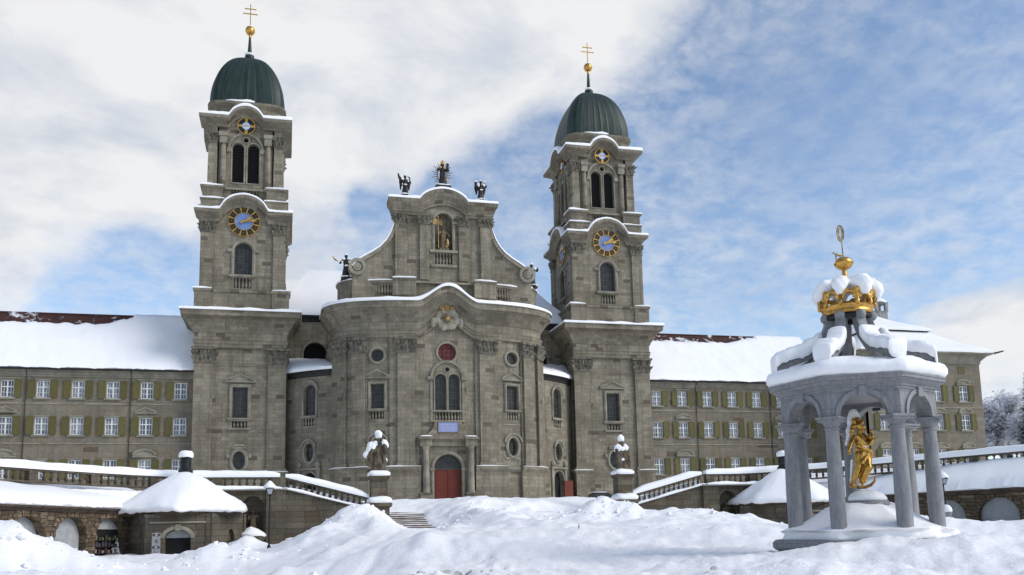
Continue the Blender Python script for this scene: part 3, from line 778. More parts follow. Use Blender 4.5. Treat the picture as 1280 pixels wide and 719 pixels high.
    for k in K:
        mb = MB(); mb.sweep(corner(cx, h3, .95, .3, k), [(.12, 37.0), (.12, 37.35), (.03, 37.5), (0, 42.5), (0, 44.6)]); mb.build('pilaster', STONE, T)
        for sg in (-1, 1):                                            # rounded half columns beside the belfry lights
            mf = side(cx, h3 - .3, k); p = mf(sg * 2.5, 0, .12)
            mb = MB(); mb.lathe([(.001, 37.1), (.42, 37.1), (.42, 37.4), (.33, 37.5), (.34, 39.5), (.3, 42.5), (.001, 42.5)], (p.x, p.y, 0), 12); mb.build('column', STONE, T)
    capital(T, [corner(cx, h3, .95, .3, k) for k in K], 42.4, 43.75, .22)
    for k in K:
        mf = side(cx, h3 - .3, k)
        for sg in (-1, 1):
            mb = MB(); strip(mb, mf, sg * 2.5 - .42, sg * 2.5 + .42, 42.45, 43.75, 0, .5); strip(mb, mf, sg * 2.5 - .5, sg * 2.5 + .5, 43.3, 43.76, 0, .62); mb.build('capital', TRIM, T)
    sq3 = square(cx, h3, .2, bump3)
    mb = MB(); mb.sweep(sq3, [(-.3, 44.42), (.06, 44.44), (.08, 44.58), (.2, 44.68), (.34, 44.76), (.62, 44.92), (.95, 45.08), (1.02, 45.1), (1.05, 45.45), (.95, 45.55), (-.6, 45.7)], True); mb.build('top_cornice', STONE, T)
    snow_run(T, sq3, .0, 1.06, 45.48, .46, True, .22)
    for k in (0, 1, 3):
        mf = side(cx, h3 - .3, k)
        for sg in (-1, 1):
            sh = arch(sg * .86, .64, 37.9, 42.05)
            lw = window(T, mf, sh, .5, 0, 0, BLACK, LEADBAR, .05, .16, .1, TRIM, name='belfry_light')
            mb = MB()
            for z in [38.1 + .36 * i for i in range(12)]:
                if z < 42.2:
                    q = [mf(sg * .86 - .6, z, -.45), mf(sg * .86 + .6, z, -.45), mf(sg * .86 + .6, z + .2, -.28), mf(sg * .86 - .6, z + .2, -.28)]; mb.poly(q[::-1])
            mb.build('louvres', BLACK, lw)
        mb = MB(); ring(mb, mf, oval(0, 43.1, .3, .3, 14), .14, .1); oc = mb.build('oculus', TRIM, T)
        mb = MB(); disc(mb, mf, 0, 43.1, .32, -.5, -.48, 16); mb.build('pane', BLACK, oc)
        mb = MB(); o_ = arch(0, 2.0, 41.6, 42.0, 16); i_ = arch(0, 1.72, 41.6, 42.0, 16)
        for i in range(2, len(o_) - 1): extrude(mb, mf, [i_[i], o_[i], o_[i + 1], i_[i + 1]], 0, .2)
        for sg in (-1, 1): strip(mb, mf, sg * 1.86 - .25, sg * 1.86 + .25, 41.5, 42.0, 0, .24)
        mb.build('arch_moulding', TRIM, T)
        bl = MB(); strip(bl, mf, -2.45, 2.45, 36.9, 37.15, 0, .3); bp = bl.build('parapet_rail', TRIM, T)
        for i in range(8): baluster(bp, mf(-1.3 + .37 * i, 35.7, -.14), 1.2, 1.0, TRIM, 8)
        small_dial(T, side(cx, h3 - .3 + .18, k), 0, 44.75, 1.0)
    # attic drum and dome
    sqd = lambda a: (abs(cos(a)) ** 6 + abs(sin(a)) ** 6) ** (-1 / 6)
    mb = MB(); mb.lathe([(4.0, 45.4), (4.05, 46.9), (4.2, 47.0), (4.42, 47.25), (4.5, 47.3), (4.5, 47.6), (3.9, 47.7)], (cx, TYC, 0), 64, sqd); mb.build('drum', STONE, T)
    prof = []
    for i in range(25):
        tt = i / 24; r = 4.26 * (1 - tt ** 2.05) ** .52 + .05 * sin(pi * min(1, tt * 2.2)) * (1 - tt); prof.append((max(r, .22), 47.6 + 7.6 * tt))
    prof = [(4.5, 47.55), (4.42, 47.62)] + prof
    seam = lambda a: sqd(a) * (1 + (.008 if int(round(a / (2 * pi) * 192)) % 6 == 0 else 0))
    mb = MB(); mb.lathe(prof, (cx, TYC, 0), 192, seam); D = mb.build('dome', COPPER, T, smooth=25)
    for k in (0, 1, 3):
        mf = side(cx, 4.25, k); p, q = mf(-2.4, 0), mf(.9, 0)
        snow_run(T, [(p.x, p.y), (q.x, q.y)], -.12, .16, 47.62, .3, seed=k + 3, var=.6)
    mb = MB(); mb.lathe([(.22, 55.0), (.52, 55.25), (.58, 55.55), (.5, 55.85), (.3, 56.0), (.26, 56.1), (.13, 58.2), (.1, 58.75), (.001, 58.75)], (cx, TYC, 0), 16); S = mb.build('spire', COPPER, T)
    mb = MB(); mb.ellipsoid((cx - .05, TYC - .1, 55.85), (.55, .55, .24)); mb.build('snow_cap', SNOW, S)
    mb = MB(); mb.ellipsoid((cx, TYC, 59.1), (.58, .58, .6), 20, 12); mb.lathe([(.1, 58.1), (.16, 58.3), (.12, 58.6), (.12, 59)], (cx, TYC, 0), 12); ball = mb.build('ball', GOLD, T)
    mb = MB(); mb.ellipsoid((cx, TYC, 59.52), (.4, .4, .22)); mb.build('snow_cap', SNOW, ball)
    mb = MB(); mb.box(cx - .05, cx + .05, TYC - .05, TYC + .05, 59.6, 62.55)
    for z, hw in ((61.35, .8), (62.0, .62)):
        mb.box(cx - hw, cx - .052, TYC - .045, TYC + .045, z - .05, z + .05); mb.box(cx + .052, cx + hw, TYC - .045, TYC + .045, z - .05, z + .05)
        for sg in (-1, 1): mb.ellipsoid((cx + sg * hw, TYC, z), (.09, .09, .09), 8, 6)
    mb.ellipsoid((cx, TYC, 62.58), (.09, .09, .09), 8, 6); mb.build('cross', GOLD, T)
    return T
TW = make_tower(-22.0, 'grey clock tower with green dome, between the left wing and the church front')
T2 = copy_tree(TW, None, (44.0, 0, 0)); T2['label'] = 'grey clock tower with green dome on the fountain side, its flank and side clock showing'
# ------------------------------------------------------------------ church front between the towers
CHURCH = thing('abbey_church', 'baroque church front with convex facade, curved gable and red main door between two towers', 'church', (0, 0, 0))
def bulge_pts(grow=0.0):
    a, b2, yc, n = 11.75 + grow, 5.0 + grow, -2.5, 2.4; pts = [(-a, 5.0), (-a, 2.5), (-a, .5), (-a, -1.4)]
    for i in range(1, 121):
        th = pi * i / 121
        c, s = cos(th), sin(th); pts.append((-a * math.copysign(abs(c) ** (2 / n), c), yc - b2 * abs(s) ** (2 / n)))
    pts += [(a, -1.4), (a, .5), (a, 2.5), (a, 5.0)]
    return pts
BP = bulge_pts(); BM = bent(BP); BM.s0 = BM.S[-1] / 2
def s_of_x(x):
    best = min(range(5, len(BP) - 5), key=lambda i: abs(BP[i][0] - x)); j = best + (1 if BP[best][0] < x else -1); i = best
    if j < i: i, j = j, i
    f = (x - BP[i][0]) / (BP[j][0] - BP[i][0]); return BM.S[i] + f * (BM.S[j] - BM.S[i]) - BM.s0
def sub(s0, s1, step=.4, dzf=None):
    n = max(1, int((s1 - s0) / step)); out = []
    for i in range(n + 1):
        s = s0 + (s1 - s0) * i / n; p = BM(s, 0); out.append((p.x, p.y, dzf(s) if dzf else 0))
    return out
SW = s_of_x(7.5); SMAX = BM.S[-1] / 2
bumpc = lambda s: 1.75 * (.5 + .5 * cos(pi * s / 3.3)) ** .85 if abs(s) < 3.3 else 0
plate = [(-1.7, 7.3), (1.7, 7.3), (1.35, 7.9), (1.25, 9.1), (-1.25, 9.1), (-1.35, 7.9)]
mb = MB(); holes = []
LIGHTS = [arch(sg * .74, .6, 10.4, 13.75) for sg in (-1, 1)]
for a in LIGHTS: holes.append((a, .4))
holes += [(oval(0, 14.85, .26, .26, 12), .4), (rect(-1.35, 1.35, 9.25, 10.2), .75, True), (oval(0, 16.75, 1.0, 1.0), .25), (arch(0, 1.5, .05, 4.05, 16), .7)]
DOORS = arch(0, 1.5, .05, 4.05, 16)
for sg in (-1, 1):
    c = sg * SW
    holes += [(oval(c, 16.4, .68, .68), .35), (rect(c - .72, c + .72, 10.6, 13.25), .4), (rect(c - .72, c + .72, 9.45, 10.4), .75, True), (oval(c - sg * .05, 6.45, .6, 1.0), .4)]
top = [(SMAX - SMAX * 2 * i / 160, 20.6 + bumpc(SMAX - SMAX * 2 * i / 160)) for i in range(161)]
panel(mb, BM, [(-SMAX, 0), (SMAX, 0)] + top, holes, .5)
mb.build('facade_wall', STONE, CHURCH)
# plinth, pilasters, capitals
xs = [(3.55, 5.4), (8.75, 9.9), (10.35, 11.5)]
def sx(x):
    return s_of_x(x) if x < 11.6 else SMAX
PIL = [(sx(3.55), sx(5.35)), (sx(8.75), sx(9.95)), (sx(10.55), sx(11.6))]
BACK = [(sx(3.1), sx(6.2)), (sx(8.5), sx(11.7))]
for sg in (-1, 1):
    for a, b2 in BACK:
        a_, b_ = sorted((sg * a, sg * b2)); mb = MB(); strip(mb, BM, a_, b_, 4.2, 18.4, -.02, .2, 8); mb.build('pilaster', STONE, CHURCH)
    for a, b2 in PIL:
        a_, b_ = sorted((sg * a, sg * b2)); mb = MB(); strip(mb, BM, a_, b_, 4.7, 16.75, .12, .46, 5); strip(mb, BM, a_ - .1, b_ + .1, 4.3, 4.72, .12, .56, 5); pz = mb.build('pilaster', STONE, CHURCH)
        pp = sub(a_, b_, .15); p0 = BM(a_, 0, .12); p1 = BM(b_, 0, .12)
        q = [(p0.x, p0.y)] + [tuple(BM(a_ + (b_ - a_) * i / 8, 0, .46)[:2]) for i in range(9)] + [(p1.x, p1.y)]
        capital(CHURCH, [q], 16.6, 18.3, .25)
    a_, b_ = sorted((sg * sx(2.95), sg * sx(6.6))); 
    for (u_, v_) in ((a_, b_), tuple(sorted((sg * sx(8.3), sg * (SMAX - 5))))):
        mb = MB(); pth = sub(u_, v_, .3); mb.sweep(pth, [(-.02, 0), (.55, 0), (.55, .7), (.45, .8), (.45, 3.6), (.5, 3.75), (.68, 3.95), (.7, 4.2), (.5, 4.32), (-.02, 4.4)]); pn = mb.build('plinth', STONE, CHURCH)
        snow_run(CHURCH, pth, .25, .7, 4.27, .1, seed=u_, var=.5)
mb = MB(); pth = sub(-sx(8.4), sx(8.4), .4); 
for u_, v_ in ((-sx(8.3), -sx(6.6)), (sx(6.6), sx(8.3))): mb = MB(); mb.sweep(sub(u_, v_, .3), [(-.02, 3.7), (.12, 3.8), (.25, 3.95), (.27, 4.15), (-.02, 4.3)]); mb.build('string_course', TRIM, CHURCH)
for u_, v_ in ((-sx(8.4), -sx(6.3)), (sx(6.3), sx(8.4))): mb = MB(); mb.sweep(sub(u_, v_, .3), [(-.02, 8.85), (.06, 8.85), (.06, 9.0), (-.02, 9.0)]); mb.build('string_course', TRIM, CHURCH)
full = sub(-SMAX + 3.2, SMAX - 3.2, .3, bumpc)
mb = MB(); mb.sweep(full, [(-.1, 18.3), (.3, 18.32), (.3, 18.7), (.36, 18.75), (.36, 19.0), (.42, 19.1), (.2, 19.2), (.2, 19.95), (.3, 20.05), (.45, 20.35), (.75, 20.7), (1.05, 21.15), (1.35, 21.4), (1.45, 21.45), (1.48, 21.95), (1.6, 22.05), (1.55, 22.2), (-.6, 22.6)])
mb.build('main_cornice', STONE, CHURCH)
snow_run(CHURCH, full, .1, 1.62, 22.12, .42, False, .3, .25)
# windows of the front
for i, sg in enumerate((-1, 1)):
    c = sg * SW
    w1 = window(CHURCH, BM, oval(c, 16.4, .68, .68), .35, 2, 2, surround=.28, proud=.2)
    w2 = window(CHURCH, BM, rect(c - .72, c + .72, 10.6, 13.25), .4, 3, 5, surround=.28, proud=.2)
    mb = MB(); pediment(mb, BM, c, 13.95, 1.25, .75, 'tri', .3); mb.build('pediment', TRIM, w2)
    mb = MB(); strip(mb, BM, c - 1.05, c + 1.05, 10.38, 10.56, 0, .22, 3); mb.build('sill', TRIM, w2)
    for k in range(4): baluster(w2, BM(c - .52 + .35 * k, 9.45, -.14), .92, .95, TRIM, 8)
    w3 = window(CHURCH, BM, oval(c - sg * .05, 6.45, .6, 1.0), .4, 1, 2, surround=.32, proud=.22)
    mb = MB(); strip(mb, BM, c - .95 - sg * .05, c + .85 - sg * .05, 5.05, 5.3, 0, .12); mb.build('sill', TRIM, w3); mb = MB()
    o_ = [(c - sg * .05 + 1.15 * cos(pi * k / 12), 7.0 + 1.0 * sin(pi * k / 12)) for k in range(13)]; i_ = [(c - sg * .05 + .95 * cos(pi * k / 12), 6.95 + .82 * sin(pi * k / 12)) for k in range(13)]
    for k in range(12): extrude(mb, BM, [i_[k], o_[k], o_[k + 1], i_[k + 1]], 0, .28)
    mb.build('hood', TRIM, w3)
for a in LIGHTS:
    wl = window(CHURCH, BM, a, .4, 2, 5, surround=.13, proud=.1, step=.6)
mb = MB(); ring(mb, BM, oval(0, 14.85, .26, .26, 12), .12, .1); oc = mb.build('oculus', TRIM, CHURCH)
mb = MB(); disc(mb, BM, 0, 14.85, .3, -.4, -.38, 14); mb.build('pane', GLASS, oc)
mb = MB(); o_ = arch(0, 1.85, 13.6, 14.0, 18); i_ = arch(0, 1.6, 13.6, 14.0, 18)
for i in range(2, len(o_) - 1): extrude(mb, BM, [i_[i], o_[i], o_[i + 1], i_[i + 1]], 0, .24)
for sg in (-1, 1): strip(mb, BM, sg * 1.85 - .3, sg * 1.85 + .3, 13.7, 14.05, 0, .26); strip(mb, BM, sg * 1.75 - .12, sg * 1.75 + .12, 9.2, 13.7, 0, .1)
strip(mb, BM, -1.9, 1.9, 9.08, 9.26, 0, .22, 4); strip(mb, BM, -1.7, 1.7, 10.18, 10.36, 0, .2, 4); twin = mb.build('window_surround', TRIM, CHURCH)
for k in range(8):
    if k != 3.5: baluster(twin, BM(-1.2 + .343 * k, 9.25, -.14), .94, .95, TRIM, 8)
# red rose panel and coat of arms
mb = MB(); disc(mb, BM, 0, 16.75, 1.02, -.26, -.2, 32); rose = mb.build('rose_window', REDGLASS, CHURCH)
mb = MB(); bars(mb, BM, oval(0, 16.75, 1.0, 1.0), 3, 3, -.2, .05, .03); annulus(mb, BM, 0, 16.75, .5, .55, -.2, -.17, 28); mb.build('tracery', BLACKP, rose)
mb = MB(); ring(mb, BM, oval(0, 16.75, 1.0, 1.0, 32), .24, .14); mb.build('surround', TRIM, rose)
mb = MB()
for k in range(16):
    a = 2 * pi * k / 16; mb.ellipsoid(BM(1.05 * cos(a), 20.45 + 1.0 * sin(a), .26 + .06 * (k % 2)), (.32, .2, .28 + .1 * (k % 3)))
mb.ellipsoid(BM(0, 20.4, .16), (1.1, .24, 1.05)); 
for sg in (-1, 1): mb.ellipsoid(BM(sg * 1.55, 20.0, .3), (.3, .2, .65))
arms = remesh(mb, 'coat_of_arms', TRIM, CHURCH, .07, .04, 4)
mb = MB(); mb.ellipsoid(BM(0, 20.5, .52), (.42, .16, .55)); mb.build('shield', PALESTATUE, arms)
mb = MB(); mb.ellipsoid(BM(0, 20.4, .66), (.2, .1, .26)); 
for sg in (-1, 0, 1):
    p = BM(sg * .55, 21.55 + (.08 if sg else .22), .5)
    for g in range(5): mb.ellipsoid(p + Vector((.16 * cos(g * 1.257), 0, .16 * sin(g * 1.257))), (.12, .08, .12), 8, 6)
mb.tube(BM(-.55, 21.4, .5), BM(.55, 21.4, .5), .06, .06); mb.tube(BM(-.5, 20.85, .55), BM(.5, 20.0, .62), .05, .05)
mb.build('gilded_crest', DULLGOLD, arms)
# plaque and portal
mb = MB(); strip(mb, BM, -1.05, 1.05, 7.95, 9.0, .38, .44, 4); pq = mb.build('plaque', PLAQUE, CHURCH)
mb = MB(); ring(mb, BM, rect(-1.02, 1.02, 7.98, 8.97), .12, .50, .36); mb.build('rim', mat('plaque_rim', lin(150, 128, 96), .7)[0], pq)
mb = MB()
for i in range(4):                                                   # faint rows of cut lettering, too small to read in the photo
    for k in range(9 - (i % 2)):
        x = -.82 + .19 * k + (.08 if i % 2 else 0); strip(mb, BM, x, x + .12, 8.72 - .2 * i, 8.79 - .2 * i, .44, .446)
mb.build('inscription', mat('inscription_paint', lin(176, 168, 190), .6)[0], pq)
mb = MB(); extrude(mb, BM, [(-2.9, 7.35), (2.9, 7.35), (2.7, 7.55), (2.2, 7.75), (1.75, 8.2), (1.5, 8.8), (1.45, 9.08), (-1.45, 9.08), (-1.5, 8.8), (-1.75, 8.2), (-2.2, 7.75), (-2.7, 7.55)], 0, .38, .5)
mb.build('portal_gable', STONE, CHURCH)
mb = MB(); pth = sub(-3.35, 3.35, .3)
mb.sweep(pth, [(-.02, 6.45), (.3, 6.47), (.3, 6.75), (.25, 6.8), (.25, 7.0), (.4, 7.1), (.62, 7.2), (.64, 7.36), (-.02, 7.46)]); mb.build('portal_entablature', STONE, CHURCH)
for sg in (-1, 1):
    c = sg * 2.42
    mb = MB(); strip(mb, BM, c - .62, c + .62, 6.4, 7.5, 0, .75, 2); strip(mb, BM, c - .72, c + .72, 7.16, 7.42, 0, .92, 2); strip(mb, BM, c - .6, c + .6, 0, 1.3, 0, .8, 2); strip(mb, BM, c - .68, c + .68, 1.28, 1.45, 0, .88, 2); strip(mb, BM, c - .48, c + .48, 1.4, 6.4, 0, .16); 
    mb.build('column_pedestal', STONE, CHURCH)
    p = BM(c, 0, .42); mb = MB(); mb.lathe([(.001, 1.44), (.44, 1.44), (.46, 1.55), (.4, 1.66), (.36, 1.7), (.36, 3.0), (.3, 5.8), (.34, 5.85), (.3, 5.9), (.32, 6.1), (.44, 6.32), (.46, 6.42), (.001, 6.42)], (p.x, p.y, 0), 18); mb.build('portal_column', TRIM, CHURCH)
    q = BM(c, 0, .46); pd = MB(); snow_pad(None, q.x - .6, q.x + .6, q.y - .4, q.y + .3, 7.42, .16, seed=sg, mb=pd); pd.build('snow_cap', SNOW, CHURCH)
mb = MB(); ring(mb, BM, DOORS, .32, .16, inner=.04); strip(mb, BM, -2.0, -1.45, 3.85, 4.1, 0, .22); strip(mb, BM, 1.45, 2.0, 3.85, 4.1, 0, .22); mb.build('portal_arch', TRIM, CHURCH)
DR = None
mb = MB(); panel(mb, BM, rect(-1.5, 1.5, .05, 4.0), [], None, -.62); DR = mb.build('door', DOORRED, CHURCH)
for sg in (-1, 1):
    mb = MB(); a_, b_ = sorted((sg * .03, sg * 1.46)); strip(mb, BM, a_, b_, .1, 3.98, -.62, -.56)
    for z0_, z1_ in ((.3, 1.5), (1.75, 3.75)): strip(mb, BM, a_ + .16, b_ - .16, z0_, z1_, -.56, -.53)
    mb.build('door_leaf', DOORRED, DR)
mb = MB(); sh = [(1.5 * cos(pi * k / 16), 4.05 + 1.5 * sin(pi * k / 16)) for k in range(17)]; V2, F2 = cdt(sh, [], None); ix = [mb.vert(BM(p.x, p.y, -.6)) for p in V2]
for f in F2: mb.face([ix[i] for i in f])
lun = mb.build('lunette', GLASS, CHURCH)
mb = MB(); strip(mb, BM, -1.5, 1.5, 3.98, 4.1, -.6, -.5)
for k in range(1, 6): a = pi * k / 6; mb.tube(BM(.35 * cos(a), 4.05 + .35 * sin(a), -.57), BM(1.48 * cos(a), 4.05 + 1.48 * sin(a), -.57), .025, .025, 6)
mb.build('frame', LEADBAR, lun)
# attic behind the cornice: parapet with balusters
AT = [s_of_x(3.3), s_of_x(5.9), s_of_x(8.9), SMAX - 7.0]
mb = MB(); ap = sub(-SMAX + 4.4, SMAX - 4.4, .3)
mb.sweep(ap, [(-1.6, 22.2), (-.25, 22.3), (-.25, 23.0), (-.33, 23.1), (-1.6, 23.15)]); mb.build('attic_base', STONE, CHURCH)
for sg in (-1, 1):
    a_, b_ = sorted((sg * AT[0], sg * AT[1])); c_, d_ = sorted((sg * AT[1], sg * AT[2])); e_, f_ = sorted((sg * AT[2], sg * (AT[3])))
    for (u_, v_), nm in (((a_, b_), 'attic_pedestal'), ((e_, f_), 'attic_pedestal')):
        mb = MB(); mb.sweep(sub(u_, v_, .3), [(-1.5, 23.1), (-.2, 23.1), (-.2, 24.75), (-.1, 24.85), (-.02, 25.0), (-.05, 25.12), (-1.5, 25.15)]); mb.build(nm, STONE, CHURCH)
        snow_run(CHURCH, sub(u_, v_, .3), -1.4, -.02, 25.1, .24, seed=u_)
    mb = MB(); mb.sweep(sub(c_, d_, .3), [(-.75, 24.55), (-.3, 24.55), (-.25, 24.65), (-.2, 24.85), (-.75, 24.9)]); rl = mb.build('attic_rail', STONE, CHURCH)
    mb = MB(); mb.sweep(sub(c_, d_, .3), [(-1.5, 23.1), (-1.35, 23.1), (-1.35, 24.6), (-1.5, 24.6)]); mb.build('attic_shade_sheet', BLACK, rl)  # dark sheet standing in for the shade behind the balusters
    snow_run(CHURCH, sub(c_, d_, .3), -.8, -.18, 24.86, .2, seed=u_ + 4)
    n = 9
    for k in range(n):
        s = c_ + (d_ - c_) * (k + .5) / n; baluster(rl, BM(s, 23.1, -.52), 1.47, 1.35, STONE, 8)
# gable
GY = -6.2; GM = flat(0, GY); GB = flat(0, GY - .22)
gb = lambda s: 1.35 * (max(0, 1 - (s / 2.75) ** 2)) ** .75 if abs(s) < 2.75 else 0
cur = [(5.5, 33.5), (5.5, 32.4), (5.62, 31.4), (5.95, 30.4), (6.45, 29.5), (7.1, 28.75), (7.9, 28.15), (8.8, 27.6), (9.6, 27.05), (10.15, 26.35)]
topg = [(x, 33.6 + gb(x)) for x in [5.5 - .25 * i for i in range(45)]]
ol = [(-10.2, 22.6), (10.2, 22.6)] + cur[::-1] + topg[1:-1] + [(-x, z) for x, z in cur]
NICHE = arch(0, 1.0, 28.75, 32.1, 14)
mb = MB(); panel(mb, GM, ol, [(NICHE, 1.0, True), (rect(-.98, .98, 27.1, 28.4), .75, True)], None)
n = len(ol)
for i in range(n): a, b2 = ol[i], ol[(i + 1) % n]; mb.poly([GM(*a), GM(*b2), GM(*b2, -1.6), GM(*a, -1.6)][::-1])
panel(mb, flat(0, GY + 1.6, -1, 0), [(-x, z) for x, z in ol][::-1], [], None)
mb.build('gable', STONE, CHURCH)
for sg in (-1, 1):
    mb = MB(); a_, b_ = sorted((sg * 4.2, sg * 5.5)); strip(mb, GM, a_, b_, 25.2, 32.0, 0, .34); mb.build('gable_pilaster', STONE, CHURCH)
    mb = MB(); a_, b_ = sorted((sg * 1.7, sg * 2.75)); strip(mb, GM, a_, b_, 25.2, 32.0, 0, .28); mb.build('gable_pilaster', STONE, CHURCH)
    for c_, hw in ((4.85, .75), (2.22, .6)):
        p = [tuple(GM(sg * c_ - hw, 0, 0)[:2]), tuple(GM(sg * c_ - hw, 0, .34)[:2]), tuple(GM(sg * c_ + hw, 0, .34)[:2]), tuple(GM(sg * c_ + hw, 0, 0)[:2])]
        capital(CHURCH, [p], 31.6, 32.7, .16)
    # volute scroll
    pts = [GM(sg * x, z, .12) for x, z in cur[1:]]
    mb = MB()
    for i in range(len(cur) - 2):
        (x0, z0), (x1, z1) = cur[i + 1], cur[i + 2]; nx, nz = -(z1 - z0), (x1 - x0); l = hypot(nx, nz); nx, nz = nx / l * .4, nz / l * .4
        q = [(sg * (x0), z0), (sg * (x1), z1), (sg * (x1 + (nx if nx < 0 else -nx)), z1 - abs(nz)), (sg * (x0 + (nx if nx < 0 else -nx)), z0 - abs(nz))]
        extrude(mb, GM, q, 0, .25)
    mb.build('volute_band', TRIM, CHURCH)
    mb = MB(); c_ = (sg * 9.65, 26.3)
    disc(mb, GM, c_[0], c_[1], .95, -1.0, .22, 28); annulus(mb, GM, c_[0], c_[1], .6, .95, .2, .4, 28); annulus(mb, GM, c_[0], c_[1], .22, .45, .2, .36, 20); disc(mb, GM, c_[0], c_[1], .2, .2, .42, 16); mb.build('volute_scroll', TRIM, CHURCH)
    mb = MB(); cs_ = [(x, z) for x, z in cur[1:]]
    R = []
    for i, (x, z) in enumerate(cs_):
        j = min(i + 1, len(cs_) - 1); k = max(i - 1, 0); dx, dz = cs_[j][0] - cs_[k][0], cs_[j][1] - cs_[k][1]; l = hypot(dx, dz); nx, nz = -dz / l, dx / l
        if nz < 0: nx, nz = -nx, -nz
        th = .07 + .16 * max(0, nz) + .05 * noise.noise((x, z, sg))
        R.append([GM(sg * x, z, .3), GM(sg * (x + nx * th * .8), z + nz * th * .8, .28), GM(sg * (x + nx * th), z + nz * th, .0), GM(sg * (x + nx * th), z + nz * th, -1.3), GM(sg * x, z, -1.6)])
    mb.grid(R); mb.build('snow_cap', SNOW, CHURCH, smooth=70)
gp = []
for i in range(45):
    s = -5.5 + .25 * i; p = GM(s, 0); gp.append((p.x, p.y, gb(s)))
gp = [(-5.5, GY + 1.6, 0), (-5.5, GY + .8, 0)] + gp + [(5.5, GY + .8, 0), (5.5, GY + 1.6, 0)]
mb = MB(); mb.sweep(gp, [(-.1, 32.6), (.22, 32.62), (.22, 32.95), (.3, 33.0), (.3, 33.2), (.4, 33.35), (.5, 33.7), (.72, 34.0), (.76, 34.35), (.68, 34.45), (-.6, 34.6)]); mb.build('gable_cornice', STONE, CHURCH)
snow_run(CHURCH, gp, -1.2, .78, 34.4, .36, False, .25, .3)
mb = MB(); mb.box(-5.4, 5.4, GY + .1, GY + 1.5, 34.2, 34.58); mb.build('gable_top', STONE, CHURCH)
mb = MB(); ring(mb, GM, NICHE, .3, .14); strip(mb, GM, -1.55, -.95, 31.85, 32.15, 0, .25); strip(mb, GM, .95, 1.55, 31.85, 32.15, 0, .25); strip(mb, GM, -1.6, 1.6, 28.42, 28.72, 0, .3); strip(mb, GM, -1.5, 1.5, 26.75, 27.05, 0, .2); nr = mb.build('niche_frame', TRIM, CHURCH)
for k in range(5): baluster(nr, GM(-.72 + .36 * k, 27.1, -.16), 1.3, 1.05, TRIM, 8)
mb = MB(); strip(mb, GM, -5.6, 5.6, 24.75, 25.0, 0, .35); mb.build('gable_string', TRIM, CHURCH)
# side bays with their curved fronts
def bay(sg):
    pts = [(-17.3, 2.0), (-16.6, 1.15), (-15.8, .3), (-14.9, -.5), (-14.0, -1.2), (-13.0, -1.9), (-12.0, -2.5), (-11.0, -2.9)]
    if sg > 0: pts = [(-x, y) for x, y in pts][::-1]
    mf = bent(pts); mf.s0 = mf.S[-1] / 2; sm = mf.s0
    c = min([i * .02 for i in range(-150, 150)], key=lambda s: abs(abs(mf(s, 0).x) - 14.45))
    W1, OV, DO = arch(c, .78, 10.5, 13.2), oval(c, 6.35, .62, 1.05), arch(c, 1.02, 0.05, 3.1)
    mb = MB(); panel(mb, mf, rect(-sm, sm, 0, 15.0), [(W1, .35), (OV, .35), (DO, .5), (rect(c - .75, c + .75, 9.3, 10.2), .7, True)], .5); mb.build('side_bay', STONE, CHURCH)
    P = [tuple(mf(-sm + 2 * sm * i / 16, 0)[:2]) for i in range(17)]
    mb = MB(); mb.sweep(P, [(-.1, 14.8), (.1, 14.85), (.15, 15.1), (.4, 15.35), (.5, 15.42), (.5, 15.55), (-1, 15.6)]); mb.build('eaves', LEAD, CHURCH)
    R = []
    for i in range(17):
        p = mf(-sm + 2 * sm * i / 16, 0, .5); b_ = Vector((sg * (11.2 + 5.8 * (abs(p.x) - 10.8) / 6.5), 4.9, 0)); row = []
        row.append((p.x, p.y, 15.5)); 
        for k in range(9):
            f = k / 8; q = p.lerp(b_, f); z = 15.55 + 2.1 * f + (.42 if k else .28) * (1 + .25 * noise.noise((q.x, q.y, 3)))
            if k == 0: q = p.lerp(b_, -.008)
            row.append((q.x, q.y, z))
        R.append(row)
    mb = MB(); mb.grid(R); mb.build('bay_roof', SNOW, CHURCH, smooth=70)
    w1 = window(CHURCH, mf, W1, .35, 2, 5, surround=.24, proud=.18)
    mb = MB(); o_ = arch(c, 1.2, 13.0, 13.25, 14); i_ = arch(c, 1.0, 13.0, 13.2, 14)
    for i in range(2, len(o_) - 1): extrude(mb, mf, [i_[i], o_[i], o_[i + 1], i_[i + 1]], 0, .26)
    mb.build('hood', TRIM, w1); mb = MB(); strip(mb, mf, c - 1.1, c + 1.1, 10.2, 10.42, 0, .24); mb.build('sill', TRIM, w1)
    for k in range(4): baluster(w1, mf(c - .55 + .367 * k, 9.3, -.12), .9, .95, TRIM, 8)
    w2 = window(CHURCH, mf, OV, .35, 1, 2, surround=.24, proud=.2)
    mb = MB(); o_ = [(c + .95 * cos(pi * k / 10), 6.9 + .95 * sin(pi * k / 10)) for k in range(11)]; i_ = [(c + .78 * cos(pi * k / 10), 6.9 + .75 * sin(pi * k / 10)) for k in range(11)]
    for k in range(10): extrude(mb, mf, [i_[k], o_[k], o_[k + 1], i_[k + 1]], 0, .28)
    mb.build('hood', TRIM, w2)
    mb = MB(); ring(mb, mf, DO, .26, .14); strip(mb, mf, c - 1.6, c + 1.6, 4.35, 4.6, 0, .3, 4)
    for q in (-1, 1): mb.ellipsoid(mf(c + q * 1.25, 4.95, .15), (.32, .25, .4)); strip(mb, mf, c + q * 1.3 - .2, c + q * 1.3 + .2, 0, 4.35, 0, .2)
    pa = mb.build('side_portal', TRIM, CHURCH)
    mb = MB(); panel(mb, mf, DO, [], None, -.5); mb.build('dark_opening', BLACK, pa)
    return mf, c
mfL, cL = bay(-1); mfR, cR = bay(1)
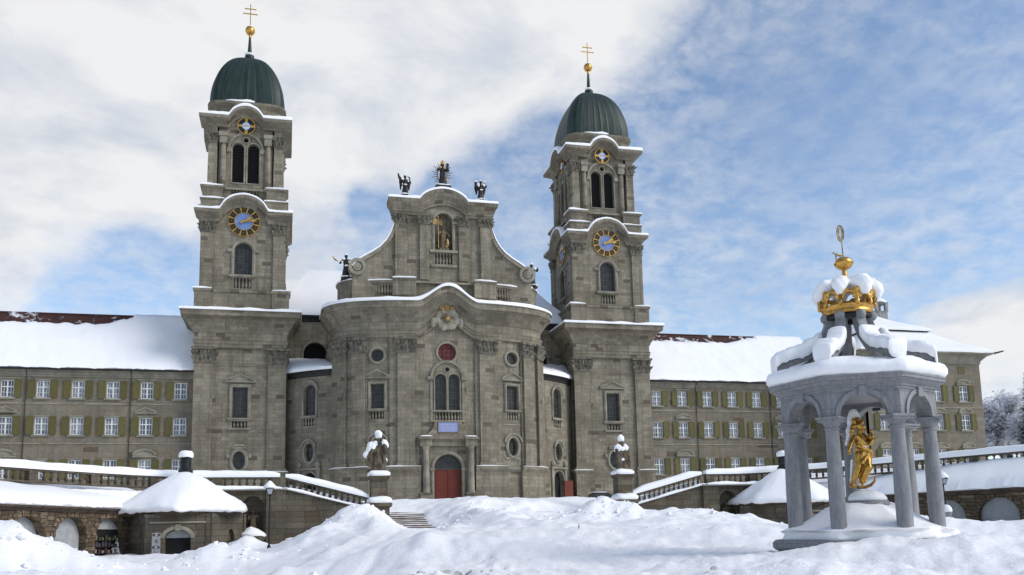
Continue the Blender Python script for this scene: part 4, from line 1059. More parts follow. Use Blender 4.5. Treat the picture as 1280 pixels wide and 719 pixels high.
# the leaf of the side door on the fountain side stands open
hp = mfR(cR + 1.0, 0, .02); mb = MB(); dr_ = Vector((1.25, .25, 0)).normalized(); nn_ = Vector((dr_.y, -dr_.x, 0)) * .06
q0, q1 = hp, hp + dr_ * 1.15
for a, b2 in ((0, 1),):
    P4 = [q0 + nn_, q1 + nn_, q1 - nn_, q0 - nn_]
    lo = [mb.vert((p.x, p.y - .25, .1)) for p in P4]; hi = [mb.vert((p.x, p.y - .25, 3.0)) for p in P4]
    mb.face(hi[::-1]); mb.face(lo)
    for k in range(4): mb.face((lo[k], hi[k], hi[(k + 1) % 4], lo[(k + 1) % 4]))
sdr = mb.build('side_door', DOORRED, CHURCH)
# nave behind: dark clerestory wall, big snow roof
mb = MB()
nf = flat(0, 5.0)
panel(mb, nf, rect(-17.4, 17.4, 14.5, 23.2), [(arch(-13.75, 1.35, 14.8, 18.7), .8, True), (arch(13.75, 1.35, 14.8, 18.7), .8, True)])
mb.box(-17.35, 17.35, 5.9, 40, 0, 23.1); mb.build('nave_wall', STONE, CHURCH)
for sg in (-1, 1):
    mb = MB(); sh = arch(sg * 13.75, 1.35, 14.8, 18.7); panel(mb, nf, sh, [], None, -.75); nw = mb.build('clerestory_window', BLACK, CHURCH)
    mb = MB(); ring(mb, nf, sh, .25, .12); mb.build('surround', TRIM, nw)
mb = MB(); mb.sweep([(-17.4, 30), (-17.4, 5.0), (17.4, 5.0), (17.4, 30)], [(-.1, 22.5), (.15, 22.6), (.3, 22.9), (.6, 23.1), (.62, 23.3), (-1, 23.35)]); mb.build('nave_eaves', LEAD, CHURCH)
R = []
for i in range(41):
    s = -1 + 2 * i / 40; row = [(s * 18.1, 4.3, 23.25)]
    for k in range(15):
        f = k / 14; x = s * (18.1 - 3.6 * f); y = 4.25 + 10.2 * f; z = 23.3 + 7.9 * f + (.3 + .25 * min(1, k)) * (1 + .3 * noise.noise((x * .3, y * .3, 7)))
        row.append((x, y, z))
    for k in range(1, 5): row.append((s * 14.5, 14.45 + 8 * k, 31.7 - .2 * k))
    R.append(row)
mb = MB(); mb.grid(R)
for sg in (-1, 1): mb.poly([(sg * 18.1, 4.3, 23.3), (sg * 18.1, 46, 23.3), (sg * 14.5, 46, 31.2), (sg * 14.5, 14.45, 31.3)])
mb.build('nave_roof', SNOW, CHURCH, smooth=60)
for sg in (-1, 1):
    mb = MB(); mb.path_tube([(sg * 16.95, .35, 15.3), (sg * 16.98, .3, 14.8), (sg * 16.98, .3, .3)], .08, 8); mb.build('downpipe', LEAD, CHURCH)
# ------------------------------------------------------------------ monastery wings
WY = 1.55
ROWS = [(13.4, 1.86, 1.30), (9.42, 1.92, 1.34), (4.78, 1.98, 1.34)]
def casement(parent, mf, cs, cz, ww, wh, left=True, right=True, shut=True):
    og = mf(cs, cz, 0); sh = rect(cs - ww / 2, cs + ww / 2, cz - wh / 2, cz + wh / 2)
    mb = MB(); panel(mb, mf, sh, [], None, -.22); wd = mb.build('window', PANE, parent, origin=og)
    mb = MB(); inner = offset(sh, -.1)
    for i in range(4):
        j = (i + 1) % 4; mb.poly([mf(*inner[i], -.16), mf(*sh[i], -.16), mf(*sh[j], -.16), mf(*inner[j], -.16)]); mb.poly([mf(*inner[i], -.22), mf(*inner[i], -.16), mf(*inner[j], -.16), mf(*inner[j], -.22)])
    strip(mb, mf, cs - .07, cs + .07, cz - wh / 2, cz + wh / 2, -.21, -.14)
    strip(mb, mf, cs - ww / 2, cs + ww / 2, cz + wh * .12 - .055, cz + wh * .12 + .055, -.21, -.145)
    for z in (cz - wh * .2,): strip(mb, mf, cs - ww / 2, cs + ww / 2, z - .025, z + .025, -.21, -.17)
    for sgn in (-1, 1): strip(mb, mf, cs + sgn * ww * .26 - .022, cs + sgn * ww * .26 + .022, cz - wh / 2, cz + wh / 2, -.21, -.17)
    mb.build('frame', FRAMEW, wd, origin=og)
    mb = MB(); ring(mb, mf, sh, .16, .07, inner=.01); strip(mb, mf, cs - ww / 2 - .22, cs + ww / 2 + .22, cz - wh / 2 - .2, cz - wh / 2 - .02, 0, .16); mb.build('surround', TRIM, wd, origin=og)
    for sgn, on in ((-1, left), (1, right)):
        if not on: continue
        a_, b_ = sorted((cs + sgn * (ww / 2 + .06), cs + sgn * (ww / 2 + .80))); mb = MB()
        z0_, z1_ = cz - wh / 2 - .02, cz + wh / 2 + .04
        strip(mb, mf, a_, b_, z0_, z1_, .075, .13); strip(mb, mf, a_, a_ + .1, z0_, z1_, .13, .15); strip(mb, mf, b_ - .1, b_, z0_, z1_, .13, .15)
        for z in (z0_ + .05, (z0_ + z1_) / 2, z1_ - .05): strip(mb, mf, a_ + .1, b_ - .1, z - .05, z + .05, .13, .15)
        mb.build('shutter', SHUTTER, wd, origin=og)
    return wd
def snow_roof_z(x, f): return 0
def make_wing(sg, xend, label, tiles):
    x0 = sg * 26.6; lo, hi = sorted((x0, xend)); W = thing('monastery_wing', label, 'building', ((lo + hi) / 2, WY, 0), 'wings of the monastery')
    mf = flat(0, WY); cols = []
    i = 0
    while 28.42 + 3.484 * i < abs(xend) - 1.2: cols.append(sg * (28.42 + 3.484 * i)); i += 1
    holes = [(rect(x - ww / 2, x + ww / 2, z - wh / 2, z + wh / 2), .25) for x in cols for (z, wh, ww) in ROWS]
    mb = MB(); panel(mb, mf, rect(lo, hi, 0, 15.6), holes); mb.box(lo, hi, WY + .5, 15, 0, 15.5); mb.build('wall', WINGSTONE, W)
    mb = MB()
    for z in (7.55, 11.85): strip(mb, mf, lo, hi, z - .08, z + .08, 0, .06)
    strip(mb, mf, lo, hi, 14.75, 14.95, 0, .1); strip(mb, mf, lo, hi, 14.95, 15.25, 0, .22); strip(mb, mf, lo, hi, 15.25, 15.5, 0, .4); mb.build('cornice', TRIM, W)
    mb = MB(); mb.tube((lo, WY - .68, 15.55), (hi, WY - .68, 15.55), .13, .13, 8); mb.box(lo, hi, WY - .66, WY + .3, 15.5, 15.6); mb.build('gutter', LEAD, W)
    protos = {}
    children_map()
    for ci, x in enumerate(cols):
        for r, (z, wh, ww) in enumerate(ROWS):
            first = ci == 0
            if ci == 0:
                wd = casement(W, mf, x, z, ww, wh, sg < 0, sg > 0 )
            elif ci == 1:
                wd = casement(W, mf, x, z, ww, wh); protos[r] = wd; children_map()
            else: wd = copy_tree(protos[r], W, (x - cols[1], 0, 0))
    for ci, x in enumerate(cols):
        if ci % 4 == 1:
            mb = MB(); pediment(mb, mf, x, 10.9, 1.0, .5, 'tri', .22); mb.build('window_pediment', TRIM, W)
            mb = MB(); pediment(mb, mf, x, 6.12, 1.15, .78, 'seg', .24); mb.build('window_pediment', TRIM, W)
            mb = MB(); strip(mb, mf, x - 1.0, x + 1.0, 14.5, 14.64, 0, .16); mb.build('window_pediment', TRIM, W)
    for ci in range(1, len(cols), 3):
        x = (cols[ci] + cols[min(ci + 1, len(cols) - 1)]) / 2 + .1
        if ci + 1 < len(cols): mb = MB(); mb.tube((x, WY - .12, .2), (x, WY - .12, 14.9), .045, .045, 6); mb.tube((x, WY - .12, 14.9), (x, WY - .62, 15.5), .045, .045, 6); mb.build('downpipe', LEAD, W)
    # roof: tiles below, snow sheet above
    ry, rz = 8.4, 23.25
    mb = MB(); mb.poly([(lo, WY - .7, 15.62), (hi, WY - .7, 15.62), (hi, ry, rz), (lo, ry, rz)], [(lo, 0), (hi, 0), (hi, 10.6), (lo, 10.6)]); mb.poly([(lo, ry, rz), (hi, ry, rz), (hi, 15.6, 15.62), (lo, 15.6, 15.62)])
    for xx in (lo, hi): mb.poly([(xx, WY - .7, 15.62), (xx, ry, rz), (xx, 15.6, 15.62)])
    rf = mb.build('roof', TILES, W)
    nx = int((hi - lo) / .3); R = []
    for i in range(nx + 1):
        x = lo + (hi - lo) * i / nx; tp = tiles(x) + .035 * noise.noise((x * .9, 3, sg)) + .02 * noise.noise((x * 3.1, 8, sg)); row = []
        drop = .14 * noise.noise((x * .5, 1, 2)) + .10 * noise.noise((x * 2.3, 1, 2))
        tp = min(tp, 1.0)
        for k in range(17):
            f = tp * k / 16; y = WY - .7 + (ry - WY + .7) * f; z = 15.62 + (rz - 15.62) * f
            e = .34 * min(1, k / 1.5 + .55) * (1 if tp > .999 else min(1, (16 - k) / 1.2)) * (1 + .22 * noise.noise((x * .22, f * 5, 5)) + .16 * noise.noise((x * .7 + f * 3, f * 4, 5)) + .10 * noise.noise((x * 1.6, f * 14, 5)))
            row.append((x, y - .62 * e - (.08 if k == 0 else 0), z + .75 * e - (.1 + drop if k == 0 else 0)))
        if tp > .999: row.append((x, ry + .35, rz + .2))
        else: row.append((x, y, z - .02))
        R.append([(x, WY - .66, 15.6)] + row)
    mb = MB(); mb.grid(R); mb.build('snow_cover', SNOW, rf, smooth=80)
    rid = MB(); P = [(lo + (hi - lo) * i / 60, ry) for i in range(61)]; rid.tube((lo, ry, rz + .03), (hi, ry, rz + .03), .12, .12, 8); rid.build('ridge', TILES, rf)
    return W, cols
sm = lambda a, b2, x: max(0, min(1, (x - a) / (b2 - a))) ** 2 * (3 - 2 * max(0, min(1, (x - a) / (b2 - a))))
WL, _ = make_wing(-1, -62.0, 'left monastery wing with olive shutters, its snowy roof bare along the ridge', lambda x: .825 + .24 * sm(-38.5, -32.5, x))
WR, _ = make_wing(1, 53.4, 'monastery wing behind the fountain, between the church tower and the corner block', lambda x: 1.02 - .17 * sm(29.0, 31.0, x) * (1 - sm(41, 47.5, x)))
# ------------------------------------------------------------------ corner block at the far end of the wing
PV = thing('corner_pavilion', 'taller corner block of the monastery with hipped snow roof and small bell turret', 'building', (62, -6, 0))
px0, px1, py0, py1 = 53.4, 70.5, -6.0, 14.0
pf = flat(0, py0); pl_ = flat(px0, 0, 0, -1)
PC = [55.7, 59.7, 63.7, 67.7]; PR = [(13.45, 2.0, 1.45), (9.75, 2.0, 1.45), (5.3, 2.0, 1.45)]
mb = MB(); panel(mb, pf, rect(px0, px1, -.5, 18.0), [(rect(x - w_ / 2, x + w_ / 2, z - h_ / 2, z + h_ / 2), .25) for x in PC for z, h_, w_ in PR])
mb.box(px0, px1, py0 + .45, py1, -.5, 18.0); panel(mb, flat(px0, py0, 0, 1), rect(0, .5, -.5, 18), []); panel(mb, pl_, rect(-.5 - py0 - .01, -py0, -.5, 18.0), []); panel(mb, flat(px1, py0, 0, 1), rect(0, .5, -.5, 18.0), [])
mb.build('wall', WINGSTONE, PV)
pp0 = None
for x in PC:
    for r, (z, h_, w_) in enumerate(PR):
        wd = casement(PV, pf, x, z, w_, h_)
        mb = MB(); pediment(mb, pf, x, z + 1.2, .95, .62, 'seg', .2); mb.build('hood', TRIM, wd, origin=OFF[wd.name])
    mb = MB(); strip(mb, pf, x - .5, x + .5, 16.1, 17.0, .0, .06); mb.build('blind_window', SHUTTER, PV)
for y in (-3.2, 0):
    for z, h_, w_ in PR[:2]:
        casement(PV, flat(px0 - .01, 0, 0, -1), -y, z, w_, h_)
ring_p = [(px0, py1), (px0, py0), (px1, py0), (px1, py1)]
mb = MB(); mb.sweep(ring_p, [(0, 11.5), (.07, 11.52), (.07, 11.7), (0, 11.72)]); mb.sweep(ring_p, [(-.1, 17.3), (.12, 17.35), (.14, 17.7), (.3, 17.9), (.7, 18.3), (1.25, 18.5), (1.3, 18.7), (-.5, 18.8)]); mb.build('cornice', TRIM, PV)
def hip(e, za, k, zb, name, material, curve=0.0, th=0.0, steps=8):
    x0, x1, y0, y1 = px0 - e, px1 + e, py0 - e, py1 + e; rings = []
    if th: rings.append([(x0 + .04, y0 + .04, za - .02), (x1 - .04, y0 + .04, za - .02), (x1 - .04, y1 - .04, za - .02), (x0 + .04, y1 - .04, za - .02)])
    for i in range(steps + 1):
        f = i / steps; o_ = k * f; z = za + (zb - za) * f - curve * sin(pi * f) + th * (min(1, .55 + f * 4) if th else 0); rings.append([(x0 + o_, y0 + o_, z), (x1 - o_, y0 + o_, z), (x1 - o_, y1 - o_, z), (x0 + o_, y1 - o_, z)])
    mb = MB(); rows = []
    for c in range(4):
        for j in range(10):
            t_ = j / 10; row = []
            for r in rings:
                a, b2 = Vector(r[c]), Vector(r[(c + 1) % 4]); p = a.lerp(b2, t_)
                if th: p.z += .1 * noise.noise((p.x * .5, p.y * .5, 2))
                row.append(p)
            rows.append(row)
    mb.grid(rows, cu=True); mb.face([len(mb.v) - 1 - 0] ) if False else None
    return mb
prf = hip(1.35, 18.7, 5.4, 22.0, 'roof', SNOW, .25, .38).build('roof', SNOW, PV, smooth=50)
mb = hip(-4.0, 21.6, .05, 22.55, 'x', LEAD, 0, 0, 1); mb.build('roof_break', EAVEW, PV)
mb = hip(-3.6, 22.5, 6.0, 25.9, 'upper', SNOW, .2, .34); mb.build('upper_roof', SNOW, PV, smooth=50)
mb = MB(); mb.tube((px1 + 1.3, py0 - 1.3, 18.6), (px1 + 2.1, py0 - 2.1, 18.8), .13, .09, 8); mb.build('gutter_spout', LEAD, PV)
tx, ty = 63.5, 4.0
mb = MB(); sqf = lambda a: (abs(cos(a)) ** 8 + abs(sin(a)) ** 8) ** (-1 / 8)
mb.lathe([(.95, 24.5), (.95, 26.3), (1.05, 26.35), (1.05, 26.45), (.6, 26.5)], (tx, ty, 0), 32, sqf)
for a in (-1, 1):
    for b2 in (-1, 1): mb.box(tx + a * .75 - .2, tx + a * .75 + .2, ty + b2 * .75 - .2, ty + b2 * .75 + .2, 26.4, 27.55)
mb.box(tx - .97, tx + .97, ty - .97, ty + .97, 27.5, 27.75); tur = mb.build('bell_turret', GREYSTONE, PV)
mb = MB(); mb.lathe([(1.2, 27.7), (1.22, 27.85), (1.0, 28.1), (.5, 28.45), (.2, 28.9), (.001, 29.0)], (tx, ty, 0), 24, wob=.08); mb.build('snow_cap', SNOW, tur)
mb = MB(); mb.tube((tx, ty, 28.9), (tx, ty, 30.1), .05, .02, 6); mb.ellipsoid((tx, ty, 29.4), (.12, .12, .12), 8, 6); mb.build('finial', DARKMETAL, tur)
mb = MB(); mb.lathe([(.05, 27.3), (.15, 27.2), (.22, 26.9), (.32, 26.7), (.001, 26.7)], (tx, ty, 0), 12); mb.build('bell', BRONZE, tur)
# ------------------------------------------------------------------ terraces, ramps, balustrades, arcades
TY = -33.6
def ledge_z(ax):                                   # top of the retaining wall along |x|
    return -.78 + (ax - 10.7) / (17.0 - 10.7) * 1.63 if ax < 17.0 else .85
RAILH = 1.0
def make_terrace(sg, label):
    T = thing('terrace_wall', label, 'retaining wall', (sg * 17, TY, 0), 'terrace walls beside the church stairs')
    mf = flat(0, TY)
    A_, B_ = sorted((sg * 10.6, sg * 16.95))
    mb = MB(); ol = [(sg * 10.6, -3.6), (sg * 16.95, -3.9), (sg * 16.95, ledge_z(16.95)), (sg * 10.6, ledge_z(10.6))]
    if sg < 0: ol = ol[::-1]
    panel(mb, mf, ol, []); q = flat(0, TY + .55, -1, 0)
    mb2 = [(-x, z) for x, z in ol][::-1]; panel(mb, q, mb2, [])
    mb.poly([mf(sg * 10.6, ledge_z(10.6)), mf(sg * 16.95, ledge_z(16.95)), q(-sg * 16.95, ledge_z(16.95)), q(-sg * 10.6, ledge_z(10.6))])
    mb.build('ramp_wall', TERRACE, T)
    a_, b_ = sorted((sg * 16.9, sg * 18.3)); mb = MB(); mb.box(a_, b_, TY - .25, TY + .6, -4.2, .72); mb.build('pier', TERRACE, T)
    a_, b_ = sorted((sg * 18.3, sg * 24.0)); NC = arch(sg * 19.25, .78, -2.7, -.45, 12)
    mb = MB(); panel(mb, flat(0, TY + .05), rect(a_, b_, -4.2, .72), [(NC, .9, True)]); mb.build('niche_wall', TERRACE, T)
    mb = MB(); a_, b_ = sorted((sg * 16.8, sg * 24.0)); mb.box(a_, b_, TY - .38, TY + 1.45, .72, .86)
    mb.build('coping', TRIM, T)
    return T
def rail_run(T, path3, seedv, first=True, last=True, spacing=.42, posts=(), hb=.72, bottom=True):
    """balustrade along (x, y, z of its foot)"""
    P = path3
    def along():
        S = [0]
        for i in range(1, len(P)): S.append(S[-1] + hypot(P[i][0] - P[i - 1][0], P[i][1] - P[i - 1][1]))
        return S
    S = along()
    def at(s):
        for i in range(len(P) - 1):
            if s <= S[i + 1] + 1e-6:
                f = (s - S[i]) / (S[i + 1] - S[i]); return Vector([P[i][c] + f * (P[i + 1][c] - P[i][c]) for c in range(3)]), Vector((P[i + 1][0] - P[i][0], P[i + 1][1] - P[i][1])).normalized()
        return Vector(P[-1]), Vector((P[-1][0] - P[-2][0], P[-1][1] - P[-2][1])).normalized()
    pa = resample(P, .5)
    if len(pa[0]) < 3: raise ValueError
    mb = MB(); mb.sweep([(p[0], p[1], p[2]) for p in pa], [(-.2, hb), (.2, hb), (.24, hb + .06), (.24, hb + .16), (-.24, hb + .16), (-.24, hb + .06), (-.2, hb)]); rail = mb.build('rail', TERRACE, T)
    if bottom:
        mb = MB(); mb.sweep([(p[0], p[1], p[2]) for p in pa], [(-.22, -.02), (.22, -.02), (.22, .1), (-.22, .1), (-.22, -.02)]); mb.build('foot_rail', TERRACE, T)
    snow_run(T, [(p[0], p[1], p[2]) for p in pa], -.30, .30, hb + .14, .5, step=.45, var=.14, seed=seedv)
    n = int(S[-1] / spacing)
    for i in range(n):
        s = S[-1] * (i + .5) / n
        if any(abs(s - q) < .42 for q in posts): continue
        p, d = at(s); baluster(T, (p.x, p.y, p.z + .08), hb - .06, .95, TERRACE, 8)
    for q in posts:
        p, d = at(q); mb = MB(); mf = flat(p.x, p.y, d.x, d.y); strip(mb, mf, -.32, .32, p.z - .02, p.z + hb + .02, -.23, .23); mb.build('post', TERRACE, T)
def snow_ledge(T, path3, w_, h, seed=0): snow_run(T, path3, -.05, w_, 0.0, h, step=.4, var=.3, seed=seed)
RAILPTS = [(17.35, -33.6, .86), (20, -33.5, .88), (22.6, -33.3, .9), (25.3, -33.6, .95), (27.6, -35.0, 1.0), (30, -37.3, 1.05), (32.4, -39.9, 1.1), (34.6, -42.6, 1.15), (37.4, -46.6, 1.2), (40, -51, 1.25), (45, -59.5, 1.3), (49, -67, 1.35)]
EAVE = [(25.2, -33.9), (26.2, -35.0), (27.2, -36.6), (28.3, -38.6), (29.4, -40.9), (30.6, -43.2), (31.6, -45.2), (32.6, -47.2), (34.2, -50.6), (36.2, -55.5), (37.5, -60)]
for sg, lab in ((-1, 'stone terrace wall with niche and snow topped balustrade, beside the lamp post'), (1, 'stone terrace wall with niche and snow topped balustrade, on the fountain side of the stairs')):
    T = make_terrace(sg, lab)
    BT = thing('balustrade', ('ramp and terrace balustrade under thick snow, descending beside the lamp post' if sg < 0 else 'ramp and terrace balustrade under thick snow, descending on the fountain side'), 'balustrade', (sg * 17, TY, 0), 'balustrades of the terraces')
    ramp_ = [(sg * 16.95, TY + .28, ledge_z(16.95)), (sg * 14, TY + .28, ledge_z(14)), (sg * 10.75, TY + .28, ledge_z(10.75))]
    flatr = [(sg * x, y + .28, z) for x, y, z in RAILPTS]
    up_ = lambda p, k: p
    rail_run(BT, ramp_ if sg > 0 and False else (ramp_[::-1] if sg > 0 else ramp_), 3 + sg)
    FL = flatr if sg > 0 else flatr[::-1]
    kz = 0.22 if sg > 0 else 0.0
    FL = [(x, y, z + kz * max(0, (abs(x) - 20)) / 8) for x, y, z in FL]
    Lr = sum(hypot(FL[i][0] - FL[i - 1][0], FL[i][1] - FL[i - 1][1]) for i in range(1, len(FL)))
    rail_run(BT, FL, 8 + sg, posts=[.35 if sg > 0 else Lr - .35] + [Lr * k / 11 for k in range(1, 11)], spacing=.52)
    # snow on the ledge outside the ramp balusters
    lp = [(sg * 17.3, TY, ledge_z(17) + .0), (sg * 16.6, TY, ledge_z(16.6)), (sg * 13.5, TY, ledge_z(13.5)), (sg * 10.8, TY, ledge_z(10.8))]
    snow_run(T, lp if sg < 0 else lp[::-1], -.02, .22, -.02, .17, step=.35, var=.4, seed=sg + 20)
    lp = [(sg * 23, TY - .05, .84), (sg * 20.5, TY - .05, .84), (sg * 17.2, TY - .05, .84)]
    snow_run(T, lp if sg < 0 else lp[::-1], .02, .42, -.02, .22, step=.35, var=.6, seed=sg + 30)
# newel pillars with pedestals at the foot of the ramps
PEDS = []
for sg, lab in ((-1, 'square stone stair pillar with snowy ledge, under the stooped robed statue'), (1, 'square stone stair pillar with snowy ledge, under the seated statue with a snow hood')):
    T = thing('statue_pillar', lab, 'pillar', (sg * 9.98, TY, -2.5), 'pillars at the foot of the ramps')
    x = sg * 9.98
    mb = MB(); mb.box(x - .72, x + .72, TY - .72, TY + .72, -3.4, -.62); mb.build('base_block', TERRACE, T)
    mb = MB(); pth = [(x - .72, TY + .72), (x - .72, TY - .72), (x + .72, TY - .72), (x + .72, TY + .72)]
    mb.sweep([pth[1], pth[2], pth[3], pth[0]], [(-.1, -.68), (.1, -.66), (.18, -.52), (.2, -.38), (.1, -.3), (-.7, -.28)], True); mb.build('cap_moulding', TERRACE, T)
    snow_pad(T, x - .9, x + .9, TY - .9, TY + .9, -.32, .5, seed=sg)
    mb = MB(); mb.box(x - .62, x + .62, TY - .3, TY + .9, -.3, 1.5); mb.build('pedestal_shaft', TERRACE, T)
    mb = MB(); mb.sweep([(x - .62, TY - .3), (x + .62, TY - .3), (x + .62, TY + .9), (x - .62, TY + .9)], [(-.1, 1.4), (.06, 1.45), (.14, 1.6), (.16, 1.75), (-.6, 1.78)], True); mb.build('pedestal_cap', TERRACE, T)
    snow_pad(T, x - .8, x + .8, TY - .48, TY + 1.05, 1.74, .42, seed=sg + 3)
# ------------------------------------------------------------------ curved arcades of little shops and their hexagonal end pavilions
def make_arcade(sg, label):
    T = thing('shop_arcade', label, 'arcade', (sg * 29, -41, -4), 'arcades round the square')
    pts = [(sg * (x - .35 * 0), y) for x, y in EAVE]
    if sg < 0: pts = pts[::-1]
    pts = resample(pts, .8); mf = bent(pts); Ltot = mf.S[-1]; mf.s0 = 0
    kz = (lambda x: .30 * max(0, (x - 24)) / 9) if sg > 0 else (lambda x: .18 * max(0, (-x - 26)) / 7)
    base = mf
    def wf(s, z, d=0.0):
        p = base(s, z, d); p.z += kz(p.x); return p
    hs = []
    near = Ltot if sg < 0 else 0
    k = 0
    s = 4.9
    while s < Ltot - 2: hs.append(near - s if sg < 0 else s); s += 3.75
    AR = [arch(h, 1.42, -3.9, -2.55, 12, 1.3) for h in hs]
    mb = MB(); panel(mb, wf, rect(0, Ltot, -5, -.75), [(a, .55) for a in AR], .8, -.35); mb.build('wall', RUBBLE, T)
    for h in hs:                                                       # rough voussoirs round every arch
        mb = MB(); n = 15
        for i in range(n):
            a0, a1 = pi * i / n, pi * (i + .9) / n; ro = 1.42 + .42 + (.14 if i % 2 else 0)
            q = [(h + 1.44 * cos(a0), -2.55 + 1.32 * sin(a0)), (h + ro * cos(a0), -2.55 + (ro - .1) * sin(a0)), (h + ro * cos(a1), -2.55 + (ro - .1) * sin(a1)), (h + 1.44 * cos(a1), -2.55 + 1.32 * sin(a1))]
            extrude(mb, wf, q, -.35, -.27 - .05 * (i % 2))
        mb.build('arch_stones', RUBBLE, T)
    for i, (h, a) in enumerate(zip(hs, AR)):
        mb = MB(); panel(mb, wf, a, [], .8, -.88); sb = mb.build('shop_front', BLACK if (sg < 0 and i == 0) else SHUT, T)
        if sg < 0 and i == 0:
            mb = MB(); q = [(h + 1.4 * cos(.45 + (pi - .9) * k / 12), -2.55 + 1.28 * sin(.45 + (pi - .9) * k / 12)) for k in range(13)]; extrude(mb, wf, q, -.86, -.80); mb.build('lunette', SHUT, sb)
            cols_ = [(150, 60, 50), (190, 170, 120), (70, 90, 140), (200, 200, 195), (110, 130, 80), (180, 120, 60)]
            for r in range(3):
                for c in range(8):
                    hh = random.uniform(.16, .34); mb = MB(); x = h - 1.2 + .31 * c + random.uniform(-.03, .03); strip(mb, wf, x, x + .14 + .1 * random.random(), -3.55 + .42 * r, -3.55 + .42 * r + hh, -.84 + .06 * random.random(), -.72); mb.build('goods', GOODS[(r * 5 + c * 3) % len(GOODS)], sb)
            mb = MB()
            for r in range(3): strip(mb, wf, h - 1.38, h + 1.38, -3.6 + .42 * r, -3.56 + .42 * r, -.86, -.66)
            mb.build('shelf', LEAD, sb)
    pe = [(wf(s_, -.8)[0], wf(s_, -.8)[1], kz(wf(s_, 0)[0])) for s_ in [Ltot * i / 50 for i in range(51)]]
    mb = MB(); mb.sweep(pe, [(-.4, -.95), (-.22, -.92), (-.15, -.8), (.02, -.74), (.05, -.62), (-.4, -.6)]); mb.build('eaves', EAVEW, T)
    R = []
    for i in range(241):
        s_ = Ltot * i / 240; p = wf(s_, 0, .06); nrm = (wf(s_, 0, 0) - wf(s_, 0, 1)); nrm.z = 0; nrm.normalize(); k0 = kz(p.x); row = [(p.x + nrm.x * .1, p.y + nrm.y * .1, -.66 + k0)]
        jit = .12 * noise.noise((s_ * .8, 2, sg)) + .09 * noise.noise((s_ * 3, 2, sg))
        for k in range(9):
            f = k / 8; e = (.20, .42, .52, .55, .55, .55, .55, .55, .5)[k]; q = p + nrm * (4.4 * f - (.05 + jit * .6 if k == 0 else 0))
            row.append((q.x, q.y, -.62 + (1.3 if sg < 0 else 1.9) * f + k0 + e * (1 + .16 * noise.noise((q.x * .5, q.y * .5, 1))) + (-.12 + jit if k == 0 else 0)))
        R.append(row)
    mb = MB(); mb.grid(R if True else R[::-1]); mb.build('snow_roof', SNOW, T, smooth=75)
    return T
SHUT = varied('grey_shutter_board', lin(158, 160, 160), lin(136, 138, 140), 2, .7, bmp=.1)
GOODS = [varied('goods_%d' % i, lin(*c), lin(*[v * .7 for v in c]), 8, .6, bmp=0) for i, c in enumerate([(96, 56, 50), (116, 108, 84), (62, 70, 92), (136, 136, 130), (78, 86, 64), (110, 84, 54)])]
make_arcade(-1, 'curved rubble stone arcade with snow roof and a stocked shop window beside the pavilion')
make_arcade(1, 'curved rubble stone shop arcade with snow roof and closed arches, behind the fountain')
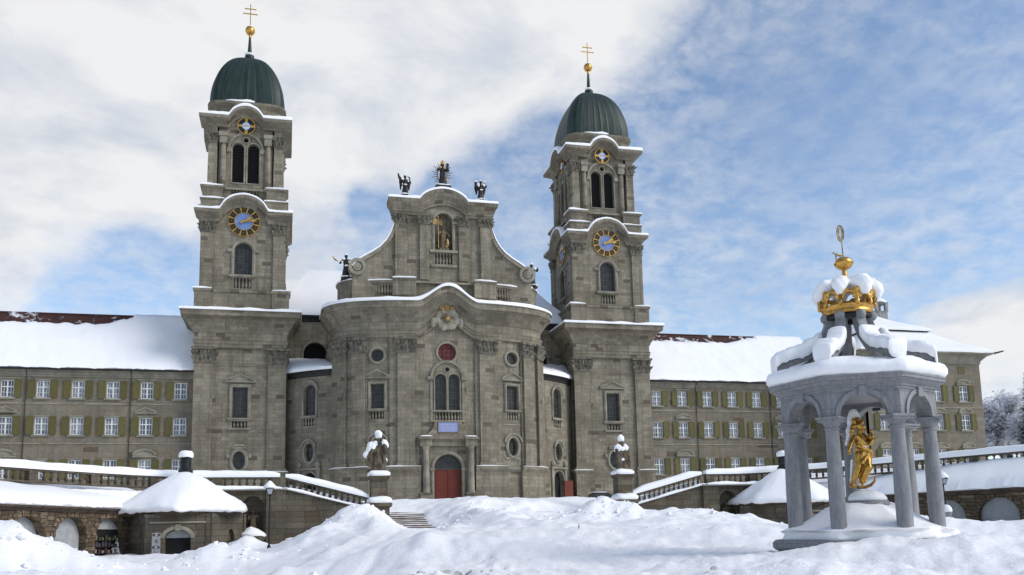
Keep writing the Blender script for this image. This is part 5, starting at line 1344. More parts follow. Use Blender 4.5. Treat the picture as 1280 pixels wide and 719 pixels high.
def make_shop(sg, label):
    cx, cy, Rr = sg * 23.9, -34.8, 4.55
    T = thing('shop_pavilion', label, 'pavilion', (cx, cy, -4), 'hexagonal pavilions')
    ang = [radians(-120 + 60 * k) for k in range(6)]
    hexp = [(cx + Rr * .92 * cos(a), cy + Rr * .92 * sin(a)) for a in ang]
    mb = MB(); faces = []
    for k in range(6):
        a, b2 = Vector(hexp[k]), Vector(hexp[(k + 1) % 6]); d = (b2 - a); l = d.length; d.normalize(); mf = flat(a.x, a.y, d.x, d.y)
        hl = [(arch(l / 2, .82, -5, -2.6, 10, .55), .5)] if k == 0 else ([(oval(l / 2 + .3, -2.75, .45, .7, 16), .3, True)] if k == 1 else [])
        panel(mb, mf, rect(0, l, -5, -1.0), hl); faces.append((mf, l))
    mb.build('wall', TERRACE, T)
    mf, l = faces[0]
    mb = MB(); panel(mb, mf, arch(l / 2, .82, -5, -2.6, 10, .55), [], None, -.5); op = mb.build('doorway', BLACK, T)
    mb = MB(); q = [(l / 2 + .8 * cos(pi * k / 10), -2.6 + .52 * sin(pi * k / 10)) for k in range(11)]; extrude(mb, mf, q, -.45, -.4); mb.build('lunette', SHUT, op)
    mb = MB(); o_ = arch(l / 2, 1.1, -2.65, -2.6, 10, .82); i_ = arch(l / 2, .85, -2.65, -2.6, 10, .58)
    for i in range(2, len(o_) - 1): extrude(mb, mf, [i_[i], o_[i], o_[i + 1], i_[i + 1]], 0, .1)
    strip(mb, mf, l / 2 - .16, l / 2 + .16, -2.1, -1.7, 0, .16); strip(mb, mf, 0.2, l - .2, -1.62, -1.5, 0, .06); mb.build('arch_moulding', TRIM, T)
    mb = MB()
    for mf_, l_ in faces: strip(mb, mf_, 0, .3, -5, -1, 0, .07); strip(mb, mf_, l_ - .3, l_, -5, -1, 0, .07)
    mb.build('corner_strip', TERRACE, T)
    hx = lambda a: cos(pi / 6) / cos(((a + pi / 6 + pi / 3 * 10) % (pi / 3)) - pi / 6)
    mb = MB(); mb.lathe([(4.0, -1.12), (4.45, -1.05), (4.62, -.92), (4.62, -.82), (1, -.8)], (cx, cy, 0), 72, hx); mb.build('eaves', EAVEW, T)
    hx2 = lambda a: .5 * hx(a) + .5 * hx(a)
    prof = [(4.6, -.88), (4.86, -.80), (4.92, -.64), (4.78, -.46), (4.35, -.20), (3.6, .22), (2.85, .66), (2.1, 1.12), (1.4, 1.54), (.85, 1.84), (.4, 2.02), (.001, 2.08)]
    def rfw(a): return hx(a)
    rows = []
    for k in range(96):
        a = 2 * pi * k / 96; h_ = hx(a); row = []
        for i, (r, z) in enumerate(prof):
            bl = min(1, max(0, (r - 2.2) / 2.6)) ** 1.3; q = 1 + (h_ - 1) * bl; w_ = (.20 * noise.noise((r * cos(a) * .55, r * sin(a) * .55, sg)) + .07 * noise.noise((r * cos(a) * 1.9, r * sin(a) * 1.9, sg))) * min(1, i / 2) + (.13 * noise.noise((cos(a) * 7, sin(a) * 7, sg)) + .06 * noise.noise((cos(a) * 22, sin(a) * 22, sg)) if i < 4 else 0)
            row.append((cx + r * q * cos(a), cy + r * q * sin(a), z + w_))
        rows.append(row)
    mb = MB(); mb.grid(rows, cu=True); rf = mb.build('snow_roof', SNOW, T, smooth=75)
    mb = MB(); mb.lathe([(.5, 1.9), (.5, 2.2), (.38, 2.25), (.38, 3.0), (.46, 3.05), (.46, 3.12), (.001, 3.12)], (cx, cy, 0), 20); ch = mb.build('chimney', DARKMETAL, T)
    mb = MB(); mb.lathe([(.48, 3.08), (.52, 3.2), (.5, 3.42), (.38, 3.55), (.001, 3.6)], (cx, cy, 0), 20, wob=.06); mb.build('snow_cap', SNOW, ch)
    if sg < 0:
        mb = MB(); mb.path_tube([(cx - 2.35, cy - 3.75, -1.1), (cx - 2.4, cy - 4.1, -1.25), (cx - 2.2, cy - 3.85, -1.6), (cx - 2.2, cy - 3.85, -4.2)], .07, 8); mb.build('downpipe', LEAD, T)
    return T
make_shop(-1, 'hexagonal stone shop pavilion with domed snow roof and dark open doorway, near the lamp post')
make_shop(1, 'hexagonal stone shop pavilion with domed snow roof, half hidden behind the fountain')
# rack of postcards by the shop doorway
T = thing('postcard_rack', 'white postcard rack standing beside the dark shop doorway', 'display rack', (-25.15, -39.3, -4.6))
mb = MB(); mb.box(-25.42, -24.9, -39.2, -39.1, -3.8, -2.25); mb.tube((-25.15, -39.15, -4.7), (-25.15, -39.15, -2.2), .03, .03, 6); mb.build('panel', SHUT, T)
for r in range(7):
    for c in range(3): mb = MB(); x = -25.38 + .165 * c; z = -2.45 - .2 * r; mb.box(x, x + .13, -39.23, -39.21, z, z + .15); mb.build('card', GOODS[(r * 2 + c * 3) % 6] if (r * 3 + c * 2) % 4 == 0 else SHUT, T)
VANE = varied('dull_gilt_vane', lin(178, 160, 118), lin(96, 86, 72), 5, .45, .4, bmp=.1)
# ------------------------------------------------------------------ seven sided fountain canopy with crown
FX, FY = 0.79, -78.0
FA = [1.9745 + 2 * pi * k / 7 for k in range(7)]
FT = thing('fountain_canopy', 'seven sided grey marble fountain canopy on columns, topped by a snow covered gilded crown', 'fountain', (FX, FY, -3.3))
hep = lambda a: cos(pi / 7) / cos(((a - FA[0] + 40 * pi / 7 + pi / 7 * 14) % (2 * pi / 7)) - pi / 7)
def fp(r, a, z): return Vector((FX + r * cos(a), FY + r * sin(a), z))
mb = MB(); mb.lathe([(2.72, -3.9), (2.72, -3.3), (2.82, -3.24), (2.9, -3.18), (2.9, -3.02), (2.8, -2.94), (.5, -2.92)], (FX, FY, 0), 84, hep); mb.build('platform', GREYBLOCK, FT)
rows = []
for k in range(98):
    a = 2 * pi * k / 98; row = []
    for i, (r, z) in enumerate([(2.88, -2.97), (2.94, -2.86), (2.86, -2.74), (2.65, -2.66), (2.35, -2.6), (2.0, -2.5), (1.6, -2.27), (1.2, -2.0), (.9, -1.85), (.001, -1.8)]):
        edge = 1 - (.12 + .12 * noise.noise((cos(a) * 2.5, sin(a) * 2.5, 4))) * (i < 3) * (1 if sin(a + .9) < .2 else .4)
        q = hep(a) * min(1, edge if i < 3 else 1)
        p = fp(r * q, a, z + .07 * noise.noise((r * cos(a) * 1.3, r * sin(a) * 1.3, 9)) * min(1, i)); row.append(p)
    rows.append(row)
mb = MB(); mb.grid(rows, cu=True); mb.build('snow_cover', SNOW, FT, smooth=80)
CR = 2.12
for a in FA:
    p = fp(CR, a, 0)
    mb = MB(); mb.lathe([(.001, -2.95), (.29, -2.95), (.29, -2.8), (.26, -2.72), (.232, -2.66), (.236, -1.5), (.195, .3), (.225, .33), (.225, .37), (.195, .4), (.215, .45), (.26, .52), (.30, .56), (.001, .56)], (p.x, p.y, 0), 20)
    c, s = cos(a), sin(a)
    for (w_, z0, z1) in ((.32, .56, .63), (.36, .63, .70)):
        q = [(p.x + c * u - s * v, p.y + s * u + c * v) for u, v in ((-w_, -w_), (w_, -w_), (w_, w_), (-w_, w_))]
        lo = [mb.vert((*k, z0)) for k in q]; hi = [mb.vert((*k, z1)) for k in q]; mb.face(hi); mb.face(lo[::-1])
        for k in range(4): mb.face((lo[k], lo[(k + 1) % 4], hi[(k + 1) % 4], hi[k]))
    mb.build('column', GREYSTONE, FT)
# arched entablature
for k in range(7):
    a, b2 = fp(CR, FA[k], 0), fp(CR, FA[(k + 1) % 7], 0); d = b2 - a; l = d.length; d.normalize(); mf = flat(a.x, a.y, d.x, d.y)
    hw = l / 2 - .25; o = [(-.13, .70), (.33, .70)]
    ar = [(l / 2 - hw * cos(pi * i / 14), .72 + .66 * sin(pi * i / 14)) for i in range(15)]
    ol = [(-.1, .70)] + ar + [(l + .1, .70), (l + .1, 1.5), (-.1, 1.5)]
    mb = MB(); panel(mb, mf, ol, [], None, .22); panel(mb, flat(a.x + d.x * l, a.y + d.y * l, -d.x, -d.y), [(l - x, z) for x, z in ol][::-1], [], None, .22)
    n = len(ol)
    for i in range(n): p, q = ol[i], ol[(i + 1) % n]; mb.poly([mf(*p, .22), mf(*p, -.22), mf(*q, -.22), mf(*q, .22)])
    mb.build('arch_panel', GREYBLOCK, FT)
    mb = MB(); o2 = [(l / 2 - (hw + .14) * cos(pi * i / 14), .72 + .80 * sin(pi * i / 14)) for i in range(15)]
    for i in range(14): extrude(mb, mf, [ar[i], ar[i + 1], o2[i + 1], o2[i]][::-1], .22, .27)
    strip(mb, mf, l / 2 - .13, l / 2 + .13, 1.28, 1.58, .2, .33); mb.build('arch_moulding', GREYSTONE, FT)
mb = MB(); rr = CR / 1.0
prof = [(2.3, 1.48), (2.4, 1.48), (2.4, 1.55), (2.45, 1.56), (2.45, 1.62), (2.50, 1.64), (2.6, 1.70), (2.62, 1.76), (2.72, 1.77), (2.72, 1.86), (2.75, 1.87), (2.75, 1.92), (2.4, 1.98), (.6, 2.02)]
mb.lathe(prof, (FX, FY, 0), 84, hep); mb.lathe([(2.3, 1.5), (1.6, 1.5), (.001, 1.52)], (FX, FY, 0), 84, hep); mb.build('cornice', GREYSTONE, FT, smooth=25)
rows = []
for k in range(112):
    a = 2 * pi * k / 112; row = []
    for i, (r, z) in enumerate([(2.66, 1.9), (2.78, 2.0), (2.80, 2.14), (2.72, 2.30), (2.5, 2.42), (2.1, 2.5), (1.5, 2.58), (.001, 2.6)]):
        q = hep(a) ** (1 if i < 2 else .8); row.append(fp(r * q * (1 + .02 * noise.noise((cos(a) * 4, sin(a) * 4, i * .4)) + .008 * noise.noise((cos(a) * 15, sin(a) * 15, i * .6))), a, z + (.13 * noise.noise((r * cos(a) * .9, r * sin(a) * .9, 2)) + .05 * noise.noise((r * cos(a) * 2.6, r * sin(a) * 2.6, 2))) * min(1, i) + (.05 * noise.noise((cos(a) * 8, sin(a) * 8, 3)) if i == 0 else 0)))
    rows.append(row)
mb = MB(); mb.grid(rows, cu=True); mb.build('snow_cover', SNOW, FT, smooth=80)
# seven scrolled ribs carrying the crown, each under its own ridge of snow
RC = [(2.36, 2.05), (2.34, 2.5), (2.16, 2.76), (1.86, 2.86), (1.5, 2.96), (1.12, 3.16), (.84, 3.5), (.68, 3.86), (.62, 4.2)]
for k, a in enumerate(FA):
    c, s = cos(a), sin(a); mb = MB(); rows = []
    for i, (r, z) in enumerate(RC):
        j, h = min(i + 1, len(RC) - 1), max(i - 1, 0); dr, dz = RC[j][0] - RC[h][0], RC[j][1] - RC[h][1]; l = hypot(dr, dz); nr, nz = dz / l, -dr / l
        t_ = .26 - .08 * i / 8; w_ = .15
        rows.append([Vector((FX + c * (r + nr * u) - s * v, FY + s * (r + nr * u) + c * v, z + nz * u)) for u, v in ((t_ * .5, -w_), (t_ * .5, w_), (-t_, w_), (-t_, -w_))])
    ix = mb.grid(rows, cv=True); mb.face(ix[0][::-1]); mb.face(ix[-1])
    q = fp(.72, a, 4.12); mb.ellipsoid(q, (.17, .17, .17), 12, 8); q = fp(2.3, a, 2.3); mb.ellipsoid(q, (.2, .2, .3), 12, 8)
    rb = mb.build('rib', GREYSTONE, FT)
    pr = [(2.52, 2.46), (2.46, 2.66), (2.26, 2.80), (2.0, 2.88), (1.72, 2.94), (1.46, 3.02), (1.22, 3.18), (1.05, 3.4), (.94, 3.62)]
    P = []
    for i in range(len(pr) - 1):
        for q in range(3): P.append((pr[i][0] + (pr[i + 1][0] - pr[i][0]) * q / 3, pr[i][1] + (pr[i + 1][1] - pr[i][1]) * q / 3))
    P.append(pr[-1]); rows = []; nP = len(P)
    for i, (r, z) in enumerate(P):
        e = min(1, (i + .25) / 2.2) ** .5 * min(1, (nP - 1 - i + .15) / 3.5) ** .6
        th = (.27 + .16 * noise.noise((k * 5.3, i * .22, 3)) + .07 * noise.noise((k * 5.3, i * .8, 3))) * e; row = []
        wl = (.27 + .08 * noise.noise((k * 2.7, i * .3, 8))) * (.6 + .4 * e); wr = (.27 + .08 * noise.noise((k * 2.7, i * .3, 12))) * (.6 + .4 * e)
        dl = -.10 - .14 * abs(noise.noise((k * 4.1, i * .35, 17))); dr_ = -.10 - .14 * abs(noise.noise((k * 4.1, i * .35, 23)))
        for u, h in ((-wl * .9, dl), (-wl * 1.08, dl * .5), (-wl * 1.14, th * .4), (-wl * 1.06, th * .82), (-wl * .7, th * .97), (0, th), (wr * .7, th * .94), (wr * 1.06, th * .76), (wr * 1.14, th * .35), (wr * 1.08, dr_ * .5), (wr * .9, dr_)):
            n3 = .025 * noise.noise((r * 6 + k, u * 6, h * 6)); row.append(Vector((FX + c * (r + .12 * h) - s * u, FY + s * (r + .12 * h) + c * u, z + h + n3)))
        rows.append(row)
    mb = MB(); ix = mb.grid(rows); mb.face(ix[0]); mb.face(ix[-1][::-1]); mb.build('snow_cap', SNOW, rb, smooth=70)
mb = MB(); mb.lathe([(.4, 4.02), (.74, 4.04), (.77, 4.12), (.72, 4.2), (.4, 4.2), (.4, 4.02)], (FX, FY, 0), 40); mb.build('collar', DARKMETAL, FT)
# crown: band, openwork, fleurons, hoops
mb = MB(); mb.lathe([(.68, 4.2), (.76, 4.2), (.81, 4.26), (.78, 4.33), (.8, 4.4), (.83, 4.46), (.76, 4.5), (.7, 4.46), (.68, 4.2)], (FX, FY, 0), 56)
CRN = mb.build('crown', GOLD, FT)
mb = MB()
for k in range(10):
    a = 2 * pi * k / 10 + .1
    for (dx, dz, sx_, sz_) in ((0, .06, .1, .12), (0, .30, .09, .16), (-.10, .24, .08, .08), (.10, .24, .08, .08), (-.17, .38, .07, .06), (.17, .38, .07, .06), (0, .46, .12, .07)):
        p = fp(.84, a + dx / .8, 4.46 + dz); mb.ellipsoid(p, (sx_ * .8, sx_ * .8, sz_), 8, 6)
    for q in range(6):
        a0, a1 = a + 2 * pi / 10 * q / 6, a + 2 * pi / 10 * (q + 1) / 6
        z0 = 4.52 + .3 * abs(sin(pi * q / 6)) ; z1 = 4.52 + .3 * abs(sin(pi * (q + 1) / 6)); mb.capsule(fp(.84, a0, z0 + .08), fp(.84, a1, z1 + .08), .042, .042, 6)
mb.path_tube([fp(.84, 2 * pi * k / 40, 4.86 + .04 * sin(k * 2)) for k in range(41)], .075, 8)
remesh(mb, 'fleurons', GOLD, CRN, .032, .02, 9, smooth_it=1)
mb = MB()
for k in range(7):
    a = 2 * pi * k / 7 + .3; mb.path_tube([fp(r, a, z) for r, z in ((.8, 4.5), (.9, 4.75), (.86, 5.0), (.66, 5.2), (.4, 5.28), (.12, 5.2))], [.06, .06, .06, .055, .05, .05], 8)
mb.build('hoops', GOLD, CRN)
mb = MB()
for k in range(7):
    a = 2 * pi * k / 7 + .3; kq_ = .86 + .16 * ((k * 3) % 4) / 3
    for r, z, q in ((.93, 4.80, .13), (.92, 4.94, .20), (.84, 5.06, .27), (.70, 5.15, .30), (.50, 5.22, .25), (.32, 5.18, .17)): mb.ellipsoid(fp(r, a, z + .02), (q * kq_ * 1.08, q * kq_ * 1.08, q * kq_ * .92), 12, 8)
remesh(mb, 'snow_cap', SNOW, CRN, .045, .05, 2.6, zs=1)
mb = MB(); mb.lathe([(.14, 5.1), (.2, 5.2), (.22, 5.36), (.1, 5.42), (.085, 5.55), (.075, 5.75), (.11, 5.8), (.001, 5.82)], (FX, FY, 0), 16); mb.build('stem', GOLD, CRN)
mb = MB(); mb.ellipsoid((FX, FY, 5.98), (.29, .29, .22), 24, 12); mb.lathe([(.3, 5.95), (.315, 5.98), (.3, 6.01)], (FX, FY, 0), 24); mb.build('orb', GOLD, CRN)
mb = MB(); mb.tube((FX, FY, 6.15), (FX - .02, FY, 6.8), .022, .016, 8)
mb.path_tube([(FX, FY, 6.28), (FX - .12, FY - .02, 6.24), (FX - .25, FY - .03, 6.27), (FX - .33, FY - .03, 6.2)], [.02, .045, .04, .015], 8); mb.path_tube([(FX - .25, FY, 6.26), (FX - .28, FY, 6.12), (FX - .26, FY, 6.05)], [.03, .02, .01], 6); mb.path_tube([(FX - .28, FY, 6.28), (FX - .36, FY, 6.33), (FX - .4, FY, 6.28)], [.03, .03, .012], 6)
mb.path_tube([(FX - .04 + .12 * cos(2 * pi * k / 24), FY, 7.0 + .27 * sin(2 * pi * k / 24)) for k in range(25)], .028, 6); mb.path_tube([(FX - .04 + .065 * cos(2 * pi * k / 24), FY, 7.0 + .18 * sin(2 * pi * k / 24)) for k in range(25)], .022, 6)
for k in range(8): a = 2 * pi * k / 8; mb.tube((FX - .04 + .055 * cos(a), FY, 7.0 + .15 * sin(a)), (FX - .04 + .13 * cos(a), FY, 7.0 + .27 * sin(a)), .011, .007, 5)
mb.build('weather_vane', VANE, CRN)
# basin pedestal in the middle
mb = MB(); mb.lathe([(.75, -2.6), (.78, -2.35), (.62, -2.2), (.5, -2.1), (.62, -2.0), (.66, -1.9), (.6, -1.78), (.42, -1.74), (.001, -1.74)], (FX, FY - .3, 0), 28); PB = mb.build('basin_pedestal', GREYSTONE, FT)
mb = MB(); mb.lathe([(.56, -1.8), (.58, -1.7), (.5, -1.58), (.36, -1.5), (.001, -1.46)], (FX, FY - .3, 0), 24, wob=.06); mb.build('snow_cap', SNOW, PB)
# ------------------------------------------------------------------ statues
def robe(mb, c, h, rb, rt, n=20, sq=.8):
    mb.lathe([(.001, 0), (rb, 0), (rb * 1.03, h * .06), (rb * .86, h * .35), (rt * 1.05, h * .7), (rt, h * .92), (rt * .7, h), (.001, h)], c, n, lambda a: 1 + .07 * sin(a * 5 + 1) + .05 * sin(a * 8))
def figure(mb, x, y, z, H, hands=((-.3, -.2, .55), (.3, -.2, .6)), lean=0.0, wings=False, w_=1.0):
    """standing robed figure of height H with head, arms, hands; hands are offsets in units of H"""
    robe(mb, (x, y, z), H * .62, .17 * H * w_, .115 * H * w_)
    mb.ellipsoid((x + lean * .3 * H, y, z + H * .66), (.125 * H * w_, .095 * H, .15 * H))
    mb.capsule((x + lean * .4 * H, y, z + H * .78), (x + lean * .5 * H, y - .01 * H, z + H * .85), .05 * H, .045 * H)
    hx_, hy, hz = x + lean * .55 * H, y - .02 * H, z + H * .915
    mb.ellipsoid((hx_, hy, hz), (.062 * H, .07 * H, .08 * H)); mb.ellipsoid((hx_, hy - .068 * H, hz - .01 * H), (.013 * H, .02 * H, .022 * H), 8, 6); mb.ellipsoid((hx_, hy + .02 * H, hz + .02 * H), (.075 * H, .07 * H, .08 * H))
    for sg, hd in zip((-1, 1), hands):
        sh = Vector((x + sg * .125 * H * w_ + lean * .35 * H, y, z + H * .75)); ha = Vector((x + hd[0] * H, y + hd[1] * H, z + hd[2] * H)); el = (sh + ha) / 2 + Vector((sg * .05 * H, .01 * H, -.06 * H))
        mb.capsule(sh, el, .052 * H, .042 * H); mb.capsule(el, ha, .05 * H, .028 * H); mb.ellipsoid(ha, (.03 * H, .03 * H, .036 * H), 8, 6)
    for sg in (-1, 1): mb.ellipsoid((x + sg * .07 * H, y - .15 * H * w_, z + .02 * H), (.045 * H, .09 * H, .03 * H))
    if wings:
        for sg in (-1, 1):
            mb.capsule((x + sg * .1 * H, y + .1 * H, z + .74 * H), (x + sg * .21 * H, y + .12 * H, z + .97 * H), .07 * H, .055 * H)
            for q in range(4): mb.capsule((x + sg * (.12 + .03 * q) * H, y + .11 * H, z + (.80 + .045 * q) * H), (x + sg * (.19 + .02 * q) * H, y + .12 * H, z + (.36 + .09 * q) * H), .055 * H, .03 * H)
# golden figure under the canopy
gx, gy = .70, FY - .3
def GP(px, py, dy=0.0): return Vector((gx + (px - 285) / 172, gy + dy * 1.08, -1.36 + (570 - py) / 172))
S = thing('gilded_madonna', 'gilded madonna statue with snow hood, standing on its pedestal inside the fountain canopy', 'statue', (gx, gy, -1.5))
mb = MB()
mb.ellipsoid(GP(279, 238, -.02), (.105, .115, .145)); mb.ellipsoid(GP(283, 244, -.15), (.022, .035, .04), 8, 6); mb.ellipsoid(GP(284, 262, -.11), (.05, .05, .04), 8, 6)
for px, py in ((250, 240), (256, 212), (300, 218), (307, 245), (242, 264), (308, 268), (278, 204), (240, 280)): mb.ellipsoid(GP(px, py, .03), (.08, .09, .10))
mb.capsule(GP(280, 272), GP(282, 290), .07, .08); mb.ellipsoid(GP(283, 322), (.23, .16, .24)); mb.capsule(GP(250, 300, -.1), GP(308, 352, -.13), .07, .08); mb.capsule(GP(258, 330, -.1), GP(318, 378, -.14), .06, .08)
mb.ellipsoid(GP(285, 362), (.2, .16, .2)); mb.ellipsoid(GP(288, 400), (.25, .2, .22))
mb.capsule(GP(305, 405, -.05), GP(292, 472, -.2), .17, .12); mb.capsule(GP(292, 472, -.2), GP(262, 540, -.06), .12, .07); mb.capsule(GP(262, 545, -.06), GP(246, 560, -.22), .06, .045)
mb.capsule(GP(268, 400, .0), GP(246, 478, -.06), .15, .10); mb.capsule(GP(246, 478, -.06), GP(222, 545, .02), .10, .065); mb.capsule(GP(222, 548, .02), GP(203, 560, -.12), .055, .04)
for a in ((322, 395, 315, 470), (332, 405, 318, 500), (310, 440, 290, 540), (275, 420, 240, 500), (300, 460, 300, 530)): mb.capsule(GP(a[0], a[1], .03), GP(a[2], a[3], -.02), .10, .05)
mb.ellipsoid(GP(276, 470, .03), (.20, .13, .40)); mb.capsule(GP(322, 380, -.08), GP(262, 440, -.2), .10, .07); mb.capsule(GP(330, 395, -.05), GP(322, 455, -.1), .11, .05); mb.capsule(GP(250, 350, -.1), GP(310, 372, -.14), .07, .07); mb.capsule(GP(300, 470, -.1), GP(275, 548, .0), .07, .06)
mb.capsule(GP(248, 300), GP(218, 340, -.03), .085, .07); mb.capsule(GP(218, 340, -.03), GP(193, 375, -.12), .075, .045)
for q in range(4): mb.capsule(GP(192, 376, -.12), GP(182 + 5 * q, 392 + 2 * q, -.14 - .02 * q), .026, .014, 6)
mb.capsule(GP(192, 374, -.12), GP(201, 388, -.17), .024, .014, 6)
mb.capsule(GP(320, 298), GP(346, 328, -.05), .085, .07); mb.capsule(GP(346, 328, -.05), GP(312, 338, -.2), .075, .05)
mb.ellipsoid(GP(334, 300, -.13), (.09, .10, .14)); mb.ellipsoid(GP(340, 270, -.14), (.062, .065, .07)); mb.capsule(GP(332, 318, -.2), GP(308, 342, -.24), .05, .03); mb.capsule(GP(345, 300, -.15), GP(352, 318, -.22), .03, .022)
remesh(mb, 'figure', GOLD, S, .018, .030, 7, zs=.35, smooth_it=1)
mb = MB()
for k in range(7):
    a = radians(150 - 20 * k); mb.tube(GP(279 + 22 * cos(a), 224 - 16 * sin(a), .0), GP(279 + 38 * cos(a), 222 - 34 * sin(a), -.02), .03, .008, 6)
mb.path_tube([GP(279 + 26 * cos(2 * pi * k / 16), 214, .02) + Vector((0, .12 * sin(2 * pi * k / 16), 0)) for k in range(17)], .022, 6); mb.build('crown', GOLD, S)
mb = MB(); mb.path_tube([GP(x, y, -.02) for x, y in ((192, 548), (215, 562), (250, 572), (290, 570), (325, 560), (348, 540), (358, 505))], [.015, .035, .05, .055, .05, .038, .010], 10)
mb.ellipsoid(GP(215, 566, -.03), (.12, .14, .05)); mb.build('crescent_moon', GOLD, S)
mb = MB()
for c, r in (((276, 214), (.27, .12, .40)), ((276, 182), (.20, .11, .26)), ((248, 262), (.16, .10, .2)), ((306, 240), (.19, .1, .28)), ((318, 278), (.14, .08, .18))): mb.ellipsoid(GP(*c, .17), r)
for a, b2, ra, rb_ in (((300, 215), (338, 296), .10, .075), ((236, 268), (208, 338), .085, .05), ((240, 425), (222, 540), .06, .05), ((330, 296), (346, 312), .06, .04)): mb.capsule(GP(*a, .13), GP(*b2, .12), ra, rb_)
mb.ellipsoid(GP(290, 352, -.15), (.16, .06, .035)); remesh(mb, 'snow_cap', SNOW, S, .035, .015, 5)
# the two seated or stooped figures on the stair pillars
S = thing('robed_statue', 'dark robed statue bent under heavy snow, on the pillar nearer the lamp post', 'statue', (-10.05, -33.3, 2.0), 'statues on the stair pillars')
Q = lambda px, py, dy=0.0: Vector((-10.02 + (px - 198) / 95, -33.3 + dy, 2.02 + (395 - py) / 95))
mb = MB(); robe(mb, tuple(Q(196, 400)), 1.95, .58, .42)
mb.ellipsoid(Q(198, 235), (.48, .36, .55)); mb.capsule(Q(203, 190), Q(204, 172), .17, .15); mb.ellipsoid(Q(204, 155, -.05), (.2, .23, .27)); mb.ellipsoid(Q(204, 158, -.27), (.04, .06, .06), 8, 6); mb.ellipsoid(Q(204, 180, -.2), (.13, .12, .17))
for a in ((160, 215, 135, 290, .24, .2), (135, 290, 125, 345, .2, .08), (150, 250, 165, 385, .22, .12), (190, 250, 205, 392, .2, .12), (225, 230, 238, 390, .2, .14), (245, 205, 252, 240, .24, .2), (252, 240, 232, 262, .16, .12), (245, 300, 250, 320, .16, .12), (180, 200, 215, 390, .2, .1)): mb.capsule(Q(a[0], a[1], -.12), Q(a[2], a[3], -.22), a[4], a[5])
mb.ellipsoid(Q(140, 380, -.1), (.25, .3, .12)); remesh(mb, 'figure', STATUE, S, .045, .09, 3.4, smooth_it=1)
mb = MB(); mb.ellipsoid(Q(200, 112), (.27, .27, .32)); mb.ellipsoid(Q(202, 132), (.25, .26, .16))
for c, r in (((152, 205), (.38, .38, .40)), ((135, 228), (.32, .3, .34)), ((176, 188), (.28, .3, .30)), ((120, 248), (.22, .24, .26)), ((106, 264), (.17, .2, .28)), ((246, 182), (.28, .3, .36)), ((232, 172), (.22, .28, .25)), ((255, 302), (.14, .2, .2)), ((262, 196), (.16, .2, .24))): mb.ellipsoid(Q(*c, -.02), r)
remesh(mb, 'snow_cap', SNOW, S, .045, .09, 2.2, zs=1)
mb = MB(); mb.tube(Q(214, 165, -.45), Q(228, 330, -.42), .05, .045); mb.ellipsoid(Q(214, 160, -.45), (.1, .1, .12)); mb.build('sceptre', BRONZE, S)
S = thing('robed_statue', 'dark seated statue with snow hood and shoulders, on the pillar before the oval tower window', 'statue', (10.04, -33.3, 2.0), 'statues on the stair pillars')
Q = lambda px, py, dy=0.0: Vector((10.02 + (px - 185) / 95, -33.3 + dy, 2.0 + (380 - py) / 95))
mb = MB(); robe(mb, tuple(Q(186, 384)), 1.3, .56, .5)
mb.ellipsoid(Q(182, 240), (.5, .38, .6)); mb.capsule(Q(180, 195), Q(180, 180), .16, .15); mb.ellipsoid(Q(180, 160, -.05), (.2, .23, .27)); mb.ellipsoid(Q(180, 163, -.28), (.04, .06, .06), 8, 6); mb.ellipsoid(Q(180, 185, -.22), (.12, .1, .14))
for a in ((150, 280, 145, 300, .3, .26), (150, 300, 150, 375, .24, .2), (215, 285, 222, 300, .28, .26), (222, 300, 225, 375, .22, .18), (140, 220, 132, 262, .2, .17), (132, 262, 165, 292, .16, .1), (222, 220, 232, 265, .2, .17), (232, 265, 200, 290, .16, .1), (182, 260, 186, 378, .24, .24)): mb.capsule(Q(a[0], a[1], -.15), Q(a[2], a[3], -.3), a[4], a[5])
remesh(mb, 'figure', STATUE, S, .045, .09, 3.4, smooth_it=1)
mb = MB(); mb.ellipsoid(Q(180, 120), (.27, .28, .3)); mb.ellipsoid(Q(180, 135), (.27, .27, .14))
for c, r in (((156, 196), (.34, .36, .36)), ((206, 197), (.32, .34, .36)), ((180, 205), (.52, .36, .27)), ((180, 228), (.40, .30, .2)), ((226, 250), (.14, .2, .3)), ((175, 292), (.18, .2, .13)), ((140, 215), (.22, .28, .2))): mb.ellipsoid(Q(*c, -.03 if c[1] < 260 else -.42), r)
remesh(mb, 'snow_cap', SNOW, S, .045, .09, 2.2, zs=1)
# figures on the gable and attic
def small_statue(x, y, z, H, label, hands, wings=False, material=None, group=None, name='stone_statue', snow=True, w_=1.0, base=True):
    S = thing(name, label, 'statue', (x, y, z), group); mb = MB()
    figure(mb, x, y, z + (.25 if base else 0), H, hands, 0, wings, w_)
    if base: mb.box(x - .2 * H, x + .2 * H, y - .2 * H, y + .2 * H, z, z + .28)
    remesh(mb, 'figure', material or BRONZE, S, .055 if H > 2 else .04, .06, 3)
    if snow:
        mb = MB(); zz = z + (.25 if base else 0)
        mb.ellipsoid((x, y, zz + H * 1.0), (.085 * H, .09 * H, .05 * H))
        for sg, hd in zip((-1, 1), hands): mb.ellipsoid((x + sg * .12 * H, y - .03 * H, zz + H * .81), (.075 * H, .09 * H, .05 * H)); mb.ellipsoid((x + (hd[0] * .6) * H, y + hd[1] * .6 * H, zz + (hd[2] * .6 + .3) * H), (.05 * H, .06 * H, .05 * H))
        if wings:
            for sg in (-1, 1): mb.ellipsoid((x + sg * .2 * H, y + .12 * H, zz + 1.0 * H), (.08 * H, .08 * H, .05 * H))
        mb.ellipsoid((x, y - .02 * H, zz + .06 * H), (.24 * H, .22 * H, .05 * H)); mb.ellipsoid((x + .02, y - .16 * H, zz + .5 * H), (.09 * H, .05 * H, .03 * H)); remesh(mb, 'snow_cap', SNOW, S, .05, .04, 3, zs=1)
    return S
AG = 'angels on the gable shoulders'
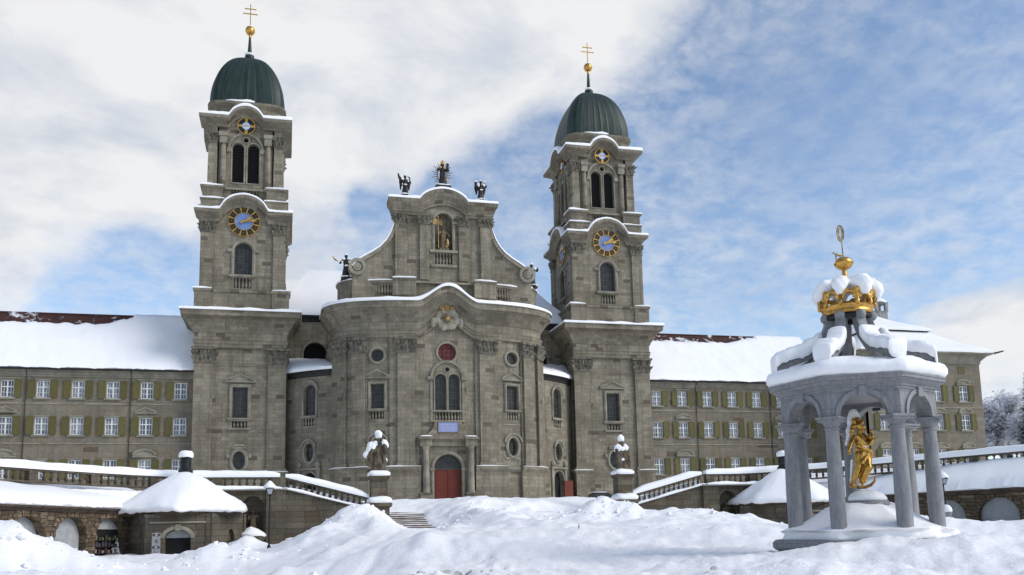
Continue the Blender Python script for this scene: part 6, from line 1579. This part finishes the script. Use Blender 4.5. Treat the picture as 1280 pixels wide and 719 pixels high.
small_statue(-4.3, GY + .3, 34.72, 2.45, 'dark winged angel with raised arm, on the gable shoulder nearer the first tower', ((-.33, -.1, 1.02), (.24, -.22, .62)), True, BRONZE, AG)
small_statue(4.45, GY + .3, 34.72, 2.45, 'dark winged angel with arms folded, on the gable shoulder nearer the fountain side tower', ((-.2, -.22, .66), (.26, -.18, .72)), True, BRONZE, AG)
AO = 'statues at the attic ends'
S = small_statue(-10.75, -4.6, 25.15, 2.75, 'dark statue with gilded horn at the attic corner beside the first tower, by the volute', ((-.27, -.16, .60), (.2, -.2, .6)), False, BRONZE, AO)
mb = MB(); mb.path_tube([(-11.6, -4.95, 27.25), (-11.95, -5.0, 27.4), (-12.25, -5.0, 27.75)], [.05, .1, .04], 8); mb.build('gilded_horn', GOLD, S)
small_statue(10.7, -4.6, 25.15, 2.75, 'dark statue with wing at the attic corner facing the fountain side tower', ((-.25, -.2, .5), (.22, -.2, .78)), False, BRONZE, AO)
# madonna on the summit with gilded rays
S = thing('summit_madonna', 'dark madonna with gilded sunburst on the top of the gable', 'statue', (0.05, GY + .5, 35.9))
mb = MB(); mx_, my_ = .05, GY + .5
mb.box(mx_ - .78, mx_ + .78, my_ - .55, my_ + .55, 35.7, 36.35); mb.box(mx_ - .88, mx_ + .88, my_ - .65, my_ + .65, 36.28, 36.45); mb.build('pedestal', BRONZE, S)
mb = MB(); figure(mb, mx_, my_, 36.5, 2.75, ((-.2, -.22, .7), (.22, -.2, .66)), 0, False, 1.05); mb.ellipsoid((mx_ + .5, my_ - .35, 38.55), (.2, .2, .35)); mb.ellipsoid((mx_ + .55, my_ - .35, 38.98), (.16, .17, .2)); remesh(mb, 'figure', BRONZE, S, .055, .06, 3)
snow_pad(S, mx_ - .85, mx_ + .85, my_ - .62, my_ + .62, 36.44, .2)
mb = MB()
for k in range(28):
    a = 2 * pi * k / 28; rr = (1.42 if k % 2 else 1.15)
    if sin(a) > -.95: mb.tube((mx_ + .5 * cos(a), my_ + .3, 38.0 + .8 * sin(a)), (mx_ + rr * .88 * cos(a), my_ + .3, 38.0 + rr * 1.15 * sin(a)), .06, .03, 5)
mb.path_tube([(mx_ + .55 * cos(2 * pi * k / 24), my_ + .3, 38.0 + .85 * sin(2 * pi * k / 24)) for k in range(25)], .04, 6); mb.build('gilded_rays', GOLD, S)
mb = MB(); mb.lathe([(.17, 39.15), (.2, 39.3), (.24, 39.45), (.16, 39.5), (.05, 39.62), (.001, 39.7)], (mx_, my_, 0), 14); mb.build('crown', GOLD, S)
# saint in the gable niche
S = small_statue(.05, GY + .45, 28.75, 2.75, 'pale saint with gilded banner standing in the gable niche', ((-.24, -.22, .62), (.2, -.2, .5)), False, PALESTATUE, None, 'niche_saint', False, 1.05, True)
mb = MB(); mb.tube((-.62, GY - .2, 28.9), (-.66, GY - .2, 32.5), .045, .04, 8); mb.ellipsoid((-.66, GY - .2, 32.6), (.08, .08, .14), 8, 6); mb.build('banner_pole', DULLGOLD, S)
mb = MB(); R = [[Vector((-.66 - .62 * (1 - u) + .62 * u * .75, GY - .22 - .08 * sin(u * 7 + v * 2), 32.35 - .62 * v - .15 * u)) for v in (0, .33, .66, 1)] for u in [i / 10 for i in range(11)]]
mb.grid(R); mb.grid([[p + Vector((0, .03, 0)) for p in r] for r in R[::-1]]); mb.build('gilded_banner', DULLGOLD, S)
mb = MB(); mb.ellipsoid((.42, GY - .05, 29.6), (.18, .2, .55)); mb.ellipsoid((.3, GY + .0, 29.2), (.2, .2, .25)); remesh(mb, 'gilded_robe', DULLGOLD, S, .04, .04, 4)
# figures in the terrace niches, and the basins before them
for sg, l1, l2 in ((-1, 'dark statue in the terrace niche behind the lamp post', 'stone wall basin heaped with snow, behind the lamp post'), (1, 'dark statue in the terrace niche next to the snow dome pavilion behind the fountain', 'stone wall basin heaped with snow, next to the snow dome pavilion behind the fountain')):
    small_statue(sg * 19.25, TY + .45, -2.68, 1.72, l1, ((-.18, -.2, .6), (.22, -.15, .75)), False, STATUE, 'statues in the terrace niches', 'niche_statue', False, 1.1)
    T = thing('wall_basin', l2, 'basin', (sg * 19.25, TY - .8, -4), 'basins under the niches')
    mb = MB(); mb.lathe([(.001, -4.6), (.5, -4.6), (.55, -3.4), (.85, -2.95), (.95, -2.75), (.95, -2.62), (.75, -2.6), (.001, -2.65)], (sg * 19.25, TY - .9, 0), 16); mb.build('bowl', TERRACE, T)
    mb = MB(); mb.lathe([(.97, -2.63), (1.02, -2.5), (.85, -2.32), (.5, -2.1), (.2, -1.98), (.001, -1.95)], (sg * 19.25, TY - .9, 0), 20, wob=.14); mb.build('snow_cap', SNOW, T)
T = thing('iron_railing', 'short dark iron railing in the snow beside the domed shop pavilion', 'railing', (-20.2, -37, -4))
mb = MB(); mb.box(-20.9, -18.9, -36.52, -36.48, -2.95, -2.9); mb.box(-20.9, -18.9, -36.52, -36.48, -3.9, -3.86); mb.build('rail', DARKMETAL, T)
for k in range(14): mb = MB(); x = -20.85 + .147 * k; mb.box(x - .015, x + .015, -36.515, -36.485, -4.4, -2.75); mb.build('bar', DARKMETAL, T)
# ------------------------------------------------------------------ snowy ground: one sheet
def nz(x, y, s, o=0.0): return noise.noise((x * s + o, y * s - o, o * .37))
def railb(ax):
    P = RAILPTS
    if ax <= P[0][0]: return TY + .2
    for i in range(len(P) - 1):
        if ax <= P[i + 1][0]:
            f = (ax - P[i][0]) / (P[i + 1][0] - P[i][0]); return P[i][1] + f * (P[i + 1][1] - P[i][1])
    return P[-1][1] - 1.5 * (ax - P[-1][0])
MOUNDS = [  # x, y, height, sx, sy, turn
    (-30.4, -57, 2.35, 4.4, 3.0, .1), (-31.5, -56, .35, 2.6, 2.0, 0), (-20.3, -52, .95, 2.0, 2.4, 0), (-19.6, -37.6, .95, 1.5, 1.3, 0), (-14.9, -45, .75, 2.0, 2.4, 0), (-27.0, -66, .55, 3.5, 2.5, .2),
    (-11.9, -41.0, 1.35, 1.9, 2.6, -.3), (-13.9, -40.5, .7, 3.0, 2.2, 0), (-11.2, -45.5, .6, 1.3, 2.4, .2),
    (-2.0, -31.2, 1.15, 3.0, 2.8, 0), (3.0, -31.4, .9, 3.2, 2.6, 0), (-3.2, -35.5, 1.35, 1.5, 2.6, .3), (-2.2, -40, 1.0, 2.0, 3.2, .3), (2.0, -37, .35, 3, 3, 0), (-1.5, -47, .5, 2.4, 4, .2),
    (6.6, -36.4, 1.7, 2.0, 1.9, 0), (8.6, -37.6, 1.1, 1.6, 1.8, 0), (5.0, -38.5, .5, 2.0, 2.4, 0), (12.5, -39, 1.0, 3.0, 2.2, 0), (17.5, -41, .85, 3.5, 2.4, 0), (9.5, -45, .55, 4, 3, 0),
    (23, -46, .6, 4, 3, 0), (29, -58, .3, 4, 4, 0), (22, -66, .5, 4, 3, .3), (.8, -81.5, .72, 5.5, 3.4, 0), (5, -76, .4, 4, 4, 0), (15, -62, .6, 5, 4, 0), (-6, -62, .35, 5, 4, 0), (-12, -70, .55, 5, 3, .2), (3.0, -66, .45, 4, 3, 0)]
MOUNDS = [(a, b2, c, d, e, cos(t), sin(t)) for a, b2, c, d, e, t in MOUNDS]
VX, VY = sin(YAW), cos(YAW)
def lower(x, y):
    z = -4.05 + 1.70 * sm(-100, -36, y)
    ax = abs(x)
    z -= (1.35 * sm(-12, -21, x) if False else 1.35 * sm(11, 20, -x) * sm(-97, -58, y) + 1.0 * sm(13, 21, x) * sm(-66, -46, y))
    z += .35 * sm(20, 42, x) * sm(-70, -45, y)
    m_ = 0
    for a, b2, c, d, e, ct, st in MOUNDS:
        dx, dy = x - a, y - b2; u, v = dx * ct + dy * st, -dx * st + dy * ct; q = (u / d) ** 2 + (v / e) ** 2
        if q < 9: m_ += c * math.exp(-q)
    lane = math.exp(-((x - (-7.2 - .22 * (-38 - y))) / 2.0) ** 2) if y < -36 else 0
    z += m_ + (1 - .75 * lane) * (.16 * nz(x, y, .45, 3) + .30 * abs(nz(x, y, .8, 8)) * min(1, m_ * 1.2 + .40) + .13 * nz(x, y, 1.9, 1) * (.4 + min(1, m_)) + .09 * abs(nz(x, y, 3.6, 21)) + .16 * max(0, .42 - abs(nz(x, y, .62, 41))) * min(1, .3 + m_))
    # bank of snow before the camera
    if -84 < y < -37:
        lo_ = x - (-7.2 - .22 * (-38 - y)) + .5 * nz(0, y, .2, 3); e_ = sm(-84, -76, y) * (1 - sm(-39.5, -37, y))
        z += e_ * (.24 * math.exp(-((lo_ - 2.5) / .6) ** 2) + .22 * math.exp(-((lo_ + 2.4) / .6) ** 2)) * (.7 + nz(x, y, .9, 14)) - e_ * .10 * (math.exp(-((lo_ - .8) / .22) ** 2) + math.exp(-((lo_ + .8) / .22) ** 2))
    d = (x - EYE.x) * VX + (y - EYE.y) * VY; t_ = (x - EYE.x) * VY - (y - EYE.y) * VX
    if d < 40:
        cr_ = 9.4 + .8 * nz(t_, 0, .25, 4); hgt = 1.02 + .018 * t_ + .22 * nz(t_, 2, .22, 2) + .10 * nz(t_, 2, .7, 5)
        if t_ < -.8: hgt -= .05
        w_ = 2.3 if d > cr_ else 3.5
        hgt += 1.35 * sm(11, 20, -x) * sm(-97, -58, y)
        z += max(0, hgt) * math.exp(-((d - cr_) / w_) ** 2) + .4 * sm(-3, 3, t_) * math.exp(-((d - 17) / 4) ** 2) * (.5 + nz(t_, 0, .15, 9)) 
        z += (.045 * nz(x, y, .9, 6) + .03 * abs(nz(x, y, 2.4, 12)) + .010 * nz(x, y, 8.0, 2)) * math.exp(-(d / 16) ** 2)
        lump = max(0, nz(x, y, 1.5, 31) - .12) * (1 - sm(-2.0, 2.2, t_))
        z += .5 * lump * math.exp(-((d - 9.5) / 2.5) ** 2)
    return z
def ground(x, y):
    ax = abs(x); lo = lower(x, y)
    if -88 < y < -37 and -14 < x < 8:
        for a, b2 in FEET:
            dx, dy = x - a, y - b2
            if dx * dx + dy * dy < .25: q = (dx / .17) ** 2 + (dy / .24) ** 2; lo += -.16 * math.exp(-q) + .05 * math.exp(-((q - 2.2) ** 2))
    if y < -70: return lo
    if ax < 10.3:
        st = max(0, min(1, (y + 36.3) / 9.0)); fl = -2.35 + 2.4 * st
        f = sm(-37.5, -34.5, y)
        base = -4.05 + 1.70 * sm(-100, -36, y)
        z = lo if y < -37.5 else (lo - base) * (1 - .25 * f) + base * (1 - f) + fl * f
        if y > -20: z = max(z, .05) if y > -12 else z
        # cleared strip of steps beside the pillar
        cl = sm(-9.4, -8.7, x) * (1 - sm(-6.9 + .5 * nz(x, y, .8, 2), -5.9 + .5 * nz(x, y, .8, 2), x)) * sm(-36.6, -35.8, y) * (1 - sm(-32.0, -31.0, y))
        cl = max(cl, sm(2.2, 3.0, x) * (1 - sm(5.0, 6.4, x)) * sm(-33.6, -33.2, y) * (1 - sm(-32.2, -31.7, y)))
        z = z * (1 - cl) + (fl - .45) * cl
        return z if y < -9 else min(z, .12) * 0 + .05 + .1 * nz(x, y, .5, 2)
    if ax < 17.0: b_ = TY + .32; upz = min(1.3, ledge_z(ax) + .42) if y < -32 else (min(1.3, ledge_z(ax) + .42) * (1 - sm(-32, -27, y)) + .05 * sm(-32, -27, y))
    else:
        b_ = (railb(ax) + .1) if ax > 22 else TY + 1.35; upz = .78 - .7 * sm(b_ + 4, b_ + 16, y) + (.3 if x > 0 else 0) * sm(20, 40, ax)
    if ax >= 22: lob = b_ - (1.3 if ax < 30 else 2.2)
    else: lob = b_ - (.22 if ax < 17 else .3)
    if y <= lob: return lo
    if y >= b_: return upz + .06 * nz(x, y, .6, 5)
    f = (y - lob) / (b_ - lob); return lo + (upz - lo) * f
FEET = []
for k in range(64):
    f = k / 63; fx_ = -12.5 + 5.2 * f + .5 * sin(f * 9); fy_ = -86 + 48 * f; FEET.append((fx_ + (.17 if k % 2 else -.17), fy_))
for k in range(46):
    f = k / 45; FEET.append((-6.8 + 13 * f + (.12 if k % 2 else -.12), -47 + 6.5 * f + .8 * sin(f * 7)))
rs = []; r = 1.0
while r < 54: rs.append(r); r *= 1.022
while r < 82: rs.append(r); r += .26
while r < 4000: rs.append(r); r *= 1.06
angs = []; a = -44.0
while a <= 44.01: angs.append(a); a += .22
a = 47
while a < 316 - 1: angs.append(a); a += 4
mb = MB(); rows = []
for a in angs:
    g_a = YAW + radians(a); sx_, cy_ = sin(g_a), cos(g_a); rows.append([(EYE.x + sx_ * r, EYE.y + cy_ * r, ground(EYE.x + sx_ * r, EYE.y + cy_ * r)) for r in rs])
ix = mb.grid(rows, cu=True); c = mb.vert((EYE.x, EYE.y, ground(EYE.x, EYE.y)))
n = len(rows)
for i in range(n): mb.face((ix[i][0], ix[(i + 1) % n][0], c))
G = mb.build('snowy_ground', GSNOW, None, smooth=180, origin=(0, 0, 0)); G['kind'] = 'structure'; G.data.flip_normals()
# broken clods of ploughed snow lying about the heaps: one mass nobody would count
rc = random.Random(4); clean_ = MB(); dirty_ = MB()
def clod(x, y, r, dirt=0.0):
    mb = dirty_ if rc.random() < dirt else clean_
    z = ground(x, y) - r * .12; n0 = len(mb.v); mb.ellipsoid((x, y, z), (r * rc.uniform(.7, 1.6), r * rc.uniform(.7, 1.6), r * rc.uniform(.5, .9)), 9, 6, Matrix.Rotation(rc.uniform(0, 3), 3, 'Z') @ Matrix.Rotation(rc.uniform(-.6, .6), 3, 'X'))
    for v in mb.v[n0:]:
        d = v - Vector((x, y, z)); v += d * .95 * noise.noise(v * (.8 / r) + Vector((x, y, 0)))
for k in range(260):                                                  # along the foreground bank
    t_ = rc.gauss(-2.3, 1.7); d = 9.3 + rc.gauss(0, .7) + .2 * abs(t_); r = min(.085, abs(rc.gauss(.02, .025)) + .008)
    clod(EYE.x + VX * d + VY * t_, EYE.y + VY * d - VX * t_, r, .55)
for (mx2, my2, spread, cnt) in ((-11.5, -43, 2.4, 60), (-3.0, -38, 2.6, 80), (1.5, -34.5, 3.0, 60), (6.6, -38, 2.2, 70), (13, -40, 3, 50), (-21.5, -54, 2.6, 60), (-28.5, -58, 3.2, 60), (24, -50, 4, 50), (8, -58, 6, 60)):
    for k in range(cnt): clod(rc.gauss(mx2, spread), rc.gauss(my2, spread * .6), min(.2, abs(rc.gauss(.045, .055)) + .02))
CL = clean_.build('snow_clods', GSNOW, None, smooth=28, origin=(0, 0, 0)); CL['kind'] = 'stuff'
CL = dirty_.build('dirty_snow_crumbs', DIRTY, None, smooth=28, origin=(0, 0, 0)); CL['kind'] = 'stuff'
# steps between the pillars
mb = MB()
for k in range(16):
    y = -36.3 + .56 * k; z = -2.35 + .15 * k; mb.box(-9.25, 9.25, y, y + .56 if k < 15 else y + 2, z - .9, z)
SB = mb
stp = mb.build('stone_steps', varied('worn_brown_steps', lin(118, 96, 74), lin(80, 66, 54), 1.6, .9, bmp=.6, bs=5), None, origin=(0, -32, -2)); stp['kind'] = 'structure'
for k in range(16):                                                   # snow left along the back of each tread
    y = -36.3 + .56 * k; z = -2.35 + .15 * k
    sn = snow_run(stp, [(-9.2, y + .3), (-4.0, y + .3)], -.24, .08 + .08 * (k % 2), z, .07, step=.25, var=.7, seed=k); sn.name = 'tread_snow'
# ------------------------------------------------------------------ street furniture
def street_lamp(x, y, zb, zt, label, cap=True):
    T = thing('street_lamp', label, 'street lamp', (x, y, zb), 'lamp posts on the square')
    h = zt - zb; mb = MB(); mb.lathe([(.001, 0), (.16, 0), (.16, .35), (.12, .42), (.13, .9), (.08, 1.0), (.06, 1.1), (.05, h - 1.0), (.075, h - .97), (.04, h - .9), (.001, h - .9)], (x, y, zb), 12); mb.build('post', DARKMETAL, T)
    z = zt - .9; q = lambda a: (abs(cos(a)) ** 9 + abs(sin(a)) ** 9) ** (-1 / 9)
    mb = MB(); mb.lathe([(.12, 0), (.14, .03), (.24, .42), (.001, .44)], (x, y, z), 32, q); mb.build('lantern', LAMPGLASS, T)
    mb = MB()
    for a in (45, 135, 225, 315):
        c, s = cos(radians(a)), sin(radians(a)); mb.tube((x + .18 * c, y + .18 * s, z), (x + .345 * c, y + .345 * s, z + .44), .018, .018, 6)
    mb.lathe([(.16, -.03), (.17, .0), (.16, .03), (.1, .03)], (x, y, z), 24, q); mb.lathe([(.27, .40), (.28, .44), (.2, .56), (.08, .66), (.03, .72), (.03, .8), (.001, .84)], (x, y, z), 24, q); mb.build('lantern_frame', DARKMETAL, T)
    mb = MB(); mb.lathe([(.36, .44), (.44, .50), (.42, .58), (.30, .72), (.17, .86), (.07, .93), (.001, .95)], (x, y, z), 24, wob=.05, seed=x); mb.build('snow_cap', SNOW, T)
    return T
LAMPGLASS = mat('lantern_glass', lin(170, 172, 176), .25, 0, .5)[0]
street_lamp(-17.95, -40.0, -4.2, 1.05, 'grey street lamp with snow capped lantern standing before the ramp and shop pavilion')
street_lamp(31.0, -45.2, -4.2, 1.05, 'dark street lamp with snowy lantern standing before the arcade, right of the fountain')
T = thing('litter_bin', 'pale grey litter bin with a dome of snow, beside the fountain canopy', 'bin', (27.1, -50, -4))
mb = MB(); mb.lathe([(.001, -3.1), (.26, -3.1), (.3, -3.0), (.31, -2.1), (.33, -2.05), (.33, -1.95), (.001, -1.95)], (27.1, -50, 0), 20); mb.build('body', GREYSTONE, T)
mb = MB(); mb.tube((27.1, -50, -4.6), (27.1, -50, -3.05), .06, .06, 8); mb.build('post', DARKMETAL, T)
mb = MB(); mb.lathe([(.34, -1.96), (.37, -1.85), (.33, -1.65), (.2, -1.5), (.001, -1.46)], (27.1, -50, 0), 20, wob=.05); mb.build('snow_cap', SNOW, T)
# parked car near the church tower, mostly behind the heap of snow
T = thing('parked_car', 'dark parked car mostly hidden behind the heap of snow before the church tower', 'car', (15.2, -13.5, -.4))
def carpart(name, poly, y0, y1, material, inset=0.0):
    mb = MB(); cx_ = 15.2
    V2, F2 = cdt(poly, [], None)
    for yy, fl in ((y0, 1), (y1, -1)):
        ix = [mb.vert((cx_ + p.x, yy, -.42 + p.y)) for p in V2]
        for f in F2: mb.face([ix[i] for i in (f if fl > 0 else f[::-1])])
    n = len(poly)
    for i in range(n): a, b2 = poly[i], poly[(i + 1) % n]; mb.poly([(cx_ + a[0], y0, -.42 + a[1]), (cx_ + a[0], y1, -.42 + a[1]), (cx_ + b2[0], y1, -.42 + b2[1]), (cx_ + b2[0], y0, -.42 + b2[1])])
    return mb.build(name, material, T)
CARP = mat('car_paint', lin(40, 46, 48), .3, .2, .5)[0]
carpart('body', [(-2.0, .3), (2.0, .3), (2.08, .55), (2.0, .82), (1.25, .95), (-1.2, .98), (-1.95, .9), (-2.1, .6)], -14.35, -12.7, CARP)
carpart('windscreen_cabin', [(-1.45, .94), (1.2, .92), (.55, 1.36), (.2, 1.4), (-.7, 1.4), (-1.15, 1.32)], -14.25, -12.8, GLASS)
carpart('roof', [(-1.15, 1.33), (.55, 1.37), (.25, 1.44), (-.75, 1.45)], -14.28, -12.77, CARP)
for px_ in (-1.25, 1.3):
    for y in (-14.3, -12.75):
        mb = MB(); mb.tube((15.2 + px_, y - .1, -.1), (15.2 + px_, y + .1, -.1), .32, .32, 20); wh = mb.build('wheel', BLACKP, T)
        mb = MB(); mb.tube((15.2 + px_, y - .11, -.1), (15.2 + px_, y + .11, -.1), .2, .2, 16); mb.build('rim', GREYSTONE, wh)
snow_pad(T, 14.1, 15.6, -14.2, -12.85, 1.02, .1)
# bare twig poking out of the snow
tzx, tzy = -3.4, -62.0; tz = lower(tzx, tzy)
T = MB(); T.path_tube([(tzx, tzy, tz - .2), (tzx + .02, tzy, tz + .12), (tzx + .06, tzy, tz + .25)], [.018, .016, .008], 6); T.path_tube([(tzx + .02, tzy, tz + .1), (tzx - .04, tzy, tz + .2)], [.012, .006], 6); T.path_tube([(tzx + .03, tzy, tz + .06), (tzx + .09, tzy + .02, tz + .13)], [.012, .006], 6)
o = T.build('twig', STATUE, None, origin=(tzx, tzy, tz)); tag(o, 'small brown twig sticking out of the snow before the stairs', 'twig')
# ------------------------------------------------------------------ trees beyond the corner block
BARK = varied('bark', lin(70, 62, 56), lin(44, 40, 38), 4, .9, bmp=.3)
FBARK = varied('frosted_bark', lin(196, 193, 194), lin(130, 124, 122), 3, .9, bmp=.2)
FROST = varied('hoar_frost', lin(248, 248, 250), lin(226, 226, 229), 2.5, .8, bmp=0)
NEEDLE = varied('conifer_needles', lin(44, 56, 46), lin(24, 34, 30), 2.0, .85, bmp=0)
_t = FROST.node_tree; _b = _t.nodes['Principled BSDF']; _o = [n for n in _t.nodes if n.type == 'OUTPUT_MATERIAL'][0]
_tr = N(_t, 'ShaderNodeBsdfTranslucent'); _tr.inputs[0].default_value = (.9, .9, .92, 1); _mx = N(_t, 'ShaderNodeMixShader'); _mx.inputs[0].default_value = .6
L(_t, _b.outputs[0], _mx.inputs[1]); L(_t, _tr.outputs[0], _mx.inputs[2]); L(_t, _mx.outputs[0], _o.inputs[0])
def frost_tree(x, y, zb, H, seed, label):
    rnd = random.Random(seed); T = thing('frosted_tree', label, 'tree', (x, y, zb), 'frosted bare trees beyond the corner block'); mb = MB(); tips = []
    def grow(p, d, ln, r, lev):
        pts = [p]; q = p.copy(); dd = d.copy(); n = 4
        for i in range(n): dd = (dd + Vector((rnd.uniform(-.16, .16), rnd.uniform(-.16, .16), rnd.uniform(-.02, .10)))).normalized(); q = q + dd * ln / n; pts.append(q.copy())
        mb.path_tube(pts, [r * (1 - .5 * i / n) for i in range(n + 1)], 5 if lev else 8)
        if lev >= 3:
            for i in range(1, n + 1): tips.append((pts[i], dd))
            return
        for k in range(5 if lev < 2 else 4):
            f = rnd.uniform(.35, 1.0); b_ = pts[min(n, int(f * n) + (0 if lev else 0))]
            nd = (dd * .75 + Vector((rnd.uniform(-1, 1), rnd.uniform(-1, 1), rnd.uniform(-.1, .75))) * .85).normalized(); grow(b_, nd, ln * rnd.uniform(.5, .72), r * .5, lev + 1)
    grow(Vector((x, y, zb)), Vector((0, 0, 1)), H * .45, H * .022, 0); mb.build('trunk', FBARK, T)
    mb = MB()
    for p, d in tips:
        for k in range(26):
            c = p + Vector((rnd.gauss(0, .5), rnd.gauss(0, .5), rnd.gauss(0, .42))); s = rnd.uniform(.22, .46)
            u = Vector((rnd.uniform(-1, 1), rnd.uniform(-1, 1), rnd.uniform(-.6, 1))).normalized(); v = u.orthogonal().normalized(); mb.poly([c - u * s * 1.5, c - v * s * .5, c + u * s * 1.5, c + v * s * .5])
    mb.build('crown', FROST, T, smooth=0)
def conifer(x, y, zb, H, R, seed, label):
    rnd = random.Random(seed); T = thing('conifer', label, 'tree', (x, y, zb), 'snowy conifers beyond the corner block'); mb = MB(); mb.tube((x, y, zb), (x, y, zb + H), H * .02, .03, 8); mb.build('trunk', BARK, T)
    g, s_ = MB(), MB(); n = int(H * 3.0)
    for i in range(n):
        f = i / n; z = zb + H * (.06 + .93 * f); r = R * (1 - f) ** .85 * rnd.uniform(.8, 1.1) + .15
        for k in range(9):
            a = rnd.uniform(0, 2 * pi); d = Vector((cos(a), sin(a), 0)); t_ = Vector((-sin(a), cos(a), 0)); m_ = max(3, int(r / .35))
            for j in range(m_):
                q = (j + rnd.random()) / m_; c = Vector((x, y, z)) + d * r * q - Vector((0, 0, .42 * r * q * q)); w_ = .34 * (1 - .5 * q) + .1
                P = [c - d * .3 - t_ * w_ * rnd.uniform(.6, 1.2), c + d * .42 + Vector((0, 0, -.14)), c - d * .3 + t_ * w_ * rnd.uniform(.6, 1.2), c - d * .5 + Vector((0, 0, .06))]
                g.poly(P)
                if rnd.random() < .42: s_.poly([p + Vector((0, 0, .07)) + (p - c) * -.18 for p in P])
    g.build('crown', NEEDLE, T, smooth=0); s_.build('snow_cover', SNOW, T, smooth=0)
for i, (x, y, h) in enumerate(((98.5, 21.5, 17.5), (102, 24.5, 19), (100.5, 17.8, 15.5), (105, 24, 18))): frost_tree(x, y, 5.0, h, 5 + i, ('frosted bare tree close beside the corner block', 'tallest frosted bare tree beyond the corner block', 'lower frosted bare tree in front of the taller one', 'frosted bare tree half behind the dark conifer')[i])
for i, (x, y, h, R) in enumerate(((95.5, 12.0, 17.0, 3.6), (101, 13.5, 17, 3.4), (93.5, 20.5, 7.5, 1.8), (94.5, 16, 5.5, 1.8))): conifer(x, y, 3.5, h, R, 40 + i, ('tall dark snowy conifer at the picture edge', 'snowy conifer behind the tall one at the picture edge', 'small dark conifer close against the corner block', 'low snowy conifer below the frosted trees')[i])
